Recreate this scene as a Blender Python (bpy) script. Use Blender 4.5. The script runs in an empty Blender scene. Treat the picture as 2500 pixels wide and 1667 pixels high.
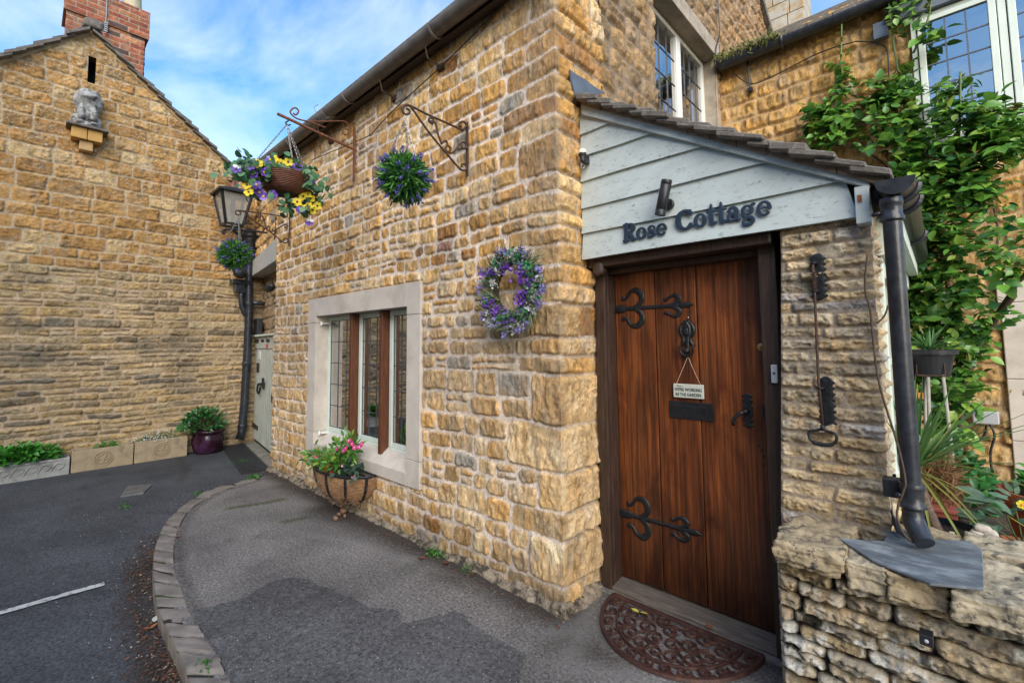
import bpy, math, random
import numpy as np
from mathutils import Vector, Matrix
rad = math.radians
SC = bpy.context.scene
COL = SC.collection
random.seed(7)

# ------------------------------------------------------------------ camera
# axes measured from the vanishing points of the cottage walls; X runs along the front wall, Y into the house, Z up
FPX, PPX, PPY, EYE = 1114.0, 1250.0, 758.0, 1.5
def _axes():
    vA = np.array([60 - PPX, 850 - PPY, FPX]); vC = np.array([2300 - PPX, 830 - PPY, FPX])
    nx = -vA / np.linalg.norm(vA)
    ny = vC - nx * (vC @ nx); ny /= np.linalg.norm(ny)
    return np.array([nx, ny, np.cross(nx, ny)])
RW = _axes()
cam_d = bpy.data.cameras.new('camera'); cam = bpy.data.objects.new('camera', cam_d); COL.objects.link(cam)
cam_d.sensor_width = 36; cam_d.lens = FPX / 2500 * 36
cam_d.shift_y = -(833.5 - PPY) / 2500
cam_d.clip_start = 0.02; cam_d.clip_end = 2000
m = Matrix.Identity(4)
for i in range(3):
    m[i][0] = RW[i][0]; m[i][1] = -RW[i][1]; m[i][2] = -RW[i][2]
m[0][3], m[1][3], m[2][3] = 0, 0, EYE
cam.matrix_world = m
SC.camera = cam
def at(px, py, ax, val):
    """point where the sight line of a photo pixel meets the plane  axis == val (used to take measurements)"""
    d = RW @ np.array([px - PPX, py - PPY, FPX]); o = np.array([0, 0, EYE])
    return o + d * ((val - o[ax]) / d[ax])

# ------------------------------------------------------------------ light
SUN_EL, SUN_AZ = 28.0, 133.0        # azimuth: compass-like, clockwise from +Y
w = bpy.data.worlds.new('World'); SC.world = w; w.use_nodes = True
nt = w.node_tree; nt.nodes.clear()
N = nt.nodes.new
out = N('ShaderNodeOutputWorld'); bg = N('ShaderNodeBackground'); sky = N('ShaderNodeTexSky')
sky.sky_type = 'NISHITA'; sky.sun_disc = False
sky.sun_elevation = rad(SUN_EL); sky.sun_rotation = rad(SUN_AZ)
sky.air_density = 1.2; sky.dust_density = 0.6; sky.ozone_density = 2.5
tc = N('ShaderNodeTexCoord'); mp = N('ShaderNodeMapping'); mp.inputs['Rotation'].default_value = (0.5, 0.35, 0.9)
mp.inputs['Scale'].default_value = (1.6, 4.6, 7.0)
no = N('ShaderNodeTexNoise'); no.inputs['Scale'].default_value = 0.75; no.inputs['Detail'].default_value = 9
no.inputs['Roughness'].default_value = 0.56; no.inputs['Distortion'].default_value = 0.45
rp = N('ShaderNodeValToRGB'); rp.color_ramp.elements[0].position = 0.40; rp.color_ramp.elements[1].position = 0.74
rp.color_ramp.elements[0].color = (0, 0, 0, 1); rp.color_ramp.elements[1].color = (0.66, 0.66, 0.66, 1)
mx = N('ShaderNodeMixRGB'); mx.inputs[2].default_value = (4.6, 5.0, 5.6, 1)
sat = N('ShaderNodeHueSaturation'); sat.inputs['Saturation'].default_value = 1.35; sat.inputs['Value'].default_value = 1.0
L = nt.links.new
L(tc.outputs['Generated'], mp.inputs[0]); L(mp.outputs[0], no.inputs['Vector']); L(no.outputs['Fac'], rp.inputs[0])
L(sky.outputs[0], sat.inputs['Color']); L(sat.outputs[0], mx.inputs[1]); L(rp.outputs[0], mx.inputs[0])
L(mx.outputs[0], bg.inputs[0]); bg.inputs[1].default_value = 0.15; L(bg.outputs[0], out.inputs[0])
sun_d = bpy.data.lights.new('sun', 'SUN'); sun = bpy.data.objects.new('sun', sun_d); COL.objects.link(sun)
sun_d.energy = 2.6; sun_d.angle = rad(58); sun_d.color = (1.0, 0.90, 0.76)
_a = rad(SUN_AZ)
sdir = Vector((math.sin(_a) * math.cos(rad(SUN_EL)), math.cos(_a) * math.cos(rad(SUN_EL)), math.sin(rad(SUN_EL))))
sun.rotation_euler = sdir.to_track_quat('Z', 'Y').to_euler()
sun.location = (3, -4, 9)
SC.view_settings.view_transform = 'Standard'; SC.view_settings.look = 'None'
SC.view_settings.exposure = 0.96; SC.view_settings.gamma = 1
SC.render.engine = 'CYCLES'
SC.cycles.max_bounces = 6; SC.cycles.use_denoising = True
try: SC.cycles.caustics_reflective = False; SC.cycles.caustics_refractive = False
except Exception: pass

# ------------------------------------------------------------------ noise
def _h(ix, iy, seed):
    n = (ix.astype(np.int64) * 374761393 + iy.astype(np.int64) * 668265263 + seed * 1442695041) & 0xffffffff
    n = ((n ^ (n >> 13)) * 1274126177) & 0xffffffff
    n = n ^ (n >> 16)
    return (n & 0xffff) / 32767.5 - 1.0
def vn(x, y, seed=0):
    x = np.asarray(x, float); y = np.asarray(y, float)
    ix = np.floor(x); iy = np.floor(y); fx = x - ix; fy = y - iy
    fx = fx * fx * (3 - 2 * fx); fy = fy * fy * (3 - 2 * fy)
    a = _h(ix, iy, seed); b = _h(ix + 1, iy, seed); c = _h(ix, iy + 1, seed); d = _h(ix + 1, iy + 1, seed)
    return (a * (1 - fx) + b * fx) * (1 - fy) + (c * (1 - fx) + d * fx) * fy
def fbm(x, y, seed=0, octv=4, gain=0.5):
    s = 0; a = 1; t = 0
    for o in range(octv):
        s = s + a * vn(x * 2 ** o + o * 17.3, y * 2 ** o - o * 9.1, seed + o * 101); t += a; a *= gain
    return s / t
def ss(x, a=0.0, b=1.0):
    t = np.clip((x - a) / (b - a), 0, 1); return t * t * (3 - 2 * t)

# ------------------------------------------------------------------ materials
MATS = {}
def newmat(name):
    mt = bpy.data.materials.new(name); mt.use_nodes = True; MATS[name] = mt
    return mt, mt.node_tree, mt.node_tree.nodes['Principled BSDF']
def bump_chain(t, b, specs, coord='Object'):
    prev = None
    for (scale, strength, dist, detail) in specs:
        tcn = t.nodes.new('ShaderNodeTexCoord'); n = t.nodes.new('ShaderNodeTexNoise')
        n.inputs['Scale'].default_value = scale; n.inputs['Detail'].default_value = detail
        bm = t.nodes.new('ShaderNodeBump'); bm.inputs['Strength'].default_value = strength; bm.inputs['Distance'].default_value = dist
        t.links.new(tcn.outputs[coord], n.inputs['Vector']); t.links.new(n.outputs['Fac'], bm.inputs['Height'])
        if prev: t.links.new(prev.outputs[0], bm.inputs['Normal'])
        prev = bm
    if prev: t.links.new(prev.outputs[0], b.inputs['Normal'])
def M(name, col, rough=0.6, metal=0.0, var=0.15, scale=12.0, bump=0.25, bdist=0.003, col2=None, thr=(0.5, 0.68), s2=7.0, stretch=None, spec=0.5):
    mt, t, b = newmat(name)
    b.inputs['Roughness'].default_value = rough; b.inputs['Metallic'].default_value = metal
    b.inputs['Specular IOR Level'].default_value = spec
    tcn = t.nodes.new('ShaderNodeTexCoord'); mpn = t.nodes.new('ShaderNodeMapping')
    if stretch: mpn.inputs['Scale'].default_value = stretch
    t.links.new(tcn.outputs['Object'], mpn.inputs[0])
    n = t.nodes.new('ShaderNodeTexNoise'); n.inputs['Scale'].default_value = scale; n.inputs['Detail'].default_value = 6
    t.links.new(mpn.outputs[0], n.inputs['Vector'])
    r = t.nodes.new('ShaderNodeValToRGB')
    r.color_ramp.elements[0].position = 0.3; r.color_ramp.elements[1].position = 0.7
    r.color_ramp.elements[0].color = tuple(c * (1 - var) for c in col) + (1,)
    r.color_ramp.elements[1].color = tuple(min(1, c * (1 + var)) for c in col) + (1,)
    t.links.new(n.outputs['Fac'], r.inputs[0]); src = r.outputs[0]
    if col2:
        n2 = t.nodes.new('ShaderNodeTexNoise'); n2.inputs['Scale'].default_value = s2; n2.inputs['Detail'].default_value = 8; n2.inputs['Roughness'].default_value = 0.7
        t.links.new(mpn.outputs[0], n2.inputs['Vector'])
        r2 = t.nodes.new('ShaderNodeValToRGB'); r2.color_ramp.elements[0].position = thr[0]; r2.color_ramp.elements[1].position = thr[1]
        t.links.new(n2.outputs['Fac'], r2.inputs[0])
        mm = t.nodes.new('ShaderNodeMixRGB'); mm.inputs[2].default_value = tuple(col2) + (1,)
        t.links.new(r2.outputs[0], mm.inputs[0]); t.links.new(src, mm.inputs[1]); src = mm.outputs[0]
    t.links.new(src, b.inputs['Base Color'])
    if bump: bump_chain(t, b, [(scale * 4, bump, bdist, 6)])
    return mt
def leafmat(name, dark, light, rough=0.4, transl=0.25, tip=None):
    mt, t, b = newmat(name)
    g = t.nodes.new('ShaderNodeNewGeometry'); r = t.nodes.new('ShaderNodeValToRGB')
    r.color_ramp.elements[0].color = tuple(dark) + (1,); r.color_ramp.elements[1].color = tuple(light) + (1,)
    r.color_ramp.elements[1].position = 0.85
    if tip:
        e = r.color_ramp.elements.new(0.97); e.color = tuple(tip) + (1,)
    t.links.new(g.outputs['Random Per Island'], r.inputs[0])
    tcn = t.nodes.new('ShaderNodeTexCoord'); n = t.nodes.new('ShaderNodeTexNoise'); n.inputs['Scale'].default_value = 55
    t.links.new(tcn.outputs['Object'], n.inputs['Vector'])
    hs = t.nodes.new('ShaderNodeHueSaturation'); mr = t.nodes.new('ShaderNodeMapRange')
    mr.inputs['To Min'].default_value = 0.7; mr.inputs['To Max'].default_value = 1.3
    t.links.new(n.outputs['Fac'], mr.inputs[0]); t.links.new(mr.outputs[0], hs.inputs['Value']); t.links.new(r.outputs[0], hs.inputs['Color'])
    t.links.new(hs.outputs[0], b.inputs['Base Color']); b.inputs['Roughness'].default_value = rough
    tr = t.nodes.new('ShaderNodeBsdfTranslucent'); t.links.new(hs.outputs[0], tr.inputs[0])
    ms = t.nodes.new('ShaderNodeMixShader'); ms.inputs[0].default_value = transl
    o = t.nodes['Material Output']
    t.links.new(b.outputs[0], ms.inputs[1]); t.links.new(tr.outputs[0], ms.inputs[2]); t.links.new(ms.outputs[0], o.inputs[0])
    return mt
def stonemat(name, stri=(1, 1, 1), fine=0.35, bstr=0.6):
    mt, t, b = newmat(name)
    a = t.nodes.new('ShaderNodeAttribute'); a.attribute_name = 'Col'
    tcn = t.nodes.new('ShaderNodeTexCoord'); mpn = t.nodes.new('ShaderNodeMapping'); mpn.inputs['Scale'].default_value = stri
    t.links.new(tcn.outputs['Object'], mpn.inputs[0])
    def noise(s, d, rgh=0.6):
        n = t.nodes.new('ShaderNodeTexNoise'); n.inputs['Scale'].default_value = s; n.inputs['Detail'].default_value = d; n.inputs['Roughness'].default_value = rgh
        t.links.new(mpn.outputs[0], n.inputs['Vector']); return n
    n1 = noise(38, 7, 0.72); n2 = noise(160, 3)
    ml = t.nodes.new('ShaderNodeMath'); ml.operation = 'ADD'
    t.links.new(n1.outputs['Fac'], ml.inputs[0]); t.links.new(n2.outputs['Fac'], ml.inputs[1])
    mr = t.nodes.new('ShaderNodeMapRange'); mr.inputs['From Min'].default_value = 0.7; mr.inputs['From Max'].default_value = 1.3
    mr.inputs['To Min'].default_value = 1 - fine; mr.inputs['To Max'].default_value = 1 + fine
    t.links.new(ml.outputs[0], mr.inputs[0])
    hs = t.nodes.new('ShaderNodeHueSaturation'); t.links.new(a.outputs['Color'], hs.inputs['Color']); t.links.new(mr.outputs[0], hs.inputs['Value'])
    n3 = noise(62, 6, .78); r3 = t.nodes.new('ShaderNodeValToRGB'); cr = r3.color_ramp
    cr.elements[0].position = .36; cr.elements[0].color = (1.32, 1.28, 1.22, 1); cr.elements[1].position = .66; cr.elements[1].color = (.40, .36, .33, 1)
    e_ = cr.elements.new(.44); e_.color = (1, 1, 1, 1); e_ = cr.elements.new(.56); e_.color = (1, 1, 1, 1)
    t.links.new(n3.outputs['Fac'], r3.inputs[0]); mp3 = t.nodes.new('ShaderNodeMixRGB'); mp3.blend_type = 'MULTIPLY'; mp3.inputs[0].default_value = 1
    t.links.new(hs.outputs[0], mp3.inputs[1]); t.links.new(r3.outputs[0], mp3.inputs[2])
    t.links.new(mp3.outputs[0], b.inputs['Base Color']); b.inputs['Roughness'].default_value = 0.92; b.inputs['Specular IOR Level'].default_value = 0.25
    bm0 = t.nodes.new('ShaderNodeBump'); bm0.inputs['Strength'].default_value = bstr; bm0.inputs['Distance'].default_value = -0.006; t.links.new(n3.outputs['Fac'], bm0.inputs['Height'])
    bm = t.nodes.new('ShaderNodeBump'); bm.inputs['Strength'].default_value = bstr; bm.inputs['Distance'].default_value = 0.008
    t.links.new(n1.outputs['Fac'], bm.inputs['Height']); t.links.new(bm0.outputs[0], bm.inputs['Normal'])
    bm2 = t.nodes.new('ShaderNodeBump'); bm2.inputs['Strength'].default_value = bstr * 0.6; bm2.inputs['Distance'].default_value = 0.003
    t.links.new(n2.outputs['Fac'], bm2.inputs['Height']); t.links.new(bm.outputs[0], bm2.inputs['Normal']); t.links.new(bm2.outputs[0], b.inputs['Normal'])
    return mt
def glassmat(name, tint=(0.8, 0.87, 0.9), refl=0.55):
    mt, t, b = newmat(name); t.nodes.remove(b)
    tr = t.nodes.new('ShaderNodeBsdfTransparent'); tr.inputs[0].default_value = tint + (1,)
    gl = t.nodes.new('ShaderNodeBsdfGlossy'); gl.inputs['Roughness'].default_value = 0.015
    tcn = t.nodes.new('ShaderNodeTexCoord'); n = t.nodes.new('ShaderNodeTexNoise'); n.inputs['Scale'].default_value = 5
    bm = t.nodes.new('ShaderNodeBump'); bm.inputs['Strength'].default_value = 0.08; bm.inputs['Distance'].default_value = 0.02
    t.links.new(tcn.outputs['Object'], n.inputs['Vector']); t.links.new(n.outputs['Fac'], bm.inputs['Height']); t.links.new(bm.outputs[0], gl.inputs['Normal'])
    fr = t.nodes.new('ShaderNodeFresnel'); fr.inputs[0].default_value = 1.5
    ad = t.nodes.new('ShaderNodeMath'); ad.operation = 'ADD'; ad.use_clamp = True; ad.inputs[1].default_value = refl
    t.links.new(fr.outputs[0], ad.inputs[0])
    ms = t.nodes.new('ShaderNodeMixShader'); t.links.new(ad.outputs[0], ms.inputs[0]); t.links.new(tr.outputs[0], ms.inputs[1]); t.links.new(gl.outputs[0], ms.inputs[2])
    t.links.new(ms.outputs[0], t.nodes['Material Output'].inputs[0])
    return mt

# ------------------------------------------------------------------ object helpers
ORG = {}
def tag(o, label=None, cat=None, group=None, kind=None):
    if label: o['label'] = label
    if cat: o['category'] = cat
    if group: o['group'] = group
    if kind: o['kind'] = kind
    return o
def thing(name, label, cat, loc=(0, 0, 0), group=None):
    o = bpy.data.objects.new(name, None); COL.objects.link(o); o.location = loc; o.empty_display_size = 0.1
    ORG[o.name] = np.array(loc, float)
    return tag(o, label, cat, group)
def link(name, me, mt, parent=None):
    o = bpy.data.objects.new(name, me); COL.objects.link(o)
    if isinstance(mt, (list, tuple)):
        for k in mt: me.materials.append(k)
    elif mt: me.materials.append(mt)
    if parent is not None:
        o.parent = parent; ORG[o.name] = np.zeros(3) + ORG[parent.name]
    else: ORG[o.name] = np.zeros(3)
    return o
def npmesh(name, V, Q, mt, parent=None, smooth=True, colors=None):
    """all-quad or all-tri mesh from numpy arrays (world coordinates)"""
    V = np.asarray(V, float); Q = np.asarray(Q, np.int32)
    if parent is not None: V = V - ORG[parent.name]
    me = bpy.data.meshes.new(name); k = Q.shape[1]
    me.vertices.add(len(V)); me.vertices.foreach_set('co', V.astype(np.float32).ravel())
    me.loops.add(Q.size); me.loops.foreach_set('vertex_index', Q.ravel())
    me.polygons.add(len(Q)); me.polygons.foreach_set('loop_start', np.arange(0, Q.size, k, dtype=np.int32))
    me.polygons.foreach_set('loop_total', np.full(len(Q), k, np.int32))
    me.update(calc_edges=True)
    me.polygons.foreach_set('use_smooth', np.full(len(Q), smooth, bool))
    if colors is not None:
        at_ = me.color_attributes.new('Col', 'FLOAT_COLOR', 'POINT')
        c4 = np.ones((len(V), 4), np.float32); c4[:, :3] = colors; at_.data.foreach_set('color', c4.ravel())
    return link(name, me, mt, parent)
class MB:
    def __init__(s): s.v = []; s.f = []; s.mi = []; s.cur = 0
    def add(s, vs, fs):
        b = len(s.v); s.v += [tuple(float(c) for c in p) for p in vs]; s.f += [tuple(b + i for i in f) for f in fs]; s.mi += [s.cur] * len(fs); return s
    def hexa(s, p):
        return s.add(p, [(0, 3, 2, 1), (4, 5, 6, 7), (0, 1, 5, 4), (1, 2, 6, 5), (2, 3, 7, 6), (3, 0, 4, 7)])
    def box(s, a, b):
        x0, y0, z0 = [min(a[i], b[i]) for i in range(3)]; x1, y1, z1 = [max(a[i], b[i]) for i in range(3)]
        return s.hexa([(x0, y0, z0), (x1, y0, z0), (x1, y1, z0), (x0, y1, z0), (x0, y0, z1), (x1, y0, z1), (x1, y1, z1), (x0, y1, z1)])
    def bar(s, p, q, wd, ht, up=(0, 0, 1)):
        p = Vector(p); q = Vector(q); d = (q - p).normalized(); u = Vector(up); sd = d.cross(u)
        if sd.length < 1e-4: sd = d.cross(Vector((1, 0, 0)))
        sd.normalize(); u = sd.cross(d).normalized()
        a = sd * wd / 2; b = u * ht / 2
        return s.hexa([p - a - b, p + a - b, q + a - b, q - a - b, p - a + b, p + a + b, q + a + b, q - a + b])
    def tube(s, pts, r, n=8, closed=False, caps=True):
        pts = [Vector(p) for p in pts]; k = len(pts); rr = r if isinstance(r, (list, tuple, np.ndarray)) else [r] * k
        base = len(s.v); up = None
        for i, p in enumerate(pts):
            if closed: d = pts[(i + 1) % k] - pts[i - 1]
            else: d = pts[min(i + 1, k - 1)] - pts[max(i - 1, 0)]
            d.normalize()
            if up is None:
                up = Vector((0, 0, 1)) if abs(d.z) < 0.9 else Vector((1, 0, 0))
            sd = d.cross(up)
            if sd.length < 1e-5: sd = d.cross(Vector((1, 0.3, 0)))
            sd.normalize(); up = sd.cross(d).normalized()
            for j in range(n):
                a = 2 * math.pi * j / n; q = p + (sd * math.cos(a) + up * math.sin(a)) * rr[i]; s.v.append(tuple(q))
        m_ = k if closed else k - 1
        for i in range(m_):
            for j in range(n):
                a = base + i * n + j; b = base + i * n + (j + 1) % n; c = base + ((i + 1) % k) * n + (j + 1) % n; d = base + ((i + 1) % k) * n + j
                s.f.append((a, b, c, d)); s.mi.append(s.cur)
        if caps and not closed:
            s.f.append(tuple(base + j for j in range(n))[::-1]); s.mi.append(s.cur)
            s.f.append(tuple(base + (k - 1) * n + j for j in range(n))); s.mi.append(s.cur)
        return s
    def lathe(s, prof, c, n=24, sx=1, sy=1, axis=None, a0=0, a1=2 * math.pi):
        """prof: (r, z) list around +Z (or given axis) at c"""
        M3 = Matrix.Identity(3)
        if axis is not None: M3 = Vector(axis).normalized().to_track_quat('Z', 'Y').to_matrix()
        full = abs(a1 - a0 - 2 * math.pi) < 1e-6; cnt = n if full else n + 1; base = len(s.v)
        for (r, z) in prof:
            for j in range(cnt):
                a = a0 + (a1 - a0) * j / n; q = M3 @ Vector((r * math.cos(a) * sx, r * math.sin(a) * sy, z)); s.v.append((q.x + c[0], q.y + c[1], q.z + c[2]))
        for i in range(len(prof) - 1):
            for j in range(n):
                jn = (j + 1) % cnt
                s.f.append((base + i * cnt + j, base + i * cnt + jn, base + (i + 1) * cnt + jn, base + (i + 1) * cnt + j)); s.mi.append(s.cur)
        return s
    def build(s, name, mt, parent=None, smooth=False, bevel=0, seg=2):
        o = ORG[parent.name] if parent is not None else np.zeros(3)
        me = bpy.data.meshes.new(name); me.from_pydata([(a - o[0], b - o[1], c - o[2]) for a, b, c in s.v], [], s.f); me.validate(); me.update()
        if isinstance(mt, (list, tuple)) and len(me.polygons) == len(s.mi): me.polygons.foreach_set('material_index', s.mi)
        ob = link(name, me, mt, parent)
        if smooth: me.polygons.foreach_set('use_smooth', [True] * len(me.polygons))
        if bevel:
            md = ob.modifiers.new('bevel', 'BEVEL'); md.width = bevel; md.segments = seg; md.limit_method = 'ANGLE'; md.angle_limit = rad(40)
        return ob
def spline(pts, per=6, closed=False):
    P = [np.array(p, float) for p in pts]; out = []; k = len(P)
    rng = range(k if closed else k - 1)
    for i in rng:
        if closed: p0, p1, p2, p3 = P[i - 1], P[i], P[(i + 1) % k], P[(i + 2) % k]
        else: p0, p1, p2, p3 = P[max(i - 1, 0)], P[i], P[i + 1], P[min(i + 2, k - 1)]
        for j in range(per):
            t = j / per
            out.append(0.5 * (2 * p1 + (p2 - p0) * t + (2 * p0 - 5 * p1 + 4 * p2 - p3) * t * t + (3 * p1 - p0 - 3 * p2 + p3) * t ** 3))
    if not closed: out.append(P[-1])
    return out

# -------- leaves: many small curved leaf blades in one mesh
def leaves(name, P, D, Nn, Ln, Wd, mt, parent=None, droop=0.25, fold=0.2, shape='ovate', smooth=True):
    P = np.asarray(P, float); D = np.asarray(D, float); Nn = np.asarray(Nn, float); n = len(P)
    D = D / np.linalg.norm(D, axis=1, keepdims=True)
    Nn = Nn - D * (Nn * D).sum(1, keepdims=True); Nn = Nn / (np.linalg.norm(Nn, axis=1, keepdims=True) + 1e-9)
    S = np.cross(D, Nn); Ln = np.broadcast_to(Ln, n)[:, None]; Wd = np.broadcast_to(Wd, n)[:, None]
    prof = dict(ovate=[(0, .04), (.22, .8), (.5, 1.0), (.78, .6), (1, .03)], blade=[(0, .6), (.3, 1.0), (.6, .85), (.85, .45), (1, .03)],
                round=[(0, .25), (.2, .9), (.5, 1.05), (.8, .8), (1, .2)])[shape]
    rows = []
    for t, wdt in prof:
        c = P + D * Ln * t - Nn * Ln * droop * t * t
        rows.append(c + S * Wd * wdt * .5 + Nn * Wd * wdt * fold); rows.append(c); rows.append(c - S * Wd * wdt * .5 + Nn * Wd * wdt * fold)
    V = np.stack(rows, 1).reshape(-1, 3); k = len(rows)
    q = []
    for i in range(len(prof) - 1):
        a = i * 3; q += [(a, a + 1, a + 4, a + 3), (a + 1, a + 2, a + 5, a + 4)]
    Q = (np.array(q)[None] + (np.arange(n) * k)[:, None, None]).reshape(-1, 4)
    return npmesh(name, V, Q, mt, parent, smooth)
def rdirs(n, rng):
    v = rng.normal(size=(n, 3)); return v / np.linalg.norm(v, axis=1, keepdims=True)

# -------- reliefs from thick strokes (ironwork, letters)
def sd_strokes(X, Y, strokes):
    d = np.full(X.shape, 9.0)
    for pts in strokes:
        for a, b in zip(pts[:-1], pts[1:]):
            ax, ay, ar = a; bx, by, br = b; vx, vy = bx - ax, by - ay; l2 = vx * vx + vy * vy + 1e-12
            t = np.clip(((X - ax) * vx + (Y - ay) * vy) / l2, 0, 1)
            d = np.minimum(d, np.hypot(X - ax - t * vx, Y - ay - t * vy) - (ar + (br - ar) * t))
    return d
def ell(cx, cy, rx, ry, r_side, r_top, a0=0, a1=360, n=20):
    return [(cx + rx * math.cos(rad(a0 + (a1 - a0) * i / n)), cy + ry * math.sin(rad(a0 + (a1 - a0) * i / n)),
             r_top + (r_side - r_top) * abs(math.cos(rad(a0 + (a1 - a0) * i / n))) ** 1.5) for i in range(n + 1)]
def relief(name, strokes, res, thick, edge, O, U, Vv, Nn, mt, parent, rnd=0.0, noise=0.0):
    xs = [p[0] for s in strokes for p in s]; ys = [p[1] for s in strokes for p in s]; mr = max(p[2] for s in strokes for p in s) + 2 * res
    gx = np.arange(min(xs) - mr, max(xs) + mr, res); gy = np.arange(min(ys) - mr, max(ys) + mr, res)
    X, Y = np.meshgrid(gx, gy, indexing='ij'); d = sd_strokes(X, Y, strokes)
    e = res * .5; gxd = (sd_strokes(X + e, Y, strokes) - d) / e; gyd = (sd_strokes(X, Y + e, strokes) - d) / e
    out_ = d > 0; X = np.where(out_, X - gxd * d, X); Y = np.where(out_, Y - gyd * d, Y)
    hh = thick + rnd * np.sqrt(np.clip(-d / edge, 0, 1)) + noise * fbm(X / edge, Y / edge, 5, 3) * ss(-d, 0, edge)
    ins = ~out_; nx_, ny_ = X.shape
    cell = ins[:-1, :-1] | ins[1:, :-1] | ins[:-1, 1:] | ins[1:, 1:]
    near = np.abs(d) < 2.2 * res; cell &= (ins | near)[:-1, :-1] & (ins | near)[1:, :-1] & (ins | near)[:-1, 1:] & (ins | near)[1:, 1:]
    idx = -np.ones(X.shape, int); use = np.zeros(X.shape, bool)
    for a, b in ((0, 0), (1, 0), (0, 1), (1, 1)): use[a:nx_ - 1 + a, b:ny_ - 1 + b] |= cell
    idx[use] = np.arange(use.sum()); k = use.sum()
    O = np.array(O, float); U = np.array(U, float); Vv = np.array(Vv, float); Nn = np.array(Nn, float)
    top = O + X[use][:, None] * U + Y[use][:, None] * Vv + hh[use][:, None] * Nn; bot = O + X[use][:, None] * U + Y[use][:, None] * Vv
    ci, cj = np.nonzero(cell)
    q = np.stack([idx[ci, cj], idx[ci + 1, cj], idx[ci + 1, cj + 1], idx[ci, cj + 1]], 1)
    E = np.concatenate([q[:, [0, 1]], q[:, [1, 2]], q[:, [2, 3]], q[:, [3, 0]]]); key = np.sort(E, 1)
    u_, inv, cnt = np.unique(key, axis=0, return_inverse=True, return_counts=True); be = E[cnt[inv.ravel()] == 1]
    # the side walls get vertices of their own so the edge stays crisp
    side = np.stack([be[:, 1], be[:, 0], be[:, 0] + k, be[:, 1] + k], 1) + k
    V = np.concatenate([top, top, bot]); Q = np.concatenate([q, side])
    return npmesh(name, V, Q, mt, parent, True)
def text(name, body, size, O, U, Vv, mt, parent, extrude=0.0015, offset=0.0, align='CENTER', sx=1.0):
    cu = bpy.data.curves.new(name, 'FONT'); cu.body = body; cu.size = size; cu.extrude = extrude; cu.offset = offset; cu.align_x = align
    o = bpy.data.objects.new(name, cu); COL.objects.link(o)
    bpy.context.view_layer.update()
    me = bpy.data.meshes.new_from_object(o.evaluated_get(bpy.context.evaluated_depsgraph_get())); bpy.data.objects.remove(o)
    U = Vector(U).normalized(); Vv = Vector(Vv).normalized(); Nn = U.cross(Vv); O = Vector(O)
    og = Vector(ORG[parent.name]) if parent is not None else Vector((0, 0, 0))
    for v in me.vertices:
        c = v.co.copy(); v.co = O + U * c.x * sx + Vv * c.y + Nn * c.z - og
    me.name = name; me.materials.clear()
    return link(name, me, mt, parent)

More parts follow.
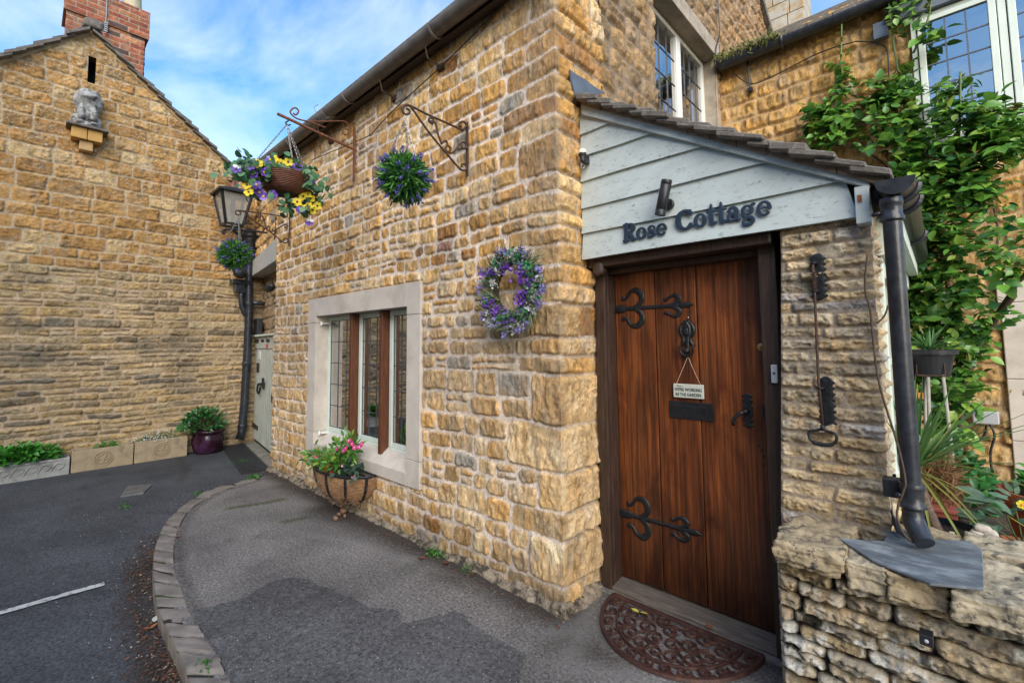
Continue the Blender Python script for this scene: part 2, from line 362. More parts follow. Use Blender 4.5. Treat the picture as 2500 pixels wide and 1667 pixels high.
# ------------------------------------------------------------------ coursed rubble: a real relief of stones and mortar
def courses(W, H, hfn, wfn, rng, split=0.15, u0=0.0, v0=0.0):
    st = []; v = v0
    while v < v0 + H:
        h = hfn(v) * rng.uniform(.8, 1.22); u = u0 - rng.uniform(0, .2)
        while u < u0 + W:
            wd = wfn(v) * rng.uniform(.55, 1.55)
            if u0 + W - (u + wd) < .1: wd = u0 + W - u + .02
            if rng.random() < split and h > .09:
                c = rng.uniform(.4, .6); wm = wd * rng.uniform(.4, .6)
                st.append((u, u + wd, v, v + h * c))
                if rng.random() < .5 and wd > .2: st += [(u, u + wm, v + h * c, v + h), (u + wm, u + wd, v + h * c, v + h)]
                else: st.append((u, u + wd, v + h * c, v + h))
            else: st.append((u, u + wd, v, v + h))
            u += wd
        v += h
    return st
def stonefield(U, V, stones, rng, joint=.014, warp=.012, edge=.02, depth=.025, rough=.006, rr=.02, seed=1, palette=None, mortar=(.5, .42, .34),
               stri=1.0, tilt=.12, wob=.006, mvar=.12, streak=.6, mlev=0.0):
    UU, VV = np.meshgrid(U, V, indexing='ij')
    Uw = UU + warp * fbm(UU * 4, VV * 4, seed, 3); Vw = VV + warp * fbm(UU * 2.2 + 50, VV * 3, seed + 9, 3)
    D = np.full(UU.shape, -1.0); Hh = np.zeros(UU.shape); C = np.zeros(UU.shape + (3,)); C[:] = 0.5
    en = wob * fbm(UU * 22, VV * 22, seed + 3, 3)
    for k, (a, b, c, d) in enumerate(stones):
        i0, i1 = np.searchsorted(U, [a - .05, b + .05]); j0, j1 = np.searchsorted(V, [c - .05, d + .05])
        if i1 - i0 < 2 or j1 - j0 < 2: continue
        x = Uw[i0:i1, j0:j1]; y = Vw[i0:i1, j0:j1]; cx, cy = (a + b) / 2, (c + d) / 2
        hx, hy = (b - a) / 2 - joint / 2, (d - c) / 2 - joint / 2; r = min(rr * rng.uniform(.6, 1.6), hx * .9, hy * .9)
        qx = np.abs(x - cx) - (hx - r); qy = np.abs(y - cy) - (hy - r)
        dist = -(np.hypot(np.maximum(qx, 0), np.maximum(qy, 0)) + np.minimum(np.maximum(qx, qy), 0) - r) + en[i0:i1, j0:j1]
        sl = (slice(i0, i1), slice(j0, j1)); mk = dist > D[sl]
        off = rng.uniform(-.35, .45); tx, ty = rng.uniform(-tilt, tilt, 2)
        hloc = depth * (1 + off) + (x - cx) * tx + (y - cy) * ty
        D[sl] = np.where(mk, dist, D[sl]); Hh[sl] = np.where(mk, hloc, Hh[sl])
        C[sl] = np.where(mk[..., None], np.array(palette(cx, cy, rng))[None, None], C[sl])
    prof = np.clip(D / edge, 0, 1) ** .6; ins = ss(D, -.003, .003)
    R_ = .7 * fbm(UU * 26, VV * 26 / stri, seed + 21, 4) + .6 * fbm(UU * 75, VV * 75 / stri, seed + 33, 3) + .9 * (.35 - np.abs(fbm(UU * 17, VV * 17 / stri, seed + 27, 3)) * 2)
    chip = np.minimum(0, fbm(UU * 9, VV * 9, seed + 41, 3) + .15) * 2
    H_ = prof * np.maximum(Hh + rough * (R_ * 1.6 + chip), .004) + (1 - ins) * .0025 * fbm(UU * 40, VV * 40, seed + 5, 3)
    if mlev: H_ = np.maximum(H_, mlev * (1 + .5 * fbm(UU * 30, VV * 30, seed + 7, 3)))
    cv = (1 + .30 * fbm(UU * 14, VV * 14 / stri, seed + 61, 4) + .16 * R_)[..., None]
    pt = ss(fbm(UU * 34, VV * 34 / stri, seed + 67, 3), .12, .4)[..., None]; cv = cv * (1 - .30 * pt); ht_ = ss(fbm(UU * 8, VV * 8, seed + 69, 4), .1, .45)[..., None]; C = C * (1 - .35 * ht_) + .35 * ht_ * (C.mean(-1, keepdims=True) * np.array((1.12, 1.04, .88)))
    C = C * cv
    lum = C.mean(-1, keepdims=True); s1 = ss(fbm(UU * 30, VV * 30 / (stri * 2), seed + 81, 4), .08, .38)[..., None]; s2 = ss(fbm(UU * 19 + 7, VV * 19 / (stri * 1.5), seed + 83, 4), .06, .36)[..., None]
    C = C * (1 - streak * .55 * s1) + streak * .55 * s1 * lum * np.array((1.42, .82, .28)); C = C * (1 - streak * .45 * s2) + streak * .45 * s2 * np.minimum(lum * np.array((1.75, 1.42, .98)), .75)
    mo = np.array(mortar)[None, None] * (1 + mvar * fbm(UU * 12, VV * 12, seed + 71, 4))[..., None]
    C = mo * (1 - ins[..., None]) + C * ins[..., None]
    return UU, VV, H_, C, D
def fieldmesh(name, UU, VV, H_, C, O, U, Vv, Nn, keep, mt, parent, push=None):
    O = np.array(O, float); U = np.array(U, float); Vv = np.array(Vv, float); Nn = np.array(Nn, float)
    P = O + UU[..., None] * U + VV[..., None] * Vv + H_[..., None] * Nn
    if push is not None: P = P + push[..., None] * U
    n, k = UU.shape; kc = keep[:-1, :-1] & keep[1:, :-1] & keep[:-1, 1:] & keep[1:, 1:]
    ci, cj = np.nonzero(kc); a = ci * k + cj
    Q = np.stack([a, a + k, a + k + 1, a + 1], 1)
    if np.dot(np.cross(U, Vv), Nn) < 0: Q = Q[:, ::-1]
    used = np.zeros(n * k, bool); used[Q.ravel()] = True; mp_ = np.cumsum(used) - 1
    return npmesh(name, P.reshape(-1, 3)[used], mp_[Q], mt, parent, True, np.clip(C.reshape(-1, 3)[used], 0.004, .9))
def rough_block(s, c, half, rng, n=10, e=.16, amp=.012, seed=0, lay_=0.0):
    """one rough stone as a subdivided box with rounded arrises and a broken surface"""
    c = np.array(c, float); h = np.array(half, float); g = np.linspace(-1, 1, n + 1)
    for ax in range(3):
        for sg in (-1, 1):
            A, B = np.meshgrid(g, g, indexing='ij'); p = np.zeros(A.shape + (3,)); o1, o2 = [(1, 2), (2, 0), (0, 1)][ax]
            p[..., ax] = sg; p[..., o1] = A * sg; p[..., o2] = B
            q = p * h; r = min(h) * e * 2; cl = np.clip(q, -(h - r), (h - r)); dd = q - cl; ln = np.linalg.norm(dd, axis=-1, keepdims=True) + 1e-9
            q = cl + dd / ln * np.minimum(ln, r)
            wx = c + q
            nn = fbm(wx[..., 0] * 9 + wx[..., 2] * 7 + seed, wx[..., 1] * 9 - wx[..., 2] * 5, seed, 4)
            if lay_:   # bedded stone: ledges along the bedding and sharp breaks
                nn = nn * .7 + .55 * fbm(wx[..., 0] * 5 + seed, wx[..., 2] * 60 + wx[..., 1] * 8, seed + 3, 3) + .5 * (.3 - np.abs(fbm(wx[..., 0] * 16 + seed, wx[..., 1] * 16 + wx[..., 2] * 12, seed + 5, 4)) * 2)
            q = q * (1 + (amp / h) * nn[..., None] * 1.6)
            w_ = c + q; b = len(s.v); s.v += [tuple(v) for v in w_.reshape(-1, 3)]
            for i in range(n):
                for j in range(n):
                    a = b + i * (n + 1) + j; s.f.append((a, a + n + 1, a + n + 2, a + 1)); s.mi.append(s.cur)
    return s

# ------------------------------------------------------------------ material set
STONE = stonemat('stone', (1, 1, 1), .34, .7)
STONE_T = stonemat('tooled_stone', (1.6, 1.6, .55), .40, .75)
DRESSED = M('dressed_stone', (.58, .525, .465), .85, var=.08, scale=6, bump=.25, bdist=.002, col2=(.42, .37, .31), thr=(.5, .75), s2=4)
LINTEL = M('stone_lintel', (.36, .31, .25), .9, var=.16, scale=9, bump=.4, col2=(.16, .14, .11), thr=(.52, .8))
CONC = M('concrete', (.42, .42, .40), .85, var=.08, scale=7, bump=.3, col2=(.30, .30, .28), thr=(.55, .8))
SLATE = M('stone_slates', (.135, .12, .105), .92, var=.35, scale=16, bump=.8, bdist=.006, col2=(.33, .31, .27), thr=(.56, .74), s2=20)
LEAD = M('lead', (.13, .155, .19), .5, metal=.3, var=.2, scale=9, bump=.3)
SAGE = M('sage_paint', (.46, .525, .53), .55, var=.07, scale=8, bump=.35, bdist=.0015, col2=(.20, .225, .23), thr=(.56, .70), s2=30, stretch=(1, 1, 2.2))
SAGE2 = M('window_paint', (.63, .70, .64), .5, var=.05, scale=9, bump=.15, col2=(.36, .40, .34), thr=(.62, .8), s2=20)
WHITEP = M('white_paint', (.78, .79, .75), .45, var=.04, scale=9, bump=.15)
GATEP = M('gate_paint', (.50, .53, .47), .6, var=.07, scale=4, bump=.15, col2=(.29, .31, .27), thr=(.5, .8), s2=3)
IRON = M('black_iron', (.018, .02, .024), .42, metal=.35, var=.3, scale=40, bump=.5, bdist=.002, spec=.5)
PIPE = M('black_pipe_paint', (.016, .018, .024), .33, var=.3, scale=14, bump=.5, bdist=.0015, col2=(.045, .052, .066), thr=(.42, .72), s2=16)
GUTA = M('old_gutter', (.12, .105, .095), .5, var=.3, scale=10, bump=.3, col2=(.16, .14, .12), thr=(.5, .75), s2=9)
RUST = M('rusty_iron', (.17, .062, .030), .8, metal=.1, var=.4, scale=40, bump=.6, col2=(.06, .03, .02), thr=(.5, .65), s2=30)
RUSTD = M('dark_rusty_iron', (.07, .04, .028), .75, metal=.2, var=.4, scale=50, bump=.5)
CHAIN = M('chain_steel', (.35, .34, .33), .45, metal=.8, var=.2)
OAKD = M('dark_frame_wood', (.038, .021, .015), .5, var=.45, scale=10, bump=.6, bdist=.002, col2=(.10, .065, .045), thr=(.55, .75), s2=8, stretch=(9, 9, .7))
OAKM = M('mullion_wood', (.105, .034, .014), .5, var=.35, scale=12, bump=.4, stretch=(8, 8, .6))
ROOM = M('room_plaster', (.45, .37, .27), .9, var=.2, scale=2, bump=0)
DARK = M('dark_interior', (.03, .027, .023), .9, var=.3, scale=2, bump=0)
CREAM = M('interior_plaster', (.35, .29, .2), .9, var=.05, bump=0)
CAME = M('lead_came', (.10, .11, .13), .5, metal=.5, var=.15)
GLASS = glassmat('window_glass')
GLASSL = M('lantern_glass', (.55, .56, .53), .25, var=.05, bump=0); GLASSL.node_tree.nodes['Principled BSDF'].inputs['Alpha'].default_value = .42
BRASS = M('brass', (.45, .30, .12), .35, metal=.9, var=.15)
PLAST = M('grey_plastic', (.42, .44, .48), .4, var=.03, bump=0)
WHITE = M('white_plastic', (.75, .73, .66), .4, var=.03, bump=0)
BLACKP = M('black_plastic', (.016, .018, .022), .45, var=.15, bump=.1)
COPPER = M('lantern_cap', (.20, .075, .05), .5, metal=.4, var=.2)
def woodmat():
    mt, t, b = newmat('door_oak'); tcn = t.nodes.new('ShaderNodeTexCoord')
    def nz(sc, s, d, dist=0):
        mpn = t.nodes.new('ShaderNodeMapping'); mpn.inputs['Scale'].default_value = sc; t.links.new(tcn.outputs['Object'], mpn.inputs[0])
        n = t.nodes.new('ShaderNodeTexNoise'); n.inputs['Scale'].default_value = s; n.inputs['Detail'].default_value = d; n.inputs['Distortion'].default_value = dist
        n.inputs['Roughness'].default_value = .62; t.links.new(mpn.outputs[0], n.inputs['Vector']); return n
    a = nz((1, 1, .022), 58, 9, .25); f = nz((1, 1, .012), 190, 4); g = nz((1, 1, .30), 6, 8, 1.2)
    r = t.nodes.new('ShaderNodeValToRGB'); cr = r.color_ramp
    cr.elements[0].position = .28; cr.elements[0].color = (.030, .009, .004, 1); cr.elements[1].position = .72; cr.elements[1].color = (.42, .138, .030, 1)
    e = cr.elements.new(.45); e.color = (.10, .030, .009, 1); e = cr.elements.new(.56); e.color = (.22, .060, .014, 1)
    ad = t.nodes.new('ShaderNodeMath'); ad.operation = 'MULTIPLY_ADD'; ad.inputs[1].default_value = .62
    sb = t.nodes.new('ShaderNodeMath'); sb.operation = 'MULTIPLY'; sb.inputs[1].default_value = .38
    t.links.new(f.outputs['Fac'], sb.inputs[0]); t.links.new(a.outputs['Fac'], ad.inputs[0]); t.links.new(sb.outputs[0], ad.inputs[2]); t.links.new(ad.outputs[0], r.inputs[0])
    r2 = t.nodes.new('ShaderNodeValToRGB'); r2.color_ramp.elements[0].position = .36; r2.color_ramp.elements[0].color = (.42, .36, .34, 1); r2.color_ramp.elements[1].position = .6; r2.color_ramp.elements[1].color = (1, 1, 1, 1)
    t.links.new(g.outputs['Fac'], r2.inputs[0])
    mm = t.nodes.new('ShaderNodeMixRGB'); mm.blend_type = 'MULTIPLY'; mm.inputs[0].default_value = 1; t.links.new(r.outputs[0], mm.inputs[1]); t.links.new(r2.outputs[0], mm.inputs[2])
    # splash-back weathering: old varnish gone dark along the foot and head of the door
    sp = t.nodes.new('ShaderNodeSeparateXYZ'); t.links.new(tcn.outputs['Object'], sp.inputs[0])
    cv = t.nodes.new('ShaderNodeMapRange'); cv.inputs['From Min'].default_value = .28; cv.inputs['From Max'].default_value = 1.0; cv.inputs['To Min'].default_value = .28
    n3 = nz((1, 1, .5), 9, 4); av = t.nodes.new('ShaderNodeMath'); av.operation = 'MULTIPLY_ADD'; av.inputs[1].default_value = .5; t.links.new(n3.outputs['Fac'], av.inputs[0]); t.links.new(sp.outputs[2], av.inputs[2])
    t.links.new(av.outputs[0], cv.inputs[0]); m2 = t.nodes.new('ShaderNodeMixRGB'); m2.blend_type = 'MULTIPLY'; m2.inputs[0].default_value = 1
    t.links.new(mm.outputs[0], m2.inputs[1]); t.links.new(cv.outputs[0], m2.inputs[2])
    t.links.new(m2.outputs[0], b.inputs['Base Color'])
    b.inputs['Roughness'].default_value = .42; b.inputs['Coat Weight'].default_value = .12; b.inputs['Coat Roughness'].default_value = .3
    bm = t.nodes.new('ShaderNodeBump'); bm.inputs['Strength'].default_value = .5; bm.inputs['Distance'].default_value = .002; t.links.new(ad.outputs[0], bm.inputs['Height']); t.links.new(bm.outputs[0], b.inputs['Normal'])
    return mt
OAK = woodmat()

def lerp(a, b, t): return tuple(a[i] * (1 - t) + b[i] * t for i in range(3))
GOLD = [(.60, .355, .125), (.56, .315, .10), (.64, .41, .17), (.52, .28, .085), (.64, .45, .23)]
PALE = [(.64, .445, .235), (.60, .39, .18), (.68, .50, .29), (.54, .38, .21), (.64, .38, .145)]
def palA(x, y, r):
    # golden above, paler and greyer towards the foot and the corner
    t = min(1, max(0, (2.35 - y) / .9 + r.uniform(-.35, .35)))
    c = lerp(GOLD[r.integers(5)], PALE[r.integers(5)], t * .85)
    q = r.random()
    if q < .022: c = (.34, .31, .27)
    elif q < .05: c = (.40, .20, .07)
    elif q < .056: c = (.40, .23, .19)
    k = r.uniform(.84, 1.14); return tuple(v * k for v in c)
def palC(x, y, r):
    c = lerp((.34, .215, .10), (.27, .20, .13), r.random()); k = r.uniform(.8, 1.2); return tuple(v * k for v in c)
def palD(x, y, r):
    c = lerp((.58, .355, .12), (.50, .28, .085), r.random()); k = r.uniform(.85, 1.15)
    if y < 2.4: c = lerp(c, (.42, .29, .14), .6)
    return tuple(v * k for v in c)
def palL(x, y, r):
    if y > 2.52:
        c = lerp((.46, .245, .080), (.55, .33, .125), r.random())
        if r.random() < .12: c = (.60, .43, .22)
    else:
        c = lerp((.52, .37, .17), (.44, .35, .21), r.random())
        if r.random() < .22: c = lerp(c, (.17, .155, .125), r.uniform(.4, .9))
        if r.random() < .08: c = (.52, .42, .26)
    k = r.uniform(.68, .98); return tuple(v * k for v in c)
def palP(x, y, r):
    c = lerp((.46, .345, .20), (.40, .35, .27), r.random()); k = r.uniform(.8, 1.25)
    if r.random() < .12: c = (.36, .34, .32)
    return tuple(v * k for v in c)
def palG(x, y, r):
    c = lerp((.34, .265, .155), (.31, .285, .235), r.random()); k = r.uniform(.75, 1.2)
    if r.random() < .2: c = (.37, .36, .32)
    return tuple(v * k for v in c)

# ================================================================== THE COTTAGE
rng = np.random.default_rng(11)
cot = thing('stone_cottage', 'honey stone cottage with leaded window, dark gutter and hanging baskets along its front', 'cottage', (-1.63, 2.15, 0))
XC, YA = -1.64, 2.15          # corner of the mortar planes
def rowA(v): return .135 if v < 1.35 else (.112 if v < 2.3 else (.125 if v < 3.0 else .15))
ZT = 4.06
# front wall ---------------------------------------------------------
u = np.concatenate([np.arange(0, 2.2, .011), np.arange(2.2, 4.455, .0075), [4.46]])
v = np.concatenate([np.arange(-.12, 2.6, .0075), np.arange(2.6, ZT + .01, .0095)])
lay = courses(4.46, ZT + .2, rowA, lambda v: .20 if v < 2.5 else .24, rng, .10, 0, -.12)
# quoins: the stones that end at the corner are made larger
def quoined(lay, W, r, lo, hi):
    rows_ = sorted({round(s[2], 5) for s in lay if any(abs(s[2] - q[3]) < 1e-6 for q in lay) or s[2] < 0}); tops = {}
    full = sorted({(s[2], s[3]) for s in lay if s[3] - s[2] > .001}); edges = [lay[0][2]]
    # course boundaries are the levels that no stone straddles
    lv = sorted({round(v, 5) for s in lay for v in (s[2], s[3])}); edges = [v for v in lv if not any(s[2] < v - 1e-4 and s[3] > v + 1e-4 for s in lay)]
    out_, i = [], 0
    while i < len(edges) - 1:
        j = min(i + (2 if r.random() < (.5 if edges[i] < 1.3 else .12) else 1), len(edges) - 1); w_ = r.uniform(lo, hi) if len(out_) % 2 else r.uniform(lo * .6, lo * .95); out_.append((W - w_, W + .15, edges[i], edges[j])); i = j
    res = []
    for a, b_, c, d in lay:
        q = next((q for q in out_ if q[2] - 1e-4 <= c and d <= q[3] + 1e-4), None); uq = q[0] if q else W
        if a >= uq - .09: continue
        b2 = min(b_, uq); res.append((a, uq if b2 > uq - .09 else b2, c, d))
    return res + out_
lay = quoined(lay, 4.46, rng, .30, .46)
UU, VV, HH, CC, DD = stonefield(u, v, lay, rng, joint=.019, warp=.032, edge=.010, depth=.0175, rough=.0068, rr=.026, seed=3, palette=palA,
                                mortar=(.76, .65, .56), stri=2.2, wob=.0105, tilt=.08, streak=1.0, mlev=.0075)
HH = np.maximum(HH, .007 * ss(UU, 4.36, 4.46))
wx0, wx1, wz0, wz1 = -5.047, -2.978, .388, 2.003
du = np.maximum(np.maximum((wx0 + 6.10) - UU, UU - (wx1 + 6.10)), np.maximum(wz0 - VV, VV - wz1))
HH = HH * ss(du, .004, .018)
X_ = UU - 6.10
weath = np.maximum(.8 * ss(fbm(X_ * 1.3, VV * 1.6, 77, 4), .05, .5), ss(UU + .35 * fbm(X_ * 3, VV * 3, 79, 4), 3.95, 4.4) * ss(VV, 1.5, 2.1) * .9)[..., None]
CC = CC * (1 - .42 * weath) + np.array((.34, .29, .235)) * (.30 * weath)
damp = (ss(.34 - VV + .12 * fbm(X_ * 5, VV * 5, 8, 3), 0, .3))[..., None]; CC = CC * (1 - .38 * damp)
push = HH * ss(UU, 4.40, 4.46)
keep = (du > -.02)
fieldmesh('wall', UU, VV, HH, CC, (-6.10, YA, 0), (1, 0, 0), (0, 0, 1), (0, -1, 0), keep, STONE_T, cot, push)
hcorner = HH[-1].copy(); vA_ = v.copy()
# side wall (faces the garden) ----------------------------------------
layC = courses(5.4, 7.2, rowA, lambda v: .26, np.random.default_rng(5), .10, 0, -.12)
rngc = np.random.default_rng(21)
for (nm, u, v, kf) in (('wall', np.concatenate([np.arange(0, .55, .0075)]), vA_, None), ):
    lay2 = [s for s in lay if s[1] > 4.3]
    lay2 = [(-.1, .42 if s[1] - s[0] < .5 else .2, s[2], s[3]) for s in lay2 if s[1] > 4.5] + [(.42 if s[1] - s[0] < .5 else .2, .95, s[2], s[3]) for s in lay2 if s[1] > 4.5]
    U2, V2, H2, C2, D2 = stonefield(u, v, lay2, rngc, joint=.015, warp=.012, edge=.016, depth=.024, rough=.0075, seed=13, palette=palA, mortar=(.46, .38, .30), stri=1.6)
    bl = ss(U2, 0, .06); H2 = H2 * bl + hcorner[None, :] * (1 - bl)
    C2 = C2 * bl[..., None] + CC[-1][None] * (1 - bl[..., None])
    kp = (U2 < .53)
    fieldmesh('wall', U2, V2, H2, C2, (XC, YA, 0), (0, 1, 0), (0, 0, 1), (1, 0, 0), kp, STONE, cot, -H2 * (1 - ss(U2, 0, .06)))
u = np.arange(.50, 5.5, .012); v = np.arange(2.0, 7.2, .013)
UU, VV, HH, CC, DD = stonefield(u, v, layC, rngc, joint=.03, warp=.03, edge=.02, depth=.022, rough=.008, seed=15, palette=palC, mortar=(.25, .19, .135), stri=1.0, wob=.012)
top = np.where(UU < 3.2, 3.95 + UU * 1.05, 3.95 + 3.2 * 1.05 - (UU - 3.2) * .62)
cw = [3.55 - YA, 5.03 - YA, 3.15, 4.75]
dw = np.maximum(np.maximum(cw[0] - UU, UU - cw[1]), np.maximum(cw[2] - VV, VV - cw[3]))
HH *= ss(dw, 0, .015)
wtop = ss(VV, 4.2, 5.6)[..., None]; CC = CC * (1 + .5 * wtop * np.array((.1, .0, -.05)))
fieldmesh('wall', UU, VV, HH, CC, (XC, YA, 0), (0, 1, 0), (0, 0, 1), (1, 0, 0), (VV < top) & (dw > -.012), STONE, cot)
b = MB(); b.box((-6.0, 2.2, 0), (-5.9, 7.6, 4.0)); b.build('wall', CREAM, cot); b = MB(); b.box((XC - .5, 7.0, 0), (XC - .05, 7.6, 4.0)); b.build('wall', CREAM, cot)
# main roof (slopes away behind the gutter) and its verge over the side wall
rf = MB(); zr = 3.95 + 3.2 * 1.05
rf.hexa([(-6.4, 1.98, 3.86), (XC + .07, 1.98, 3.86), (XC + .07, YA + 3.2, zr + .0), (-6.4, YA + 3.2, zr + .0), (-6.4, 1.98, 3.94), (XC + .07, 1.98, 3.94), (XC + .07, YA + 3.2, zr + .1), (-6.4, YA + 3.2, zr + .1)])
rf.hexa([(-6.4, YA + 3.2, zr), (XC + .07, YA + 3.2, zr), (XC + .07, 7.7, zr - 2.35 * .62), (-6.4, 7.7, zr - 2.35 * .62), (-6.4, YA + 3.2, zr + .1), (XC + .07, YA + 3.2, zr + .1), (XC + .07, 7.7, zr + .1 - 2.35 * .62), (-6.4, 7.7, zr + .1 - 2.35 * .62)])
rf.build('roof', SLATE, cot)
# stone window surround ------------------------------------------------
ox0, ox1, oz0, oz1 = -4.862, -3.163, .575, 1.812
b = MB(); YF = 2.117
jz0, jz1 = .60, 1.742
b.box((wx0, YF, jz1 + .004), (wx1, 2.33, wz1))                         # head
b.box((wx0, YF + .002, jz0), (ox0, 2.33, jz1)); b.box((ox1, YF + .001, jz0), (wx1, 2.33, jz1))
sl = MB()
# head is cut away over the opening: rebuild as three pieces
b = MB()
b.box((wx0, YF, jz1 + .003), (ox0, 2.33, wz1)); b.box((ox1, YF, jz1 + .003), (wx1, 2.33, wz1)); b.box((ox0, YF, oz1), (ox1, 2.33, wz1))
b.box((wx0, YF + .0015, jz0), (ox0, 2.33, jz1)); b.box((ox1, YF + .0015, jz0), (wx1, 2.33, jz1))
b.box((wx0, YF, wz0), (ox0, 2.33, jz0 - .003)); b.box((ox1, YF, wz0), (wx1, 2.33, jz0 - .003))
b.hexa([(ox0, YF, wz0), (ox1, YF, wz0), (ox1, 2.33, wz0), (ox0, 2.33, wz0), (ox0, YF, .485), (ox1, YF, .485), (ox1, 2.33, .655), (ox0, 2.33, .655)])
sur = b.build('window_surround', DRESSED, cot, bevel=.003)
for q_ in (((wx0 + .006, YF + .004, jz1 - .001), (ox0 - .001, YF + .02, jz1 + .004)), ((ox1 + .001, YF + .004, jz1 - .001), (wx1 - .006, YF + .02, jz1 + .004)), ((wx0 + .006, YF + .004, jz0 - .004), (ox0 - .001, YF + .02, jz0 + .001)), ((ox1 + .001, YF + .004, jz0 - .004), (wx1 - .006, YF + .02, jz0 + .001))):
    b = MB(); b.box(*q_); b.build('joint', DARK, sur)
# casements
YW = 2.27
mull = [-4.215, -3.662]
for mx_ in mull:
    b = MB(); b.box((mx_ - .024, 2.178, .545), (mx_ + .024, 2.262, oz1 + .01)); b.build('mullion', OAKM, cot, bevel=.005)
spans = [(ox0 + .002, mull[0] - .034), (mull[0] + .034, mull[1] - .034), (mull[1] + .034, ox1 - .002)]
for k, (a, c) in enumerate(spans):
    z0, z1 = .598, 1.808; fw = .045; wf = MB()
    wf.box((a, YW - .02, z0), (a + fw, YW + .035, z1)); wf.box((c - fw, YW - .02, z0), (c, YW + .035, z1))
    wf.box((a + fw, YW - .018, z0), (c - fw, YW + .035, z0 + fw)); wf.box((a + fw, YW - .018, z1 - fw), (c - fw, YW + .035, z1))
    wf.box((a, YW - .028, z0 - .02), (c, YW + .03, z0 - .001))
    f_ = wf.build('window_frame', SAGE2, cot, bevel=.004)
    cm = MB(); gx0, gx1, gz0, gz1 = a + fw, c - fw, z0 + fw, z1 - fw
    for i in (1, 2): xx = gx0 + (gx1 - gx0) * i / 3; cm.box((xx - .004, YW - .004, gz0), (xx + .004, YW + .006, gz1))
    for i in range(1, 5): zz = gz0 + (gz1 - gz0) * i / 5; cm.box((gx0, YW - .005, zz - .004), (gx1, YW + .007, zz + .004))
    cm.box((gx0, YW - .003, gz0), (gx0 + .006, YW + .006, gz1)); cm.box((gx1 - .006, YW - .003, gz0), (gx1, YW + .006, gz1))
    cm.box((gx0 + .006, YW - .003, gz0), (gx1 - .006, YW + .006, gz0 + .006)); cm.box((gx0 + .006, YW - .003, gz1 - .006), (gx1 - .006, YW + .006, gz1))
    cm.build('glazing_bars', CAME, f_)
    g_ = MB(); g_.add([(gx0, YW + .001, gz0), (gx1, YW + .001, gz0), (gx1, YW + .001, gz1), (gx0, YW + .001, gz1)], [(0, 1, 2, 3)]); g_.build('glass', GLASS, f_)
for (xx, zz) in ((ox0 + .03, 1.735), (ox0 + .03, .585), (ox1 - .03, 1.755), (ox1 - .03, .57)):
    h = MB(); h.tube([(xx, YW - .1, zz), (xx, YW - .02, zz)], .008, 6); h.tube([(xx, YW - .105, zz - .02), (xx, YW - .105, zz + .02)], .011, 8); h.box((xx - .012, YW - .1, zz - .006), (xx + .055, YW - .02, zz + .006)); h.build('window_hinge', WHITEP, cot)
# room behind the window: plaster reveal, inner posts, blind, dark back
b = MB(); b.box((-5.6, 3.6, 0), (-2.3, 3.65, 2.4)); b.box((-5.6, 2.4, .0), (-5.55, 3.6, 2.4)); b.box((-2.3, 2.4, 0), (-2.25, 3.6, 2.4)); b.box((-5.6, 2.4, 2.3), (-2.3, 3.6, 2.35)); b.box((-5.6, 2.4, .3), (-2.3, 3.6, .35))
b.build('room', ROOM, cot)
b = MB()
for xx in (ox0 + .0, mull[0] + .0, mull[1] + .0, ): b.box((xx - .05, 2.42, .5), (xx + .05, 2.52, 2.1))
b.build('inner_post', M('inner_pine', (.28, .15, .06), .6), cot)
b = MB(); 
for xx in (ox0 + .1, mull[1] + .17): b.box((xx, 2.58, .6), (xx + .06, 2.62, 2.0))
for xx0, xx1 in ((ox0, mull[0]), (mull[0], mull[1]), (mull[1], ox1)): b.box((xx0 + .05, 2.60, .62), (xx1 - .05, 2.64, .70))
b.build('inner_frame', WHITEP, cot)
# side window over the porch -----------------------------------------
b = MB(); b.box((XC - .02, 3.50, 4.59), (XC + .035, 5.08, 4.76)); b.box((XC - .3, 3.50, 4.60), (XC - .021, 5.08, 4.76)); lt = b.build('window_lintel', LINTEL, cot, bevel=.006)
b = MB(); b.box((XC - .25, 5.03, 3.15), (XC + .012, 5.13, 4.6)); b.build('window_jamb', LINTEL, cot, bevel=.006); b = MB(); b.box((XC - .2, 3.5, 3.15), (XC - .05, 3.545, 4.6)); b.build('window_jamb', LINTEL, cot, bevel=.006)
XW = XC - .13; b = MB(); y0, y1, z0, z1, ym = 3.54, 5.03, 3.2, 4.59, 4.34
b.box((XW - .05, y0, z1 - .05), (XW + .01, y1, z1)); b.box((XW - .05, y0, z0), (XW + .01, y1, z0 + .06)); b.box((XW - .05, y0, z0), (XW + .008, y0 + .06, z1 - .05))
b.box((XW - .05, y1 - .06, z0 + .06), (XW + .008, y1, z1 - .05)); b.box((XW - .055, ym - .05, z0 + .06), (XW + .016, ym + .05, z1 - .05)); wf = b.build('window_frame', WHITEP, cot, bevel=.005)
b = MB()
for (a, c) in ((y0 + .06, ym - .05), (ym + .05, y1 - .06)):
    for i in (1, 2, 3): yy = a + (c - a) * i / 4; b.box((XW - .022, yy - .004, z0 + .06), (XW - .008, yy + .004, z1 - .05))
    for i in range(1, 5): zz = z0 + .06 + (z1 - z0 - .11) * i / 5; b.box((XW - .023, a, zz - .004), (XW - .009, c, zz + .004))
b.build('glazing_bars', CAME, wf)
for (a, c) in ((y0 + .06, ym - .05), (ym + .05, y1 - .06)):
    b = MB(); b.add([(XW - .015, a, z0 + .06), (XW - .015, c, z0 + .06), (XW - .015, c, z1 - .05), (XW - .015, a, z1 - .05)], [(0, 1, 2, 3)]); b.build('glass', GLASS, wf)
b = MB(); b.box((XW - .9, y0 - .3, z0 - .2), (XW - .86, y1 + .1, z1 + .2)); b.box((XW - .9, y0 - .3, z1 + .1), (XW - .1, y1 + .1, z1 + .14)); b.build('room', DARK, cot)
b = MB()
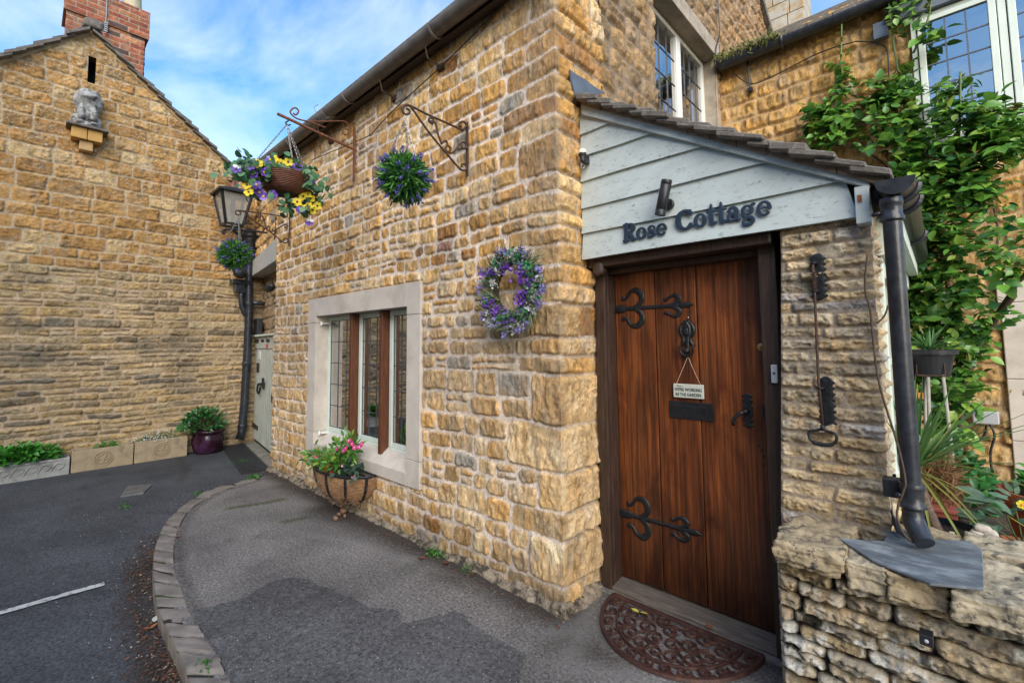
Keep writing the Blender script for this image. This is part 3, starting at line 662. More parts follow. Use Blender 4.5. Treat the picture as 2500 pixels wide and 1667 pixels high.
for (a, c) in ((y0 + .42, ym - .06), (ym + .3, y1 - .04)):
    for i in range(9):
        ya, yb = a + (c - a) * i / 9, a + (c - a) * (i + 1) / 9; q = .02 * (i % 2); b.add([(XW - .12 - q, ya, z0), (XW - .14 + q, yb, z0), (XW - .14 + q, yb, z1), (XW - .12 - q, ya, z1)], [(0, 1, 2, 3)])
b.build('curtain', M('curtain_cloth', (.6, .6, .56), .9), cot, smooth=True)
# gutter along the front eave, brackets and bits of string tied to it
b = MB(); YG, ZG, rg = 1.985, 3.80, .062
ys = [-6.35, -5.3, -4.2, -3.1, -2.0, XC + .12]
for i in range(17):
    a = rad(180 + 180 * i / 16)
prof = [(math.cos(rad(180 + 180 * i / 12)) * rg, math.sin(rad(180 + 180 * i / 12)) * rg) for i in range(13)]
pin = [(x * .9, z * .9) for x, z in prof[::-1]]
lp = prof + pin
vs = [(X0, YG + a, ZG + .05 + c) for X0 in (-6.38, XC + .15) for a, c in lp]; n_ = len(lp)
b.add(vs, [(i, (i + 1) % n_, n_ + (i + 1) % n_, n_ + i) for i in range(n_)] + [tuple(range(n_))[::-1], tuple(range(n_, 2 * n_))])
for X0 in (-5.3, -3.95, -2.62):
    q = [(X0, YG + x * 1.12, ZG + .05 + z * 1.12) for x, z in prof]; b.tube(q, .012, 6)
gut = b.build('gutter', GUTA, cot, smooth=False)
for X0 in (-4.62, -3.4, -2.75):
    b = MB(); b.tube([(X0, YG + .0, ZG - .02), (X0 + .01, YG + .02, ZG - .12), (X0 + .02, YA - .02, ZG - .14)], .006, 6); b.box((X0 - .02, YA - .04, ZG - .16), (X0 + .05, YA + .02, ZG - .12)); b.build('gutter_bracket', RUSTD, cot)
b = MB()
for k in range(5): b.tube([(-4.5 + .03 * k, YG - .075, ZG + .03), (-4.47 + .03 * k, YG - .03, ZG - .03), (-4.44 + .03 * k, YG + .06, ZG + .0)], .004, 5)
b.tube(spline([(-4.5, YG - .07, ZG + .06), (-4.53, YG - .08, ZG + .12), (-4.5, YG - .05, ZG + .15)]), .003, 5); b.build('string', CHAIN, cot)
# soffit board under the gutter: dark timber
b = MB(); b.box((-6.3, 2.05, 3.80), (XC + .05, 2.12, 3.93)); b.build('fascia_board', OAKD, cot)
# cable clipped along the wall below the eave and down the side wall
b = MB(); b.tube(spline([at(905, 330, 1, 2.11), at(960, 270, 1, 2.11), at(1080, 160, 1, 2.11), at(1180, 60, 1, 2.11), at(1250, -20, 1, 2.11)], 8), .0045, 5)
b.build('cable', BLACKP, cot); b = MB()
b.tube(spline([at(905, 330, 1, 2.11), at(860, 350, 1, 2.11), at(800, 375, 1, 2.10), at(760, 392, 1, 2.11)], 6), .0045, 5)
b.build('cable', BLACKP, cot); b = MB()
b.tube(spline([at(1752, -20, 0, XC + .04), at(1755, 30, 0, XC + .04), at(1757, 80, 0, XC + .04), at(1748, 120, 0, XC + .05), at(1747, 150, 0, XC + .05)], 6), .006, 5)
b.build('cable', BLACKP, cot)
# lead flashing where the porch roof meets the corner
b = MB(); P_ = [at(*p, 0, XC + .035) for p in ((1388, 172), (1393, 205), (1402, 238), (1440, 235), (1475, 229), (1450, 215), (1425, 196), (1400, 182))]
b.add([tuple(p) for p in P_] + [(p[0] + .012, p[1], p[2]) for p in P_], [tuple(range(8)), tuple(range(8, 16))] + [(i, (i + 1) % 8, 8 + (i + 1) % 8, 8 + i) for i in range(8)]); b.build('flashing', LEAD, cot)
#@@PART3
# ---- lane end of the cottage: wall over the gate, concrete lintel
E0 = np.array([-6.09, 2.20, 0]); E1 = np.array([-8.02, 2.47, 0]); eL = float(np.linalg.norm(E1 - E0)); eu = (E0 - E1) / eL; en_ = np.array([eu[1], -eu[0], 0.0])
def ept(u, z, o=0.0): return tuple(E1 + eu * u + en_ * o + np.array([0, 0, z]))
for (v0, v1, o) in ((2.86, 4.1, 0.0), (1.6, 2.66, -.16)):
    u = np.arange(0, eL + .03, .014); v = np.arange(v0, v1, .014)
    lay = courses(eL + .1, v1 - v0 + .2, lambda v: .15, lambda v: .24, rng, .1, 0, v0)
    UU, VV, HH, CC, DD = stonefield(u, v, lay, rng, joint=.018, warp=.02, depth=.024, rough=.009, seed=23 + int(v0), palette=(palA if v0 > 2 else palC), mortar=(.42, .33, .25), stri=2)
    fieldmesh('wall', UU, VV, HH, CC, E1 + en_ * o, eu, (0, 0, 1), en_, np.ones(UU.shape, bool), STONE_T, cot)
b = MB(); q = [ept(-.02, 2.60, -.2), ept(eL + .0, 2.60, -.2), ept(eL + .0, 2.60, .05), ept(-.02, 2.60, .05)]
b.hexa([*q, ept(-.02, 2.84, -.2), ept(eL, 2.90, -.2), ept(eL, 2.90, .05), ept(-.02, 2.84, .05)]); b.build('door_lintel', CONC, cot, bevel=.006)
# ---- garden wing: wall behind the climbing rose
YD = 5.16
u = np.arange(0, 3.4, .0115); v = np.arange(.2, 4.64, .0115)
lay = courses(3.4, 4.6, lambda v: .145, lambda v: .27, np.random.default_rng(4), .05, 0, .2)
UU, VV, HH, CC, DD = stonefield(u, v, lay, np.random.default_rng(9), joint=.022, warp=.024, edge=.014, depth=.024, rough=.011, seed=31, palette=palD, mortar=(.52, .36, .20), stri=2.4, wob=.007)
DX0, DX1, DZ0, DZ1 = -.045, 1.15, 3.14, 4.26
dd = np.maximum(np.maximum((DX0 + 1.64) - UU, UU - (DX1 + 1.64)), np.maximum(DZ0 - VV, VV - DZ1)); HH *= ss(dd, 0, .015)
fieldmesh('wall', UU, VV, HH, CC, (-1.64, YD, 0), (1, 0, 0), (0, 0, 1), (0, -1, 0), dd > -.012, STONE_T, cot)
# wing roof: stone slates over a dark eave
b = MB(); r_ = random.Random(3)
b.hexa([(-1.6, 4.98, 4.44), (2.2, 4.98, 4.44), (2.2, 7.4, 6.0), (-1.6, 7.4, 6.0), (-1.6, 4.98, 4.50), (2.2, 4.98, 4.50), (2.2, 7.4, 6.06), (-1.6, 7.4, 6.06)])
for c in range(14):
    t = c / 14; y = 4.95 + 2.4 * t; z = 4.51 + 1.55 * t; x = -1.6
    while x < 2.2:
        wd = r_.uniform(.16, .32); jz = r_.uniform(0, .012); b.hexa([(x, y, z + jz - .03), (x + wd - .006, y, z + jz - .03), (x + wd - .006, y + .3, z + .16), (x, y + .3, z + .16), (x, y, z + jz), (x + wd - .006, y, z + jz), (x + wd - .006, y + .3, z + .19), (x, y + .3, z + .19)]); x += wd
b.build('roof', SLATE, cot)
b = MB(); rg2 = .065; prof = [(math.cos(rad(180 + 180 * i / 12)) * rg2, math.sin(rad(180 + 180 * i / 12)) * rg2) for i in range(13)]; lp = prof + [(x * .88, z * .88) for x, z in prof[::-1]]; n_ = len(lp)
vs = [(X0, 5.0 + a, 4.48 + c) for X0 in (-1.58, 2.2) for a, c in lp]
b.add(vs, [(i, (i + 1) % n_, n_ + (i + 1) % n_, n_ + i) for i in range(n_)] + [tuple(range(n_))[::-1], tuple(range(n_, 2 * n_))])
for X0 in (-.12, -.98): b.tube([(X0, 5.0 + x * 1.1, 4.48 + z * 1.1) for x, z in prof], .012, 6)
b.build('gutter', PIPE, cot)
for X0, pp in ((-1.16, (1824, 140, 1832, 220)), (-.17, (2166, 0, 2168, 60))):
    b = MB(); a_, c_ = at(pp[0], pp[1], 1, 5.08), at(pp[2], pp[3], 1, 5.10); b.tube([a_, c_], .012, 6); b.box(c_ - .02, c_ + .02); b.build('gutter_bracket', IRON, cot)
b = MB(); p0 = at(2132, 66, 1, 5.10); p1 = at(2170, 90, 1, 5.10); b.box((p0[0], 5.06, p1[2]), (p1[0], 5.13, p0[2])); b.build('lintel_end', LEAD, cot)
p0 = at(2165, 40, 1, 5.08)
b = MB(); b.box((p0[0] + .01, 5.05, DZ1 + .005), (1.4, 5.13, DZ1 + .15)); b.build('window_lintel', LEAD, cot, bevel=.004)
b = MB(); xs = [DX0, .485, 1.02]
YQ = 5.10
b.box((DX0, YQ, DZ1 - .03), (DX1, YQ + .1, DZ1 + .0)); b.box((DX0, YQ, DZ0), (DX1, YQ + .1, DZ0 + .05)); b.box((DX0, YQ + .001, DZ0 + .05), (DX0 + .035, YQ + .1, DZ1 - .03)); b.box((.465, YQ - .004, DZ0 + .05), (.51, YQ + .1, DZ1 - .03)); b.box((DX1 - .06, YQ + .001, DZ0 + .05), (DX1, YQ + .1, DZ1 - .03))
b.box((DX0 - .02, YQ - .05, DZ0 - .035), (DX1, YQ + .05, DZ0 - .001)); wf = b.build('window_frame', SAGE2, cot, bevel=.004)
for (a, c) in ((DX0 + .042, .458), (.517, DX1 - .065)):
    b = MB(); z0, z1 = DZ0 + .056, DZ1 - .036; f = .045
    b.box((a, YQ - .012, z0), (a + f, YQ + .04, z1)); b.box((c - f, YQ - .012, z0), (c, YQ + .04, z1)); b.box((a + f, YQ - .011, z0), (c - f, YQ + .04, z0 + f)); b.box((a + f, YQ - .011, z1 - f), (c - f, YQ + .04, z1))
    sh = b.build('sash', SAGE2, wf, bevel=.004)
for (a, c) in ((DX0 + .087, .413), (.562, DX1 - .11)):
    z0, z1 = DZ0 + .1, DZ1 - .08
    b = MB()
    for i in (1, 2): xx = a + (c - a) * i / 3; b.box((xx - .005, YQ + .004, z0), (xx + .005, YQ + .014, z1))
    for i in range(1, 5): zz = z0 + (z1 - z0) * i / 5; b.box((a, YQ + .003, zz - .005), (c, YQ + .015, zz + .005))
    b.build('glazing_bars', CAME, wf); b = MB(); b.add([(a, YQ + .009, z0), (c, YQ + .009, z0), (c, YQ + .009, z1), (a, YQ + .009, z1)], [(0, 1, 2, 3)]); b.build('glass', glassmat('sky_glass', (.5, .55, .6), .42) if 'sky_glass' not in MATS else MATS['sky_glass'], wf)
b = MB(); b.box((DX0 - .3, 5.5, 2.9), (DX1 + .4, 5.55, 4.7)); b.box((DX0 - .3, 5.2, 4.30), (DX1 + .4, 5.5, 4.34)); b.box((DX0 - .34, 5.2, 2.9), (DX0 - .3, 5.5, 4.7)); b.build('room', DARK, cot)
# dressed quoins of the garden door at the right edge
for (z0, z1, wd) in ((.30, .74, .34), (.743, 1.20, .30), (1.203, 1.78, .36), (1.783, 1.98, .9)):
    b = MB(); b.box((.345 if z1 < 1.9 else .33, YD - .045, z0), (.345 + wd, YD + .1, z1)); b.build('door_surround', DRESSED, cot, bevel=.006)
b = MB(); b.box((.75, YD - .0, .3), (1.3, YD + .03, 1.78)); b.build('garden_door', GATEP, cot)
# chimney of dressed stone behind the wing roof
pc = at(1900, 60, 1, 7.6); b = MB(); zc = 6.1
rngq = random.Random(8)
for r in range(9):
    z = zc - .6 + r * .21; x = pc[0] - .55
    while x < pc[0] + .35:
        wd = rngq.uniform(.22, .5); wd = min(wd, pc[0] + .36 - x); b.box((x, 7.5, z), (x + wd - .008, 8.1, z + .202)); x += wd
chm = b.build('chimney', stonemat('chimney_stone') and M('chimney_ashlar', (.40, .37, .31), .9, var=.12, scale=5, bump=.4, col2=(.36, .24, .11), thr=(.52, .6), s2=2.2), cot, bevel=.006)
b = MB(); b.box((pc[0] - .65, 7.42, zc - .35), (pc[0] + .45, 8.2, zc - .16)); b.build('string_course', DRESSED, chm, bevel=.02)
# moss and stonecrop growing in the gutter end
rng5 = np.random.default_rng(55); n = 900
base = np.array([at(1745 + 160 * t, 150 - 62 * t, 1, 4.97) for t in rng5.uniform(0, 1, n)]); base += rng5.normal(0, 1, (n, 3)) * np.array([.02, .045, .022])
D_ = rdirs(n, rng5) * np.array([1, 1, .5]) + np.array([0, -.3, .25]); hang = rng5.random(n) < .35; D_[hang] = D_[hang] * .4 + np.array([0, -.25, -1])
ms = leaves('gutter_stonecrop', base, D_, rdirs(n, rng5), rng5.uniform(.02, .07, n), .012, leafmat('stonecrop_leaf', (.10, .12, .025), (.19, .22, .05), .7, .1, (.20, .12, .05)), None, .3)
tag(ms, 'green and straw coloured stonecrop clump spilling over the end of the high gutter', 'plant')

# ================================================================== THE HOUSE ACROSS THE LANE END
hs = thing('gable_house', 'stone gable end with lichened slates, red brick chimney and a carved figure on a shelf', 'house', (-8.0, .4, 0))
XH = -8.0
def roofz(y): return np.where(y > .405, 5.70 - (y - .405) * .826, 5.70 - (.405 - y) * 1.0)
u = np.arange(-.9, 2.75, .011); v = np.concatenate([np.arange(-.1, 2.5, .0105), np.arange(2.5, 5.75, .0115)])
r1 = np.random.default_rng(17)
lay = courses(3.7, 2.63, lambda v: .078 if v < 1.55 else .105, lambda v: .33, r1, .12, -.95, -.1)
vt = max(s[3] for s in lay)
lay += courses(3.7, 3.3, lambda v: .155, lambda v: .29, r1, .0, -.95, vt)
lay = [(a, bb, c, d) if c > vt - .01 else (a, bb, c, min(d, vt)) for a, bb, c, d in lay]
UU, VV, HH, CC, DD = stonefield(u, v, lay, r1, joint=.019, warp=.024, edge=.013, depth=.014, rough=.0075, seed=41, palette=palL, mortar=(.44, .35, .235), stri=.8, wob=.009)
low = ss(2.5 - VV, 0, .1)
CC = CC * (1 - low[..., None]) + (CC * np.array((1.0, .98, .96))) * low[..., None]
mor = (1 - ss(DD, -.002, .004)) * low; CC = CC * (1 - .5 * mor[..., None]) + .5 * mor[..., None] * np.array((.46, .33, .23))
lich = ss(fbm(UU * 1.2 + 3, VV * 3.4, 91, 5, .6), .02, .42) * ss(2.75 - VV, 0, .4) * ss(VV, .5, 1.1) * ss(1.9 - UU, -.2, .7)
CC = CC * (1 - .62 * lich[..., None]) + np.array((.12, .115, .10)) * (.45 * lich[..., None])
up = ss(VV, 3.2, 4.2); spk = ss(fbm(UU * 16, VV * 16, 95, 4, .7), .05, .5) * up; CC = CC * (1 - .38 * spk[..., None]) + np.array((.16, .12, .07)) * (.25 * spk[..., None]); wsp = (fbm(UU * 60, VV * 60, 97, 2) > .52) * up; CC = CC * (1 - .7 * wsp[..., None]) + np.array((.55, .5, .4)) * (.7 * wsp[..., None])
HH += .012 * (fbm(UU * 1.7, VV * 2.2, 99, 3)) * low
slot = (np.abs(UU - .441) < .032) & (VV > 4.99) & (VV < 5.33)
fieldmesh('wall', UU, VV, HH, CC, (XH, 0, 0), (0, 1, 0), (0, 0, 1), (1, 0, 0), (VV < roofz(UU) - .05) & ~slot, STONE, hs)
b = MB(); b.box((XH - .35, .36, 4.9), (XH - .3, .52, 5.4)); b.box((XH - .3, .39, 4.97), (XH - .006, .402, 5.36)); b.box((XH - .3, .48, 4.97), (XH - .006, .492, 5.36)); b.build('slit_opening', DARK, hs)
# verge: mortar fillet and stepped stone slates on both slopes
b = MB()
for (y0, y1) in ((.405, 2.8), (.405, -1.0)):
    z0, z1 = float(roofz(y0)), float(roofz(y1)); b.hexa([(XH - .3, y0, z0 - .065), (XH - .3, y1, z1 - .065), (XH + .018, y1, z1 - .065), (XH + .018, y0, z0 - .065), (XH - .3, y0, z0 - .0), (XH - .3, y1, z1 - .0), (XH + .015, y1, z1 - .0), (XH + .015, y0, z0 - .0)])
b.build('verge_mortar', M('verge_mortar', (.40, .29, .16), .95, var=.2, scale=8, bump=.6), hs)
b = MB(); r_ = random.Random(12)
def slates(b, X0, X1, ya, yb, zf, step=.125, th=.040, lift=0.0):
    d = 1 if yb > ya else -1; y = ya
    while (yb - y) * d > 0:
        st = step * r_.uniform(.8, 1.2); x = X1
        while x > X0:
            wd = r_.uniform(.22, .42); oh = r_.uniform(-.01, .05) if x == X1 else 0
            z = zf(y) + lift; ze = zf(y + d * st * 1.6) + lift; t_ = th * r_.uniform(.8, 1.3)
            ys_, ye = y, y + d * st * 1.6
            # the lower edge of each slate rides on the course below
            b.hexa([(x - wd, ys_, z - .035), (x + oh, ys_, z - .035), (x + oh, ye, ze + .012), (x - wd, ye, ze + .012), (x - wd, ys_, z + t_ - .040), (x + oh, ys_, z + t_ - .040), (x + oh, ye, ze + .012 + t_), (x - wd, ye, ze + .012 + t_)])
            x -= wd + .004
        y += d * st
slates(b, XH - 1.0, XH + .07, .42, 2.85, roofz); slates(b, XH - 1.0, XH + .07, .39, -1.0, roofz)
b.build('roof', SLATE, hs)
b = MB(); rough_block(b, (XH - .05, .42, 5.76), (.14, .10, .06), None, 8, .3, .02, 4); b.build('ridge_cap', SLATE, hs, smooth=True)
b = MB(); slates(b, XH - 3.2, XH - .95, .42, 3.2, lambda y: float(roofz(y)) + .20)
b.build('roof', SLATE, hs)
b = MB(); b.hexa([(XH - .98, .8, float(roofz(.8)) + .05), (XH - .9, .8, float(roofz(.8)) + .05), (XH - .9, 3.0, float(roofz(3.0)) + .05), (XH - .98, 3.0, float(roofz(3.0)) + .05), (XH - .98, .8, float(roofz(.8)) + .2), (XH - .93, .8, float(roofz(.8)) + .2), (XH - .93, 3.0, float(roofz(3.0)) + .2), (XH - .98, 3.0, float(roofz(3.0)) + .2)]); b.build('flashing', LEAD, hs)
b = MB(); b.box((XH - 8, -3.5, -.1), (XH - .32, 3.6, 3.9)); b.build('side_wall', CREAM, hs)
# brick chimney
def brickmat():
    mt, t, b = newmat('chimney_brick'); tcn = t.nodes.new('ShaderNodeTexCoord'); a = t.nodes.new('ShaderNodeAttribute'); a.attribute_name = 'Col'
    n = t.nodes.new('ShaderNodeTexNoise'); n.inputs['Scale'].default_value = 30; n.inputs['Detail'].default_value = 6; t.links.new(tcn.outputs['Object'], n.inputs['Vector'])
    hs_ = t.nodes.new('ShaderNodeHueSaturation'); mr = t.nodes.new('ShaderNodeMapRange'); mr.inputs['To Min'].default_value = .55; mr.inputs['To Max'].default_value = 1.45
    t.links.new(n.outputs['Fac'], mr.inputs[0]); t.links.new(mr.outputs[0], hs_.inputs['Value']); t.links.new(a.outputs['Color'], hs_.inputs['Color']); t.links.new(hs_.outputs[0], b.inputs['Base Color']); b.inputs['Roughness'].default_value = .9
    return mt
BRICK = brickmat()
def brickwall(name, O, U, W, H, nrm, parent, sd):
    rb = np.random.default_rng(sd); st = []; z = 0; row = 0
    while z < H:
        x = -.11 * (row % 2); 
        while x < W: st.append((x, x + .225, z, z + .075)); x += .225
        z += .075; row += 1
    u = np.arange(0, W + .001, .0085); v = np.arange(0, H + .001, .0085)
    def pal(x, y, r):
        c = lerp((.30, .075, .04), (.36, .115, .055), r.random()); q = r.random()
        if q < .12: c = (.09, .05, .045)
        elif q < .2: c = (.42, .16, .06)
        k = r.uniform(.75, 1.2); return tuple(t * k for t in c)
    A = stonefield(u, v, st, rb, joint=.011, warp=.003, edge=.006, depth=.006, rough=.0015, rr=.003, seed=sd, palette=pal, mortar=(.33, .27, .21), wob=.0015, tilt=.02)
    return fieldmesh(name, A[0], A[1], A[2], A[3], O, U, (0, 0, 1), nrm, np.ones(A[0].shape, bool), BRICK, parent)
pL, pR = at(165, 60, 0, XH - .45), at(352, 150, 0, XH - .45)
cx0 = XH - .45; cy0, cy1 = float(pL[1]) - .02, float(pR[1]) + .0
zb, zt = 5.0, 6.52
chm = thing('tmp', '', '', (0, 0, 0)); bpy.data.objects.remove(chm)
b = MB(); b.box((cx0 - .5, cy0 + .004, zb), (cx0 - .004, cy1 - .004, zt + .02)); chm = b.build('chimney', M('chimney_core', (.30, .12, .07), .9), hs)
brickwall('brickwork', (cx0, cy0, zb), (0, 1, 0), cy1 - cy0, zt - zb - .42, (1, 0, 0), chm, 3)
brickwall('brickwork', (cx0 - .5, cy1, zb), (1, 0, 0), .5, zt - zb - .42, (0, 1, 0), chm, 4)
brickwall('brickwork', (cx0 + .03, cy0 - .03, zt - .42), (0, 1, 0), cy1 - cy0 + .07, .42, (1, 0, 0), chm, 5)
brickwall('brickwork', (cx0 - .5, cy1 + .035, zt - .42), (1, 0, 0), .53, .42, (0, 1, 0), chm, 6)
b = MB(); b.box((cx0 - .5, cy0 - .03, zt - .425), (cx0 + .028, cy1 + .034, zt - .418)); b.build('oversailing_course', MATS['chimney_core'], chm)
POTM = M('chimney_pot', (.46, .40, .27), .85, var=.12, scale=8, bump=.3, col2=(.2, .18, .13), thr=(.55, .75))
for py_, h_ in ((322, .46), (262, .30)):
    pp = at(py_, 30, 0, cx0 - .22); z0_ = zt
    b = MB(); b.lathe([(.125, 0), (.115, h_ * .3), (.105, h_ * .75), (.105, h_ * .85), (.13, h_ * .88), (.13, h_ * .96), (.11, h_), (.09, h_), (.09, h_ * .8)], (cx0 - .22, pp[1], z0_ - .0), 20); b.build('chimney_pot', POTM, chm, smooth=True)
b = MB(); pa = at(260, 20, 0, cx0 + .05); pb = at(257, 82, 0, cx0 + .05); pdir = pa - pb; b.tube([pb, pb + pdir * 3.0], .008, 6)
for k in range(5): c = pb + np.array([0, .0, .03 + .03 * k]); b.box(c - np.array([.015, .02, .008]), c + np.array([.02, .02, .008]))
aer = b.build('aerial_pole', CHAIN, hs)
# shelf of three blocks and the carved seated figure on it
pa, pb = at(172, 318, 0, XH + .1), at(252, 338, 0, XH + .1); yc = (pa[1] + pb[1]) / 2; zs = 4.30
b = MB(); b.box((XH - .02, yc - .20, zs), (XH + .22, yc + .20, zs + .03)); b.build('shelf', SLATE, hs, bevel=.006)
OCH = M('dressed_ochre', (.50, .29, .09), .85, var=.1, scale=9, bump=.3)
for (ya, yb) in ((yc - .15, yc - .003), (yc + .003, yc + .145)):
    b = MB(); b.box((XH - .02, ya, zs - .145), (XH + .17, yb, zs - .001)); b.build('shelf_bracket', OCH, hs, bevel=.008)
b = MB(); b.box((XH - .02, yc - .068, zs - .27), (XH + .12, yc + .062, zs - .147)); b.build('shelf_bracket', M('dressed_tan', (.47, .30, .14), .85, var=.1, scale=9), hs, bevel=.008)
STAT = M('weathered_carving', (.34, .34, .33), .9, var=.25, scale=22, bump=.8, bdist=.006, col2=(.07, .07, .07), thr=(.5, .62), s2=16)
bm = bpy.data.meshes.new('carved_figure'); 
mbd = bpy.data.metaballs.new('mb'); mbo = bpy.data.objects.new('mb', mbd); COL.objects.link(mbo); mbd.resolution = .014; mbd.threshold = .35
def ball(x, y, z, r, sx=1, sy=1, sz=1):
    e = mbd.elements.new(type='ELLIPSOID'); e.co = (x, y, z); e.radius = r; e.size_x, e.size_y, e.size_z = sx, sy, sz
SX, SY, SZ = XH + .10, yc - .01, zs + .03
for (x, y, z, r, a, c, d) in [(-.01, 0, .20, .15, .9, 1.05, 1.3), (.02, 0, .37, .16, 1, 1.15, .75), (.05, 0, .42, .13, 1, 1.25, .8), (.10, 0, .385, .085, 1, 1.3, .7), (.13, 0, .37, .05, 1, 1.4, .6),
    (.07, -.062, .17, .065, .9, .8, 2.0), (.07, .058, .17, .065, .9, .8, 2.0), (.095, -.062, .035, .06, 1.2, 1, .6), (.095, .058, .035, .06, 1.2, 1, .6),
    (-.01, -.10, .09, .085, 1, .8, 1.1), (-.01, .105, .09, .085, 1, .8, 1.1), (.02, -.10, .33, .08, 1, .8, 1.3), (.02, .10, .33, .08, 1, .8, 1.3), (0, 0, .46, .10, 1, 1.4, .6), (0, 0, .30, .14, 1, 1.2, 1)]:
    ball(SX + x, SY + y, SZ + z, r, a, c, d)
bpy.context.view_layer.update()
me = bpy.data.meshes.new_from_object(mbo.evaluated_get(bpy.context.evaluated_depsgraph_get())); bpy.data.objects.remove(mbo)
for v_ in me.vertices:
    c = v_.co; k = float(fbm(np.array([c.y * 45 + c.x * 20]), np.array([c.z * 45 - c.x * 31]), 7, 3)[0]) * .014; v_.co = c + Vector((k, k * .6, k * .5))
for p in me.polygons: p.use_smooth = True
fig = link('carved_lion_figure', me, STAT); tag(fig, 'weathered grey carved lion sitting on the stone shelf of the gable', 'statue')
b = MB(); b.lathe([(.0, 0), (.13, 0), (.125, .045), (.0, .05)], (SX + .0, SY, SZ - .001), 16, sx=.95, sy=1.05); b.build('plinth', STAT, fig)
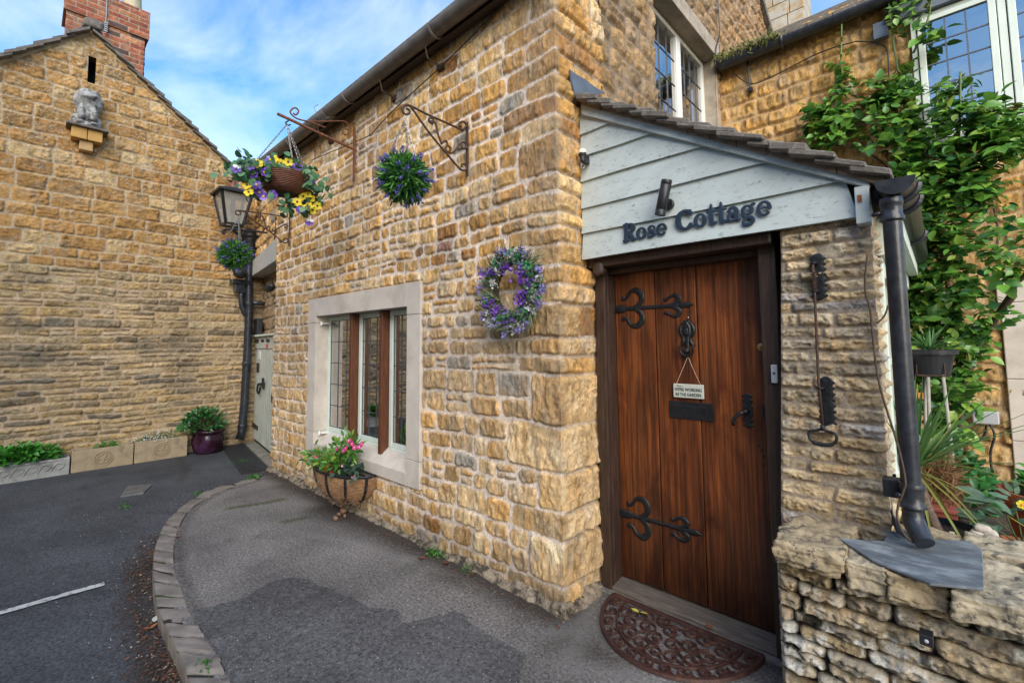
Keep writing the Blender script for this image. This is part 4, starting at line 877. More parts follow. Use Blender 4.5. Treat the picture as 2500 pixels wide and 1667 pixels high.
#@@PART4
# ================================================================== GROUND
def asphalt(name, base, light, spk=.5, moss=False, cool=0.0, rough=.85):
    mt, t, b = newmat(name); tcn = t.nodes.new('ShaderNodeTexCoord'); Lk = t.links.new
    def nz(s, d, r=.6, st=None):
        n = t.nodes.new('ShaderNodeTexNoise'); n.inputs['Scale'].default_value = s; n.inputs['Detail'].default_value = d; n.inputs['Roughness'].default_value = r
        Lk(tcn.outputs['Object'], n.inputs['Vector']); return n
    big = nz(1.3, 6, .6); fine = nz(62, 5, .8)
    r = t.nodes.new('ShaderNodeValToRGB'); r.color_ramp.elements[0].position = .34; r.color_ramp.elements[1].position = .70
    r.color_ramp.elements[0].color = tuple(c * .70 for c in base) + (1,); r.color_ramp.elements[1].color = tuple(c * 1.30 for c in base) + (1,)
    Lk(big.outputs['Fac'], r.inputs[0])
    r2 = t.nodes.new('ShaderNodeValToRGB'); r2.color_ramp.elements[0].position = .35; r2.color_ramp.elements[1].position = .72
    r2.color_ramp.elements[0].color = (.18, .18, .18, 1); r2.color_ramp.elements[1].color = (2.5, 2.45, 2.4, 1); Lk(fine.outputs['Fac'], r2.inputs[0])
    m1 = t.nodes.new('ShaderNodeMixRGB'); m1.blend_type = 'MULTIPLY'; m1.inputs[0].default_value = .9; Lk(r.outputs[0], m1.inputs[1]); Lk(r2.outputs[0], m1.inputs[2])
    vo = t.nodes.new('ShaderNodeTexVoronoi'); vo.inputs['Scale'].default_value = 60; Lk(tcn.outputs['Object'], vo.inputs['Vector'])
    lt_ = t.nodes.new('ShaderNodeMath'); lt_.operation = 'LESS_THAN'; lt_.inputs[1].default_value = .16
    wn = t.nodes.new('ShaderNodeSeparateColor'); Lk(vo.outputs['Color'], wn.inputs[0]); gt = t.nodes.new('ShaderNodeMath'); gt.operation = 'GREATER_THAN'; gt.inputs[1].default_value = 1 - .22 * spk
    Lk(wn.outputs[0], gt.inputs[0]); Lk(vo.outputs['Distance'], lt_.inputs[0]); an = t.nodes.new('ShaderNodeMath'); an.operation = 'MULTIPLY'; Lk(lt_.outputs[0], an.inputs[0]); Lk(gt.outputs[0], an.inputs[1])
    m2 = t.nodes.new('ShaderNodeMixRGB'); m2.inputs[2].default_value = tuple(light) + (1,); Lk(an.outputs[0], m2.inputs[0]); Lk(m1.outputs[0], m2.inputs[1]); src = m2.outputs[0]
    st = nz(3.1, 8, .7); r3 = t.nodes.new('ShaderNodeValToRGB'); r3.color_ramp.elements[0].position = .53; r3.color_ramp.elements[1].position = .68; Lk(st.outputs['Fac'], r3.inputs[0])
    m3 = t.nodes.new('ShaderNodeMixRGB'); m3.inputs[2].default_value = tuple(c * .45 for c in base) + (1,); m3.inputs[0].default_value = .5
    mu = t.nodes.new('ShaderNodeMath'); mu.operation = 'MULTIPLY'; mu.inputs[1].default_value = .55; Lk(r3.outputs[0], mu.inputs[0]); Lk(mu.outputs[0], m3.inputs[0]); Lk(src, m3.inputs[1]); src = m3.outputs[0]
    if moss:
        a = t.nodes.new('ShaderNodeAttribute'); a.attribute_name = 'Col'
        sc = t.nodes.new('ShaderNodeSeparateColor'); Lk(a.outputs['Color'], sc.inputs[0])
        mn = nz(42, 6, .75); q = t.nodes.new('ShaderNodeMath'); q.operation = 'MULTIPLY'; Lk(mn.outputs['Fac'], q.inputs[0]); Lk(sc.outputs[1], q.inputs[1])
        q2 = t.nodes.new('ShaderNodeMapRange'); q2.inputs['From Min'].default_value = .22; q2.inputs['From Max'].default_value = .5; Lk(q.outputs[0], q2.inputs[0])
        m4 = t.nodes.new('ShaderNodeMixRGB'); m4.inputs[2].default_value = (.045, .062, .012, 1); Lk(q2.outputs[0], m4.inputs[0]); Lk(src, m4.inputs[1]); src = m4.outputs[0]
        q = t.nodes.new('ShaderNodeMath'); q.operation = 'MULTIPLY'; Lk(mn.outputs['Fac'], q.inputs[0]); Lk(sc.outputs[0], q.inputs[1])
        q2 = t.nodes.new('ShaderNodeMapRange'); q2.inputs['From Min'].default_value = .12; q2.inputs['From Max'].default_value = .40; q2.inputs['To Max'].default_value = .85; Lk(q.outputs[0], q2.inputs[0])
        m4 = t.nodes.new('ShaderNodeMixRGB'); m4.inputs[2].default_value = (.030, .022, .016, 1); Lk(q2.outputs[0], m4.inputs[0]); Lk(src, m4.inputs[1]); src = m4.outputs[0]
        q = t.nodes.new('ShaderNodeMath'); q.operation = 'MULTIPLY'; Lk(mn.outputs['Fac'], q.inputs[0]); Lk(sc.outputs[2], q.inputs[1])
        q2 = t.nodes.new('ShaderNodeMapRange'); q2.inputs['From Min'].default_value = .25; q2.inputs['From Max'].default_value = .6; q2.inputs['To Max'].default_value = .75; Lk(q.outputs[0], q2.inputs[0])
        m4 = t.nodes.new('ShaderNodeMixRGB'); m4.inputs[2].default_value = (.26, .255, .25, 1); Lk(q2.outputs[0], m4.inputs[0]); Lk(src, m4.inputs[1]); src = m4.outputs[0]
    Lk(src, b.inputs['Base Color']); b.inputs['Roughness'].default_value = rough; b.inputs['Specular IOR Level'].default_value = .35
    bm = t.nodes.new('ShaderNodeBump'); bm.inputs['Strength'].default_value = 1; bm.inputs['Distance'].default_value = .007; Lk(fine.outputs['Fac'], bm.inputs['Height'])
    bg_ = t.nodes.new('ShaderNodeBump'); bg_.inputs['Strength'].default_value = .5; bg_.inputs['Distance'].default_value = .05; Lk(big.outputs['Fac'], bg_.inputs['Height']); Lk(bg_.outputs[0], bm.inputs['Normal']); Lk(bm.outputs[0], b.inputs['Normal'])
    return mt
ROADM = asphalt('road_asphalt', (.058, .063, .072), (.22, .23, .25), .35, True)
PAVM = asphalt('pavement_asphalt', (.162, .154, .149), (.42, .42, .42), .7, True)
PATCHM = asphalt('patch_asphalt', (.090, .090, .094), (.40, .40, .40), 1.3)
def roadz(x): return -.075 + .062 * float(ss(np.array(-4.3 - x), 0, 2.2))
def gblob(X, Y, pts, r):
    d = np.full(X.shape, 9.)
    for a, b_ in zip(pts[:-1], pts[1:]):
        vx, vy = b_[0] - a[0], b_[1] - a[1]; t = np.clip(((X - a[0]) * vx + (Y - a[1]) * vy) / (vx * vx + vy * vy + 1e-9), 0, 1); d = np.minimum(d, np.hypot(X - a[0] - t * vx, Y - a[1] - t * vy))
    return np.clip(1 - d / r, 0, 1)
kpx_o = [(464, 1667), (437, 1601), (417, 1558), (397, 1514), (382, 1475), (376, 1424), (374, 1384), (376, 1349), (386, 1314), (401, 1282), (425, 1255), (449, 1235), (492, 1207), (551, 1186), (622, 1166)]
kpx_i = [(563, 1667), (539, 1613), (508, 1565), (478, 1522), (458, 1479), (443, 1436), (427, 1396), (424, 1357), (427, 1321), (437, 1290), (456, 1255), (484, 1231), (523, 1207), (571, 1190), (640, 1168)]
ko = [at(x, y, 2, 0)[:2] for x, y in kpx_o]; ki = [at(x, y, 2, 0)[:2] for x, y in kpx_i]
ko = [np.array((8., .47)), np.array((2., .47)), np.array((-.6, .50))] + ko; ki = [np.array((8., .66)), np.array((2., .66)), np.array((-.6, .68))] + ki
ko = spline(ko, 6); ki = spline(ki, 6)
# road: one sheet from the lane out to the horizon
gx = np.unique(np.concatenate([np.arange(-9.0, 3, .05), np.array([-400., -100, -40, -20, -12, 5, 10, 40, 400])])); gy = np.unique(np.concatenate([np.arange(-1.5, 3.2, .05), np.array([-300., -60, -15, -6, -3, 6, 12, 60, 400])]))
X, Y = np.meshgrid(gx, gy, indexing='ij'); Z = np.vectorize(roadz)(X) + .004 * fbm(X * 1.1, Y * 1.1, 4, 3) * (np.abs(X) < 9) * (np.abs(Y) < 4)
kl = [tuple(p) for p in ko[20:]]
deb = gblob(X, Y, [(p[0] - .03, p[1] - .07) for p in kl], .20) * (.75 + .5 * fbm(X * 3, Y * 3, 3, 3)) * ss(X, -4.9, -4.2)
deb = np.maximum(deb, .62 * gblob(X, Y, [tuple(at(*p, 2, -.03)[:2]) for p in ((440, 1120), (455, 1150), (440, 1180))], .12))
lane = .42 * gblob(X, Y, [tuple(at(*p, 2, -.03)[:2]) for p in ((360, 1150), (430, 1110), (540, 1120))], .5)
moss_ = .85 * gblob(X, Y, [tuple(at(*p, 2, -.01)[:2]) for p in ((565, 1100), (600, 1150))], .13)
C = np.stack([np.maximum(deb, lane), moss_, 0 * X], -1)
npmesh('road', np.stack([X, Y, Z], -1).reshape(-1, 3), (lambda n, k: np.stack([(a := (np.arange(n - 1)[:, None] * k + np.arange(k - 1)[None]).ravel()), a + k, a + k + 1, a + 1], 1))(*X.shape), ROADM, None, False, C.reshape(-1, 3)); bpy.data.objects['road']['kind'] = 'structure'
# pavement sheet inside the kerb
gx = np.arange(-7.0, 4.0, .04); gy = np.arange(.3, 2.9, .04); X, Y = np.meshgrid(gx, gy, indexing='ij')
def inside(X, Y, poly):
    r = np.zeros(X.shape, bool); n = len(poly)
    for i in range(n):
        x1, y1 = poly[i]; x2, y2 = poly[(i + 1) % n]
        if y1 == y2: continue
        c = ((y1 > Y) != (y2 > Y)) & (X < (x2 - x1) * (Y - y1) / (y2 - y1) + x1); r ^= c
    return r
kmid = [tuple((np.array(a) + np.array(c)) / 2) for a, c in zip(ko, ki)]
poly = kmid + [(-6.1, 2.3), (-6.1, 3.0), (8, 3.0)]
I = inside(X, Y, poly)
def pg(*pp): return [tuple(at(*p, 2, 0)[:2]) for p in pp]
mo = np.maximum.reduce([.95 * gblob(X, Y, pg((560, 1240), (640, 1228), (690, 1218)), .13), .9 * gblob(X, Y, pg((700, 1272), (750, 1262)), .13), .35 * gblob(X, Y, pg((740, 1200), (700, 1190)), .2), .5 * gblob(X, Y, pg((1070, 1360), (1130, 1390)), .12)])
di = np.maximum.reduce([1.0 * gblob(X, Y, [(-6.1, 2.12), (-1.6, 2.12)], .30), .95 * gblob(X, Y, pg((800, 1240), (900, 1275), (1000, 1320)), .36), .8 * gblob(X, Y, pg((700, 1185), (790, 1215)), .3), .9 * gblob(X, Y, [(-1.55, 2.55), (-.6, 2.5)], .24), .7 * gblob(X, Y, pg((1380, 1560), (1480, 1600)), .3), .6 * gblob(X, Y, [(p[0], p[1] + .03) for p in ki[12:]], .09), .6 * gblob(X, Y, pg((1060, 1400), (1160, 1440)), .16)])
wh = np.maximum.reduce([.8 * gblob(X, Y, pg((730, 1300), (850, 1320), (1000, 1370)), .2), .85 * gblob(X, Y, pg((1350, 1545), (1440, 1500), (1380, 1620), (1600, 1667)), .24), .5 * gblob(X, Y, pg((1000, 1500), (1200, 1600)), .12)])
C = np.stack([di, mo, wh], -1)
P = np.stack([X, Y, .004 * fbm(X * 1.4, Y * 1.4, 14, 3)], -1)
cell = I[:-1, :-1] & I[1:, :-1] & I[:-1, 1:] & I[1:, 1:]; ci, cj = np.nonzero(cell); k = X.shape[1]; a = ci * k + cj
pv = npmesh('pavement', P.reshape(-1, 3), np.stack([a, a + k, a + k + 1, a + 1], 1), PAVM, None, True, C.reshape(-1, 3)); pv['kind'] = 'structure'
# darker resurfaced patch with its ragged outline
pc_ = [(0, 940), (80, 880), (140, 850), (200, 820), (300, 805), (400, 815), (470, 860), (550, 880), (600, 915), (700, 945), (790, 1000), (880, 1005), (975, 1015), (985, 1085), (1010, 1095), (1100, 1080), (1200, 1060), (1330, 1025), (1400, 1050), (1440, 1110), (1560, 1175), (1640, 1220), (1700, 1250), (1790, 1300), (1770, 1360), (1740, 1482), (1700, 1600)]
pp = [at(600 + x * .3827, 1100 + y * .3827, 2, .008)[:2] for x, y in pc_]
pl_ = [at(x, y, 2, .008)[:2] for x, y in ((590, 1460), (520, 1478), (474, 1490))]
ring = []
rp_ = np.random.default_rng(5)
pts = [np.array(p) for p in pl_[::-1]] + [np.array(p) for p in pp] + [np.array((-.9, .68))]
for p, q in zip(pts[:-1], pts[1:]):
    n = max(2, int(np.linalg.norm(q - p) / .02))
    for i in range(n):
        z_ = p + (q - p) * i / n; ring.append(z_ + rp_.normal(0, .005, 2))
inn = [np.array(p) + np.array((0.0, .004)) for p in ki if -4.25 < p[0] < -.9]
inn = [p for p in inn if p[0] > pts[0][0] - .5 or True]
start = pts[0]; inn = [p for p in ki if p[0] > start[0] + .02 and p[0] < -.9 or (p[1] < start[1] - .02 and p[0] < -3.0)]
ring += [np.array(p) + np.array((.004, .004)) for p in inn]
me = bpy.data.meshes.new('pavement_patch'); me.from_pydata([(p[0], p[1], .0085) for p in ring], [], [tuple(range(len(ring)))[::-1]])
o = link('pavement_patch', me, PATCHM); o['kind'] = 'structure'
# kerb: hand-cut setts
KM = M('kerb_stone', (.19, .165, .145), .85, var=.3, scale=7, bump=.7, bdist=.006, col2=(.22, .20, .17), thr=(.52, .75), s2=9)
b = MB(); acc = 0; lens = [0]
for p, q in zip(ko[:-1], ko[1:]): lens.append(lens[-1] + float(np.linalg.norm(np.array(q) - np.array(p))))
tot = lens[-1]; r_ = random.Random(5); s = 6.0
def kp(arr, sv):
    i = min(max(int(np.searchsorted(lens, sv)) - 1, 0), len(arr) - 2); t = (sv - lens[i]) / (lens[i + 1] - lens[i] + 1e-9); return np.array(arr[i]) * (1 - t) + np.array(arr[i + 1]) * t
kk = 0
while s < tot - .02:
    ln = r_.uniform(.15, .235) if s < tot - 1.6 else r_.uniform(.3, .5); e = min(s + ln, tot); g = .008; nu, nv_ = 8, 8
    hz = r_.uniform(-.006, .008); base = len(b.v); tlt = r_.uniform(-.006, .006)
    for i in range(nu + 1):
        a_ = s + g + (e - s - 2 * g) * i / nu; po, pi_ = kp(ko, a_), kp(ki, a_); ed = min(i, nu - i) / nu
        zr_ = roadz(po[0]) - .02
        prof = [(-.02, None), (-.012, .5), (-.004, .9), (.03, 1), (.25, 1), (.5, 1), (.75, 1), (.97, 1), (1.0, .9)]
        for (f, h_) in prof:
            p = po + (pi_ - po) * f; top_ = .006 + hz + tlt * (i / nu - .5) * 2 - (.012 if ed < .06 else 0)
            z = zr_ if h_ is None else zr_ + (top_ - zr_) * h_ + .011 * float(fbm(np.array([p[0] * 26]), np.array([p[1] * 26]), 6, 4)[0])
            b.v.append((p[0], p[1], z))
    k_ = 9
    for i in range(nu):
        for j in range(k_ - 1): a_ = base + i * k_ + j; b.f.append((a_, a_ + 1, a_ + k_ + 1, a_ + k_)); b.mi.append(0)
    for sd_ in (0, nu): b.f.append(tuple(base + sd_ * k_ + j for j in range(k_))); b.mi.append(0)
    s = e; kk += 1
kb = b.build('kerb', KM, None, smooth=True); kb['kind'] = 'structure'
md = kb.modifiers.new('e', 'EDGE_SPLIT'); md.split_angle = rad(50)
b = MB(); q = [tuple(p) for p in ko[18:]]; q2 = [tuple(p) for p in ki[18:]]
b.add([(x, y, -.004) for x, y in q] + [(x, y, -.004) for x, y in q2], [(i, i + 1, len(q) + i + 1, len(q) + i) for i in range(len(q) - 1)]); o = b.build('kerb_bed', M('kerb_joint', (.022, .02, .015), .95, col2=(.04, .07, .015), thr=(.5, .6), s2=3)); o['kind'] = 'structure'
# white line
b = MB(); pa, pb = at(0, 1496, 2, -.07)[:2], at(255, 1425, 2, -.07)[:2]; d = (pb - pa) / np.linalg.norm(pb - pa); nn = np.array([-d[1], d[0]]); pa = pa - d * 1.6; top_, bot_ = [], []
wln = .029; nst = 90; rl = np.random.default_rng(2)
for i in range(nst + 1):
    p = pa + (pb - pa) * i / nst; z = max(roadz(p[0]), roadz(p[0] + .05)) + .009; top_.append((*(p + nn * (wln + rl.normal(0, .0025))), z)); bot_.append((*(p - nn * (wln + rl.normal(0, .0025))), z))
b.add(bot_ + top_, [(i, i + 1, nst + 2 + i, nst + 1 + i) for i in range(nst)]); o = b.build('road_marking', M('worn_road_paint', (.50, .51, .50), .8, var=.1, scale=20, col2=(.10, .105, .11), thr=(.50, .64), s2=26)); o['kind'] = 'structure'
# cast cover in the lane with its asphalt repair beside it
c4 = [at(*p, 2, roadz(-5) + .01) for p in ((293, 1222), (350, 1213), (371, 1192), (312, 1196))]; zc_ = float(np.mean([roadz(p[0]) for p in c4])) + .008
b = MB(); b.add([(p[0], p[1], zc_ - .02) for p in c4] + [(p[0], p[1], zc_ + .004) for p in c4], [(0, 1, 5, 4), (1, 2, 6, 5), (2, 3, 7, 6), (3, 0, 4, 7), (4, 5, 6, 7)])
mh = b.build('drain_cover', M('worn_cast_cover', (.15, .15, .14), .7, metal=.2, var=.25, scale=14, bump=.5), bevel=.003); tag(mh, 'worn grey rectangular cast cover set flush in the dark lane', 'drain cover')
b = MB(); A_, B_, C_, D2_ = [np.array((p[0], p[1], zc_ + .006)) for p in c4]
for i in range(1, 8):
    t = i / 8; p, q = A_ + (B_ - A_) * t, D2_ + (C_ - D2_) * t; b.bar(p + (q - p) * .08, p + (q - p) * .92, .006, .004)
for t in (.3, .7): p, q = A_ + (D2_ - A_) * t, B_ + (C_ - B_) * t; b.bar(p + (q - p) * .06, p + (q - p) * .94, .006, .005)
b.build('ribs', MATS['worn_cast_cover'], mh)
# ================================================================== GATE at the lane end
gt = thing('garage_door', 'sage green boarded lane door with a black latch and lettering on its top rail', 'door', tuple(E1))
o_ = -.06; gz0, gz1 = .07, 1.665
b = MB(); nb = 16; gL = eL - .02
for i in range(nb):
    a, c = gL * i / nb, gL * (i + 1) / nb - .010; b.hexa([ept(a, gz0, o_ - .03), ept(c, gz0, o_ - .03), ept(c, gz0, o_), ept(a, gz0, o_), ept(a, gz1, o_ - .03), ept(c, gz1, o_ - .03), ept(c, gz1, o_), ept(a, gz1, o_)])
b.build('boards', GATEP, gt, bevel=.004)
b = MB(); b.hexa([ept(0, gz0, o_ - .045), ept(gL, gz0, o_ - .045), ept(gL, gz0, o_ - .031), ept(0, gz0, o_ - .031), ept(0, gz1, o_ - .045), ept(gL, gz1, o_ - .045), ept(gL, gz1, o_ - .031), ept(0, gz1, o_ - .031)]); b.build('backing', GATEP, gt)
b = MB(); b.hexa([ept(0, gz1 - .20, o_), ept(gL, gz1 - .20, o_), ept(gL, gz1 - .20, o_ + .012), ept(0, gz1 - .20, o_ + .012), ept(0, gz1 - .02, o_), ept(gL, gz1 - .02, o_), ept(gL, gz1 - .02, o_ + .012), ept(0, gz1 - .02, o_ + .012)]); b.build('top_rail', GATEP, gt, bevel=.003)
b = MB(); b.hexa([ept(-.05, gz1 - .018, o_ - .04), ept(gL, gz1 - .018, o_ - .04), ept(gL, gz1 - .018, o_ + .05), ept(-.05, gz1 - .018, o_ + .05), ept(-.05, gz1 + .02, o_ - .04), ept(gL, gz1 + .02, o_ - .04), ept(gL, gz1 + .01, o_ + .05), ept(-.05, gz1 + .01, o_ + .05)]); b.build('weather_strip', SAGE2, gt)
b = MB(); b.hexa([ept(-.05, 0, o_ - .08), ept(gL, 0, o_ - .08), ept(gL, 0, o_ - .03), ept(-.05, 0, o_ - .03), ept(-.05, .07, o_ - .08), ept(gL, .07, o_ - .08), ept(gL, .07, o_ - .03), ept(-.05, .07, o_ - .03)]); b.build('gap_board', DARK, gt)
# the things on the door are placed along its face: u in metres from the far end
def gbox(u0, u1, z0, z1, th, off=.0): b = MB(); b.hexa([ept(u0, z0, o_ + off), ept(u1, z0, o_ + off), ept(u1, z0, o_ + off + th), ept(u0, z0, o_ + off + th), ept(u0, z1, o_ + off), ept(u1, z1, o_ + off), ept(u1, z1, o_ + off + th), ept(u0, z1, o_ + off + th)]); return b
gbox(.0, .34, gz1 - .11, gz1 - .06, .01, .013).build('strap_hinge', OAKD, gt); 
hb = MB(); hb.hexa([ept(0, .24, o_ + .001), ept(.42, .24, o_ + .001), ept(.42, .24, o_ + .02), ept(0, .24, o_ + .02), ept(0, .31, o_ + .001), ept(.42, .30, o_ + .001), ept(.42, .30, o_ + .02), ept(0, .31, o_ + .02)]); hb.build('strap_hinge', OAKD, gt, bevel=.006)
gbox(.20, .37, 1.10, 1.24, .012).build('letter_plate', OAKD, gt); gbox(.25, .31, 1.15, 1.21, .004, .012).build('letter_slot', DARK, gt)
gbox(.28, .44, 1.30, 1.43, .006).build('notice', WHITEP, gt)
text('door_lettering', 'Garden', .075, ept(.62, gz1 - .105, o_ + .014), eu, (0, 0, 1), BLACKP, gt, .003, .002); text('door_lettering', 'Cottage', .075, ept(.99, gz1 - .105, o_ + .014), eu, (0, 0, 1), BLACKP, gt, .003, .002)
gbox(.90, 1.02, gz1 - .19, gz1 - .135, .004, .012).build('red_sticker', M('red_sticker', (.6, .05, .06), .5, bump=0), gt)
b = MB(); b.tube([ept(.50, .93, o_ + .02), ept(.85, .96, o_ + .02)], .018, 8); b.tube([ept(.83, .88, o_ + .02), ept(.83, 1.04, o_ + .03)], .014, 8); b.tube([ept(.78, .88, o_ + .02), ept(.78, 1.03, o_ + .03)], .010, 8); b.tube(spline([ept(.5, .94, o_ + .03), ept(.48, .84, o_ + .04), ept(.60, .80, o_ + .04), ept(.66, .9, o_ + .03)]), .014, 6); b.build('latch', IRON, gt)
b = MB(); b.tube(spline([(-6.13, 2.17, .93), (-6.19, 2.17, .93), (-6.21, 2.17, .89), (-6.21, 2.17, .83), (-6.19, 2.17, .79), (-6.13, 2.17, .79)]), .011, 8); o = b.build('pull_ring', IRON, cot)
b = MB(); b.hexa([ept(-.05, 1.68, -.10), ept(.30, 1.68, -.10), ept(.30, 1.68, -.02), ept(-.05, 1.68, -.02), ept(-.05, 1.93, -.10), ept(.30, 1.93, -.10), ept(.30, 1.93, -.02), ept(-.05, 1.93, -.02)]); o = b.build('letter_box', BLACKP, None, bevel=.008); tag(o, 'small black box fixed to the wall just above the lane door', 'box')
# sill of the gate and slotted channel grating
b = MB(); b.hexa([ept(-.05, -.02, o_ - .03), ept(gL, -.02, o_ - .03), ept(gL, -.02, o_ + .12), ept(-.05, -.02, o_ + .12), ept(-.05, .012, o_ - .03), ept(gL, .012, o_ - .03), ept(gL, .006, o_ + .12), ept(-.05, .006, o_ + .12)]); b.build('sill', M('worn_sill', (.22, .21, .18), .8, var=.2, scale=8, col2=(.08, .08, .07), thr=(.5, .7)), gt)
gr = thing('channel_grating', 'dark slotted channel grating along the foot of the green lane door', 'grating', tuple(E1))
b = MB(); b.hexa([ept(-.05, -.06, o_ + .13), ept(gL + .02, -.06, o_ + .13), ept(gL + .02, -.06, o_ + .43), ept(-.05, -.06, o_ + .43), ept(-.05, -.004, o_ + .13), ept(gL + .02, -.004, o_ + .13), ept(gL + .02, -.004, o_ + .43), ept(-.05, -.004, o_ + .43)]); b.build('tray', DARK, gr)
b = MB()
for i in range(10): q = o_ + .135 + .0305 * i; b.hexa([ept(-.05, -.003, q), ept(gL + .02, -.003, q), ept(gL + .02, -.003, q + .018), ept(-.05, -.003, q + .018), ept(-.05, .006, q), ept(gL + .02, .006, q), ept(gL + .02, .006, q + .018), ept(-.05, .006, q + .018)])
for i in range(24): x = .08 * i; b.hexa([ept(x, -.002, o_ + .135), ept(x + .012, -.002, o_ + .135), ept(x + .012, -.002, o_ + .425), ept(x, -.002, o_ + .425), ept(x, .0045, o_ + .135), ept(x + .012, .0045, o_ + .135), ept(x + .012, .0045, o_ + .425), ept(x, .0045, o_ + .425)])
b.build('slats', M('grating', (.045, .05, .06), .5, metal=.5, var=.3), gr)
# house across the street, outside the frame: it shades the lower walls and shows in the window glass
op = thing('opposite_house', 'stone house on the other side of the street, mirrored in the window panes', 'house', (-3, -6.8, 0))
u = np.arange(0, 22, .05); v = np.arange(0, 5.2, .04)
A = stonefield(u, v, courses(22, 5.3, lambda v: .18, lambda v: .35, np.random.default_rng(3), .05), np.random.default_rng(6), joint=.03, depth=.03, edge=.05, rough=.01, seed=55, palette=palA, mortar=(.4, .33, .25))
kw = np.ones(A[0].shape, bool)
for wx in (2, 6, 10.5, 15, 19):
    for wz in (.9, 3.2): kw &= ~((A[0] > wx) & (A[0] < wx + 1.4) & (A[1] > wz) & (A[1] < wz + 1.3))
fieldmesh('wall', A[0], A[1], A[2], A[3], (8, -6.8, 0), (-1, 0, 0), (0, 0, 1), (0, 1, 0), kw, STONE, op)
b = MB()
for wx in (2, 6, 10.5, 15, 19):
    for wz in (.9, 3.2): b.box((8 - wx, -6.95, wz), (8 - wx - 1.4, -6.9, wz + 1.3))
b.build('window', DARK, op)
b = MB()
for wx in (2, 6, 10.5, 15, 19):
    for wz in (.9, 3.2):
        for t in (0, .46, .92): b.box((8 - wx - t * 1.4 - .08, -6.88, wz), (8 - wx - t * 1.4, -6.82, wz + 1.3))
        b.box((8 - wx + .1, -6.85, wz - .12), (8 - wx - 1.5, -6.75, wz - .0)); b.box((8 - wx + .1, -6.85, wz + 1.3), (8 - wx - 1.5, -6.77, wz + 1.45))
b.build('window_frame', WHITEP, op)
b = MB(); b.hexa([(8.2, -6.6, 5.1), (-14.2, -6.6, 5.1), (-14.2, -9.6, 8.3), (8.2, -9.6, 8.3), (8.2, -6.6, 5.25), (-14.2, -6.6, 5.25), (-14.2, -9.6, 8.5), (8.2, -9.6, 8.5)]); b.box((8, -9.6, 0), (-14, -9.5, 8.2)); b.build('roof', SLATE, op)
#@@PART5
# ================================================================== THE PORCH
po = thing('cottage_porch', 'lean-to porch with pale green weatherboards, oak plank door and stone slate roof', 'porch', (-.9, 2.4, 0))
YB = 2.40
bz = [2.024, 2.188, 2.353, 2.525, 2.687, 2.838, 2.97]
def rake(x): return 3.0 - (x + 1.606) * .5895 - .04       # underside line of the sloping trim
xl = -1.622
for i in range(6):
    z0, z1 = bz[i], bz[i + 1] + .012
    xr0 = min(-.225, (2.96 - z0) / .5895 - 1.606 + .05); xr1 = min(-.225, (2.96 - z1) / .5895 - 1.606 + .05)
    if xr1 < xl + .01: xr1 = xl + .01
    n = 14; b = MB(); wv = random.Random(i)
    for k in range(n):
        t0, t1 = k / n, (k + 1) / n
        def P(t, top):
            xr = xr1 if top else xr0; return xl + (xr - xl) * t
        s0, s1 = .0025 * math.sin(i * 2 + t0 * 5), .0025 * math.sin(i * 2 + t1 * 5)
        b.hexa([(P(t0, 0), YB - .022, z0 + s0), (P(t1, 0), YB - .022, z0 + s1), (P(t1, 0), YB + .004, z0 + s1), (P(t0, 0), YB + .004, z0 + s0),
                (P(t0, 1), YB - .004, z1), (P(t1, 1), YB - .004, z1), (P(t1, 1), YB + .008, z1), (P(t0, 1), YB + .008, z1)])
    b.build('weatherboard', SAGE, po)
b = MB(); q = [at(1417, 253, 1, 2.36), at(2124, 436, 1, 2.36), at(2124, 459, 1, 2.36), at(1419, 279, 1, 2.36)]
b.add([tuple(p) for p in q] + [(p[0], p[1] + .035, p[2]) for p in q], [(0, 3, 2, 1), (4, 5, 6, 7), (0, 1, 5, 4), (1, 2, 6, 5), (2, 3, 7, 6), (3, 0, 4, 7)]); b.build('rake_board', SAGE, po, bevel=.003)
b = MB(); b.box((-.232, 2.352, 1.985), (-.183, 2.45, 2.142)); b.build('corner_block', SAGE, po, bevel=.003)
b = MB(); b.box((-.222, 2.349, 2.075), (-.208, 2.3515, 2.105)); b.build('peeled_patch', M('bare_wood', (.20, .07, .03), .8), po)
# slate roof of the porch, heavy stone slates with their broken edges at the verge
b = MB(); r_ = random.Random(31); xa, za, sl_ = -1.60, 3.055, -.6095
x = -.10; c = 0
while x > -1.60:
    st = .098 * r_.uniform(.82, 1.18); y = 2.315 - r_.uniform(0, .03)
    z = za + (x - xa) * sl_ - .012; x2 = x - st * 1.75; z2 = za + (x2 - xa) * sl_
    while y < 5.1:
        wd = r_.uniform(.22, .38) if y > 2.4 else r_.uniform(.3, .4); th = r_.uniform(.022, .036); l = r_.uniform(.018, .032)
        jx = r_.uniform(-.008, .008); n_s = 3
        b.hexa([(x + jx, y, z + l), (x + jx, y + wd, z + l), (x2, y + wd, z2 - .025), (x2, y, z2 - .025), (x + jx, y, z + l + th), (x + jx, y + wd, z + l + th), (x2, y + wd, z2 - .020 + th), (x2, y, z2 - .020 + th)]); y += wd + .005
    x -= st
rf = b.build('roof', SLATE, po, bevel=.006, seg=1)
b = MB(); x = -.13
while x > -1.58:
    st = r_.uniform(.10, .16); z = za + (x - xa) * sl_ - .012; z2 = za + (x - st - xa) * sl_ - .012; b.hexa([(x, 2.345, z - .026), (x - st + .004, 2.345, z2 - .026), (x - st + .004, 2.6, z2 - .026), (x, 2.6, z - .026), (x, 2.345, z + .01), (x - st + .004, 2.345, z2 + .012), (x - st + .004, 2.6, z2 + .012), (x, 2.6, z + .01)]); x -= st
b.build('under_slates', M('under_slate', (.24, .18, .13), .95, var=.3, scale=20, bump=.7), rf)
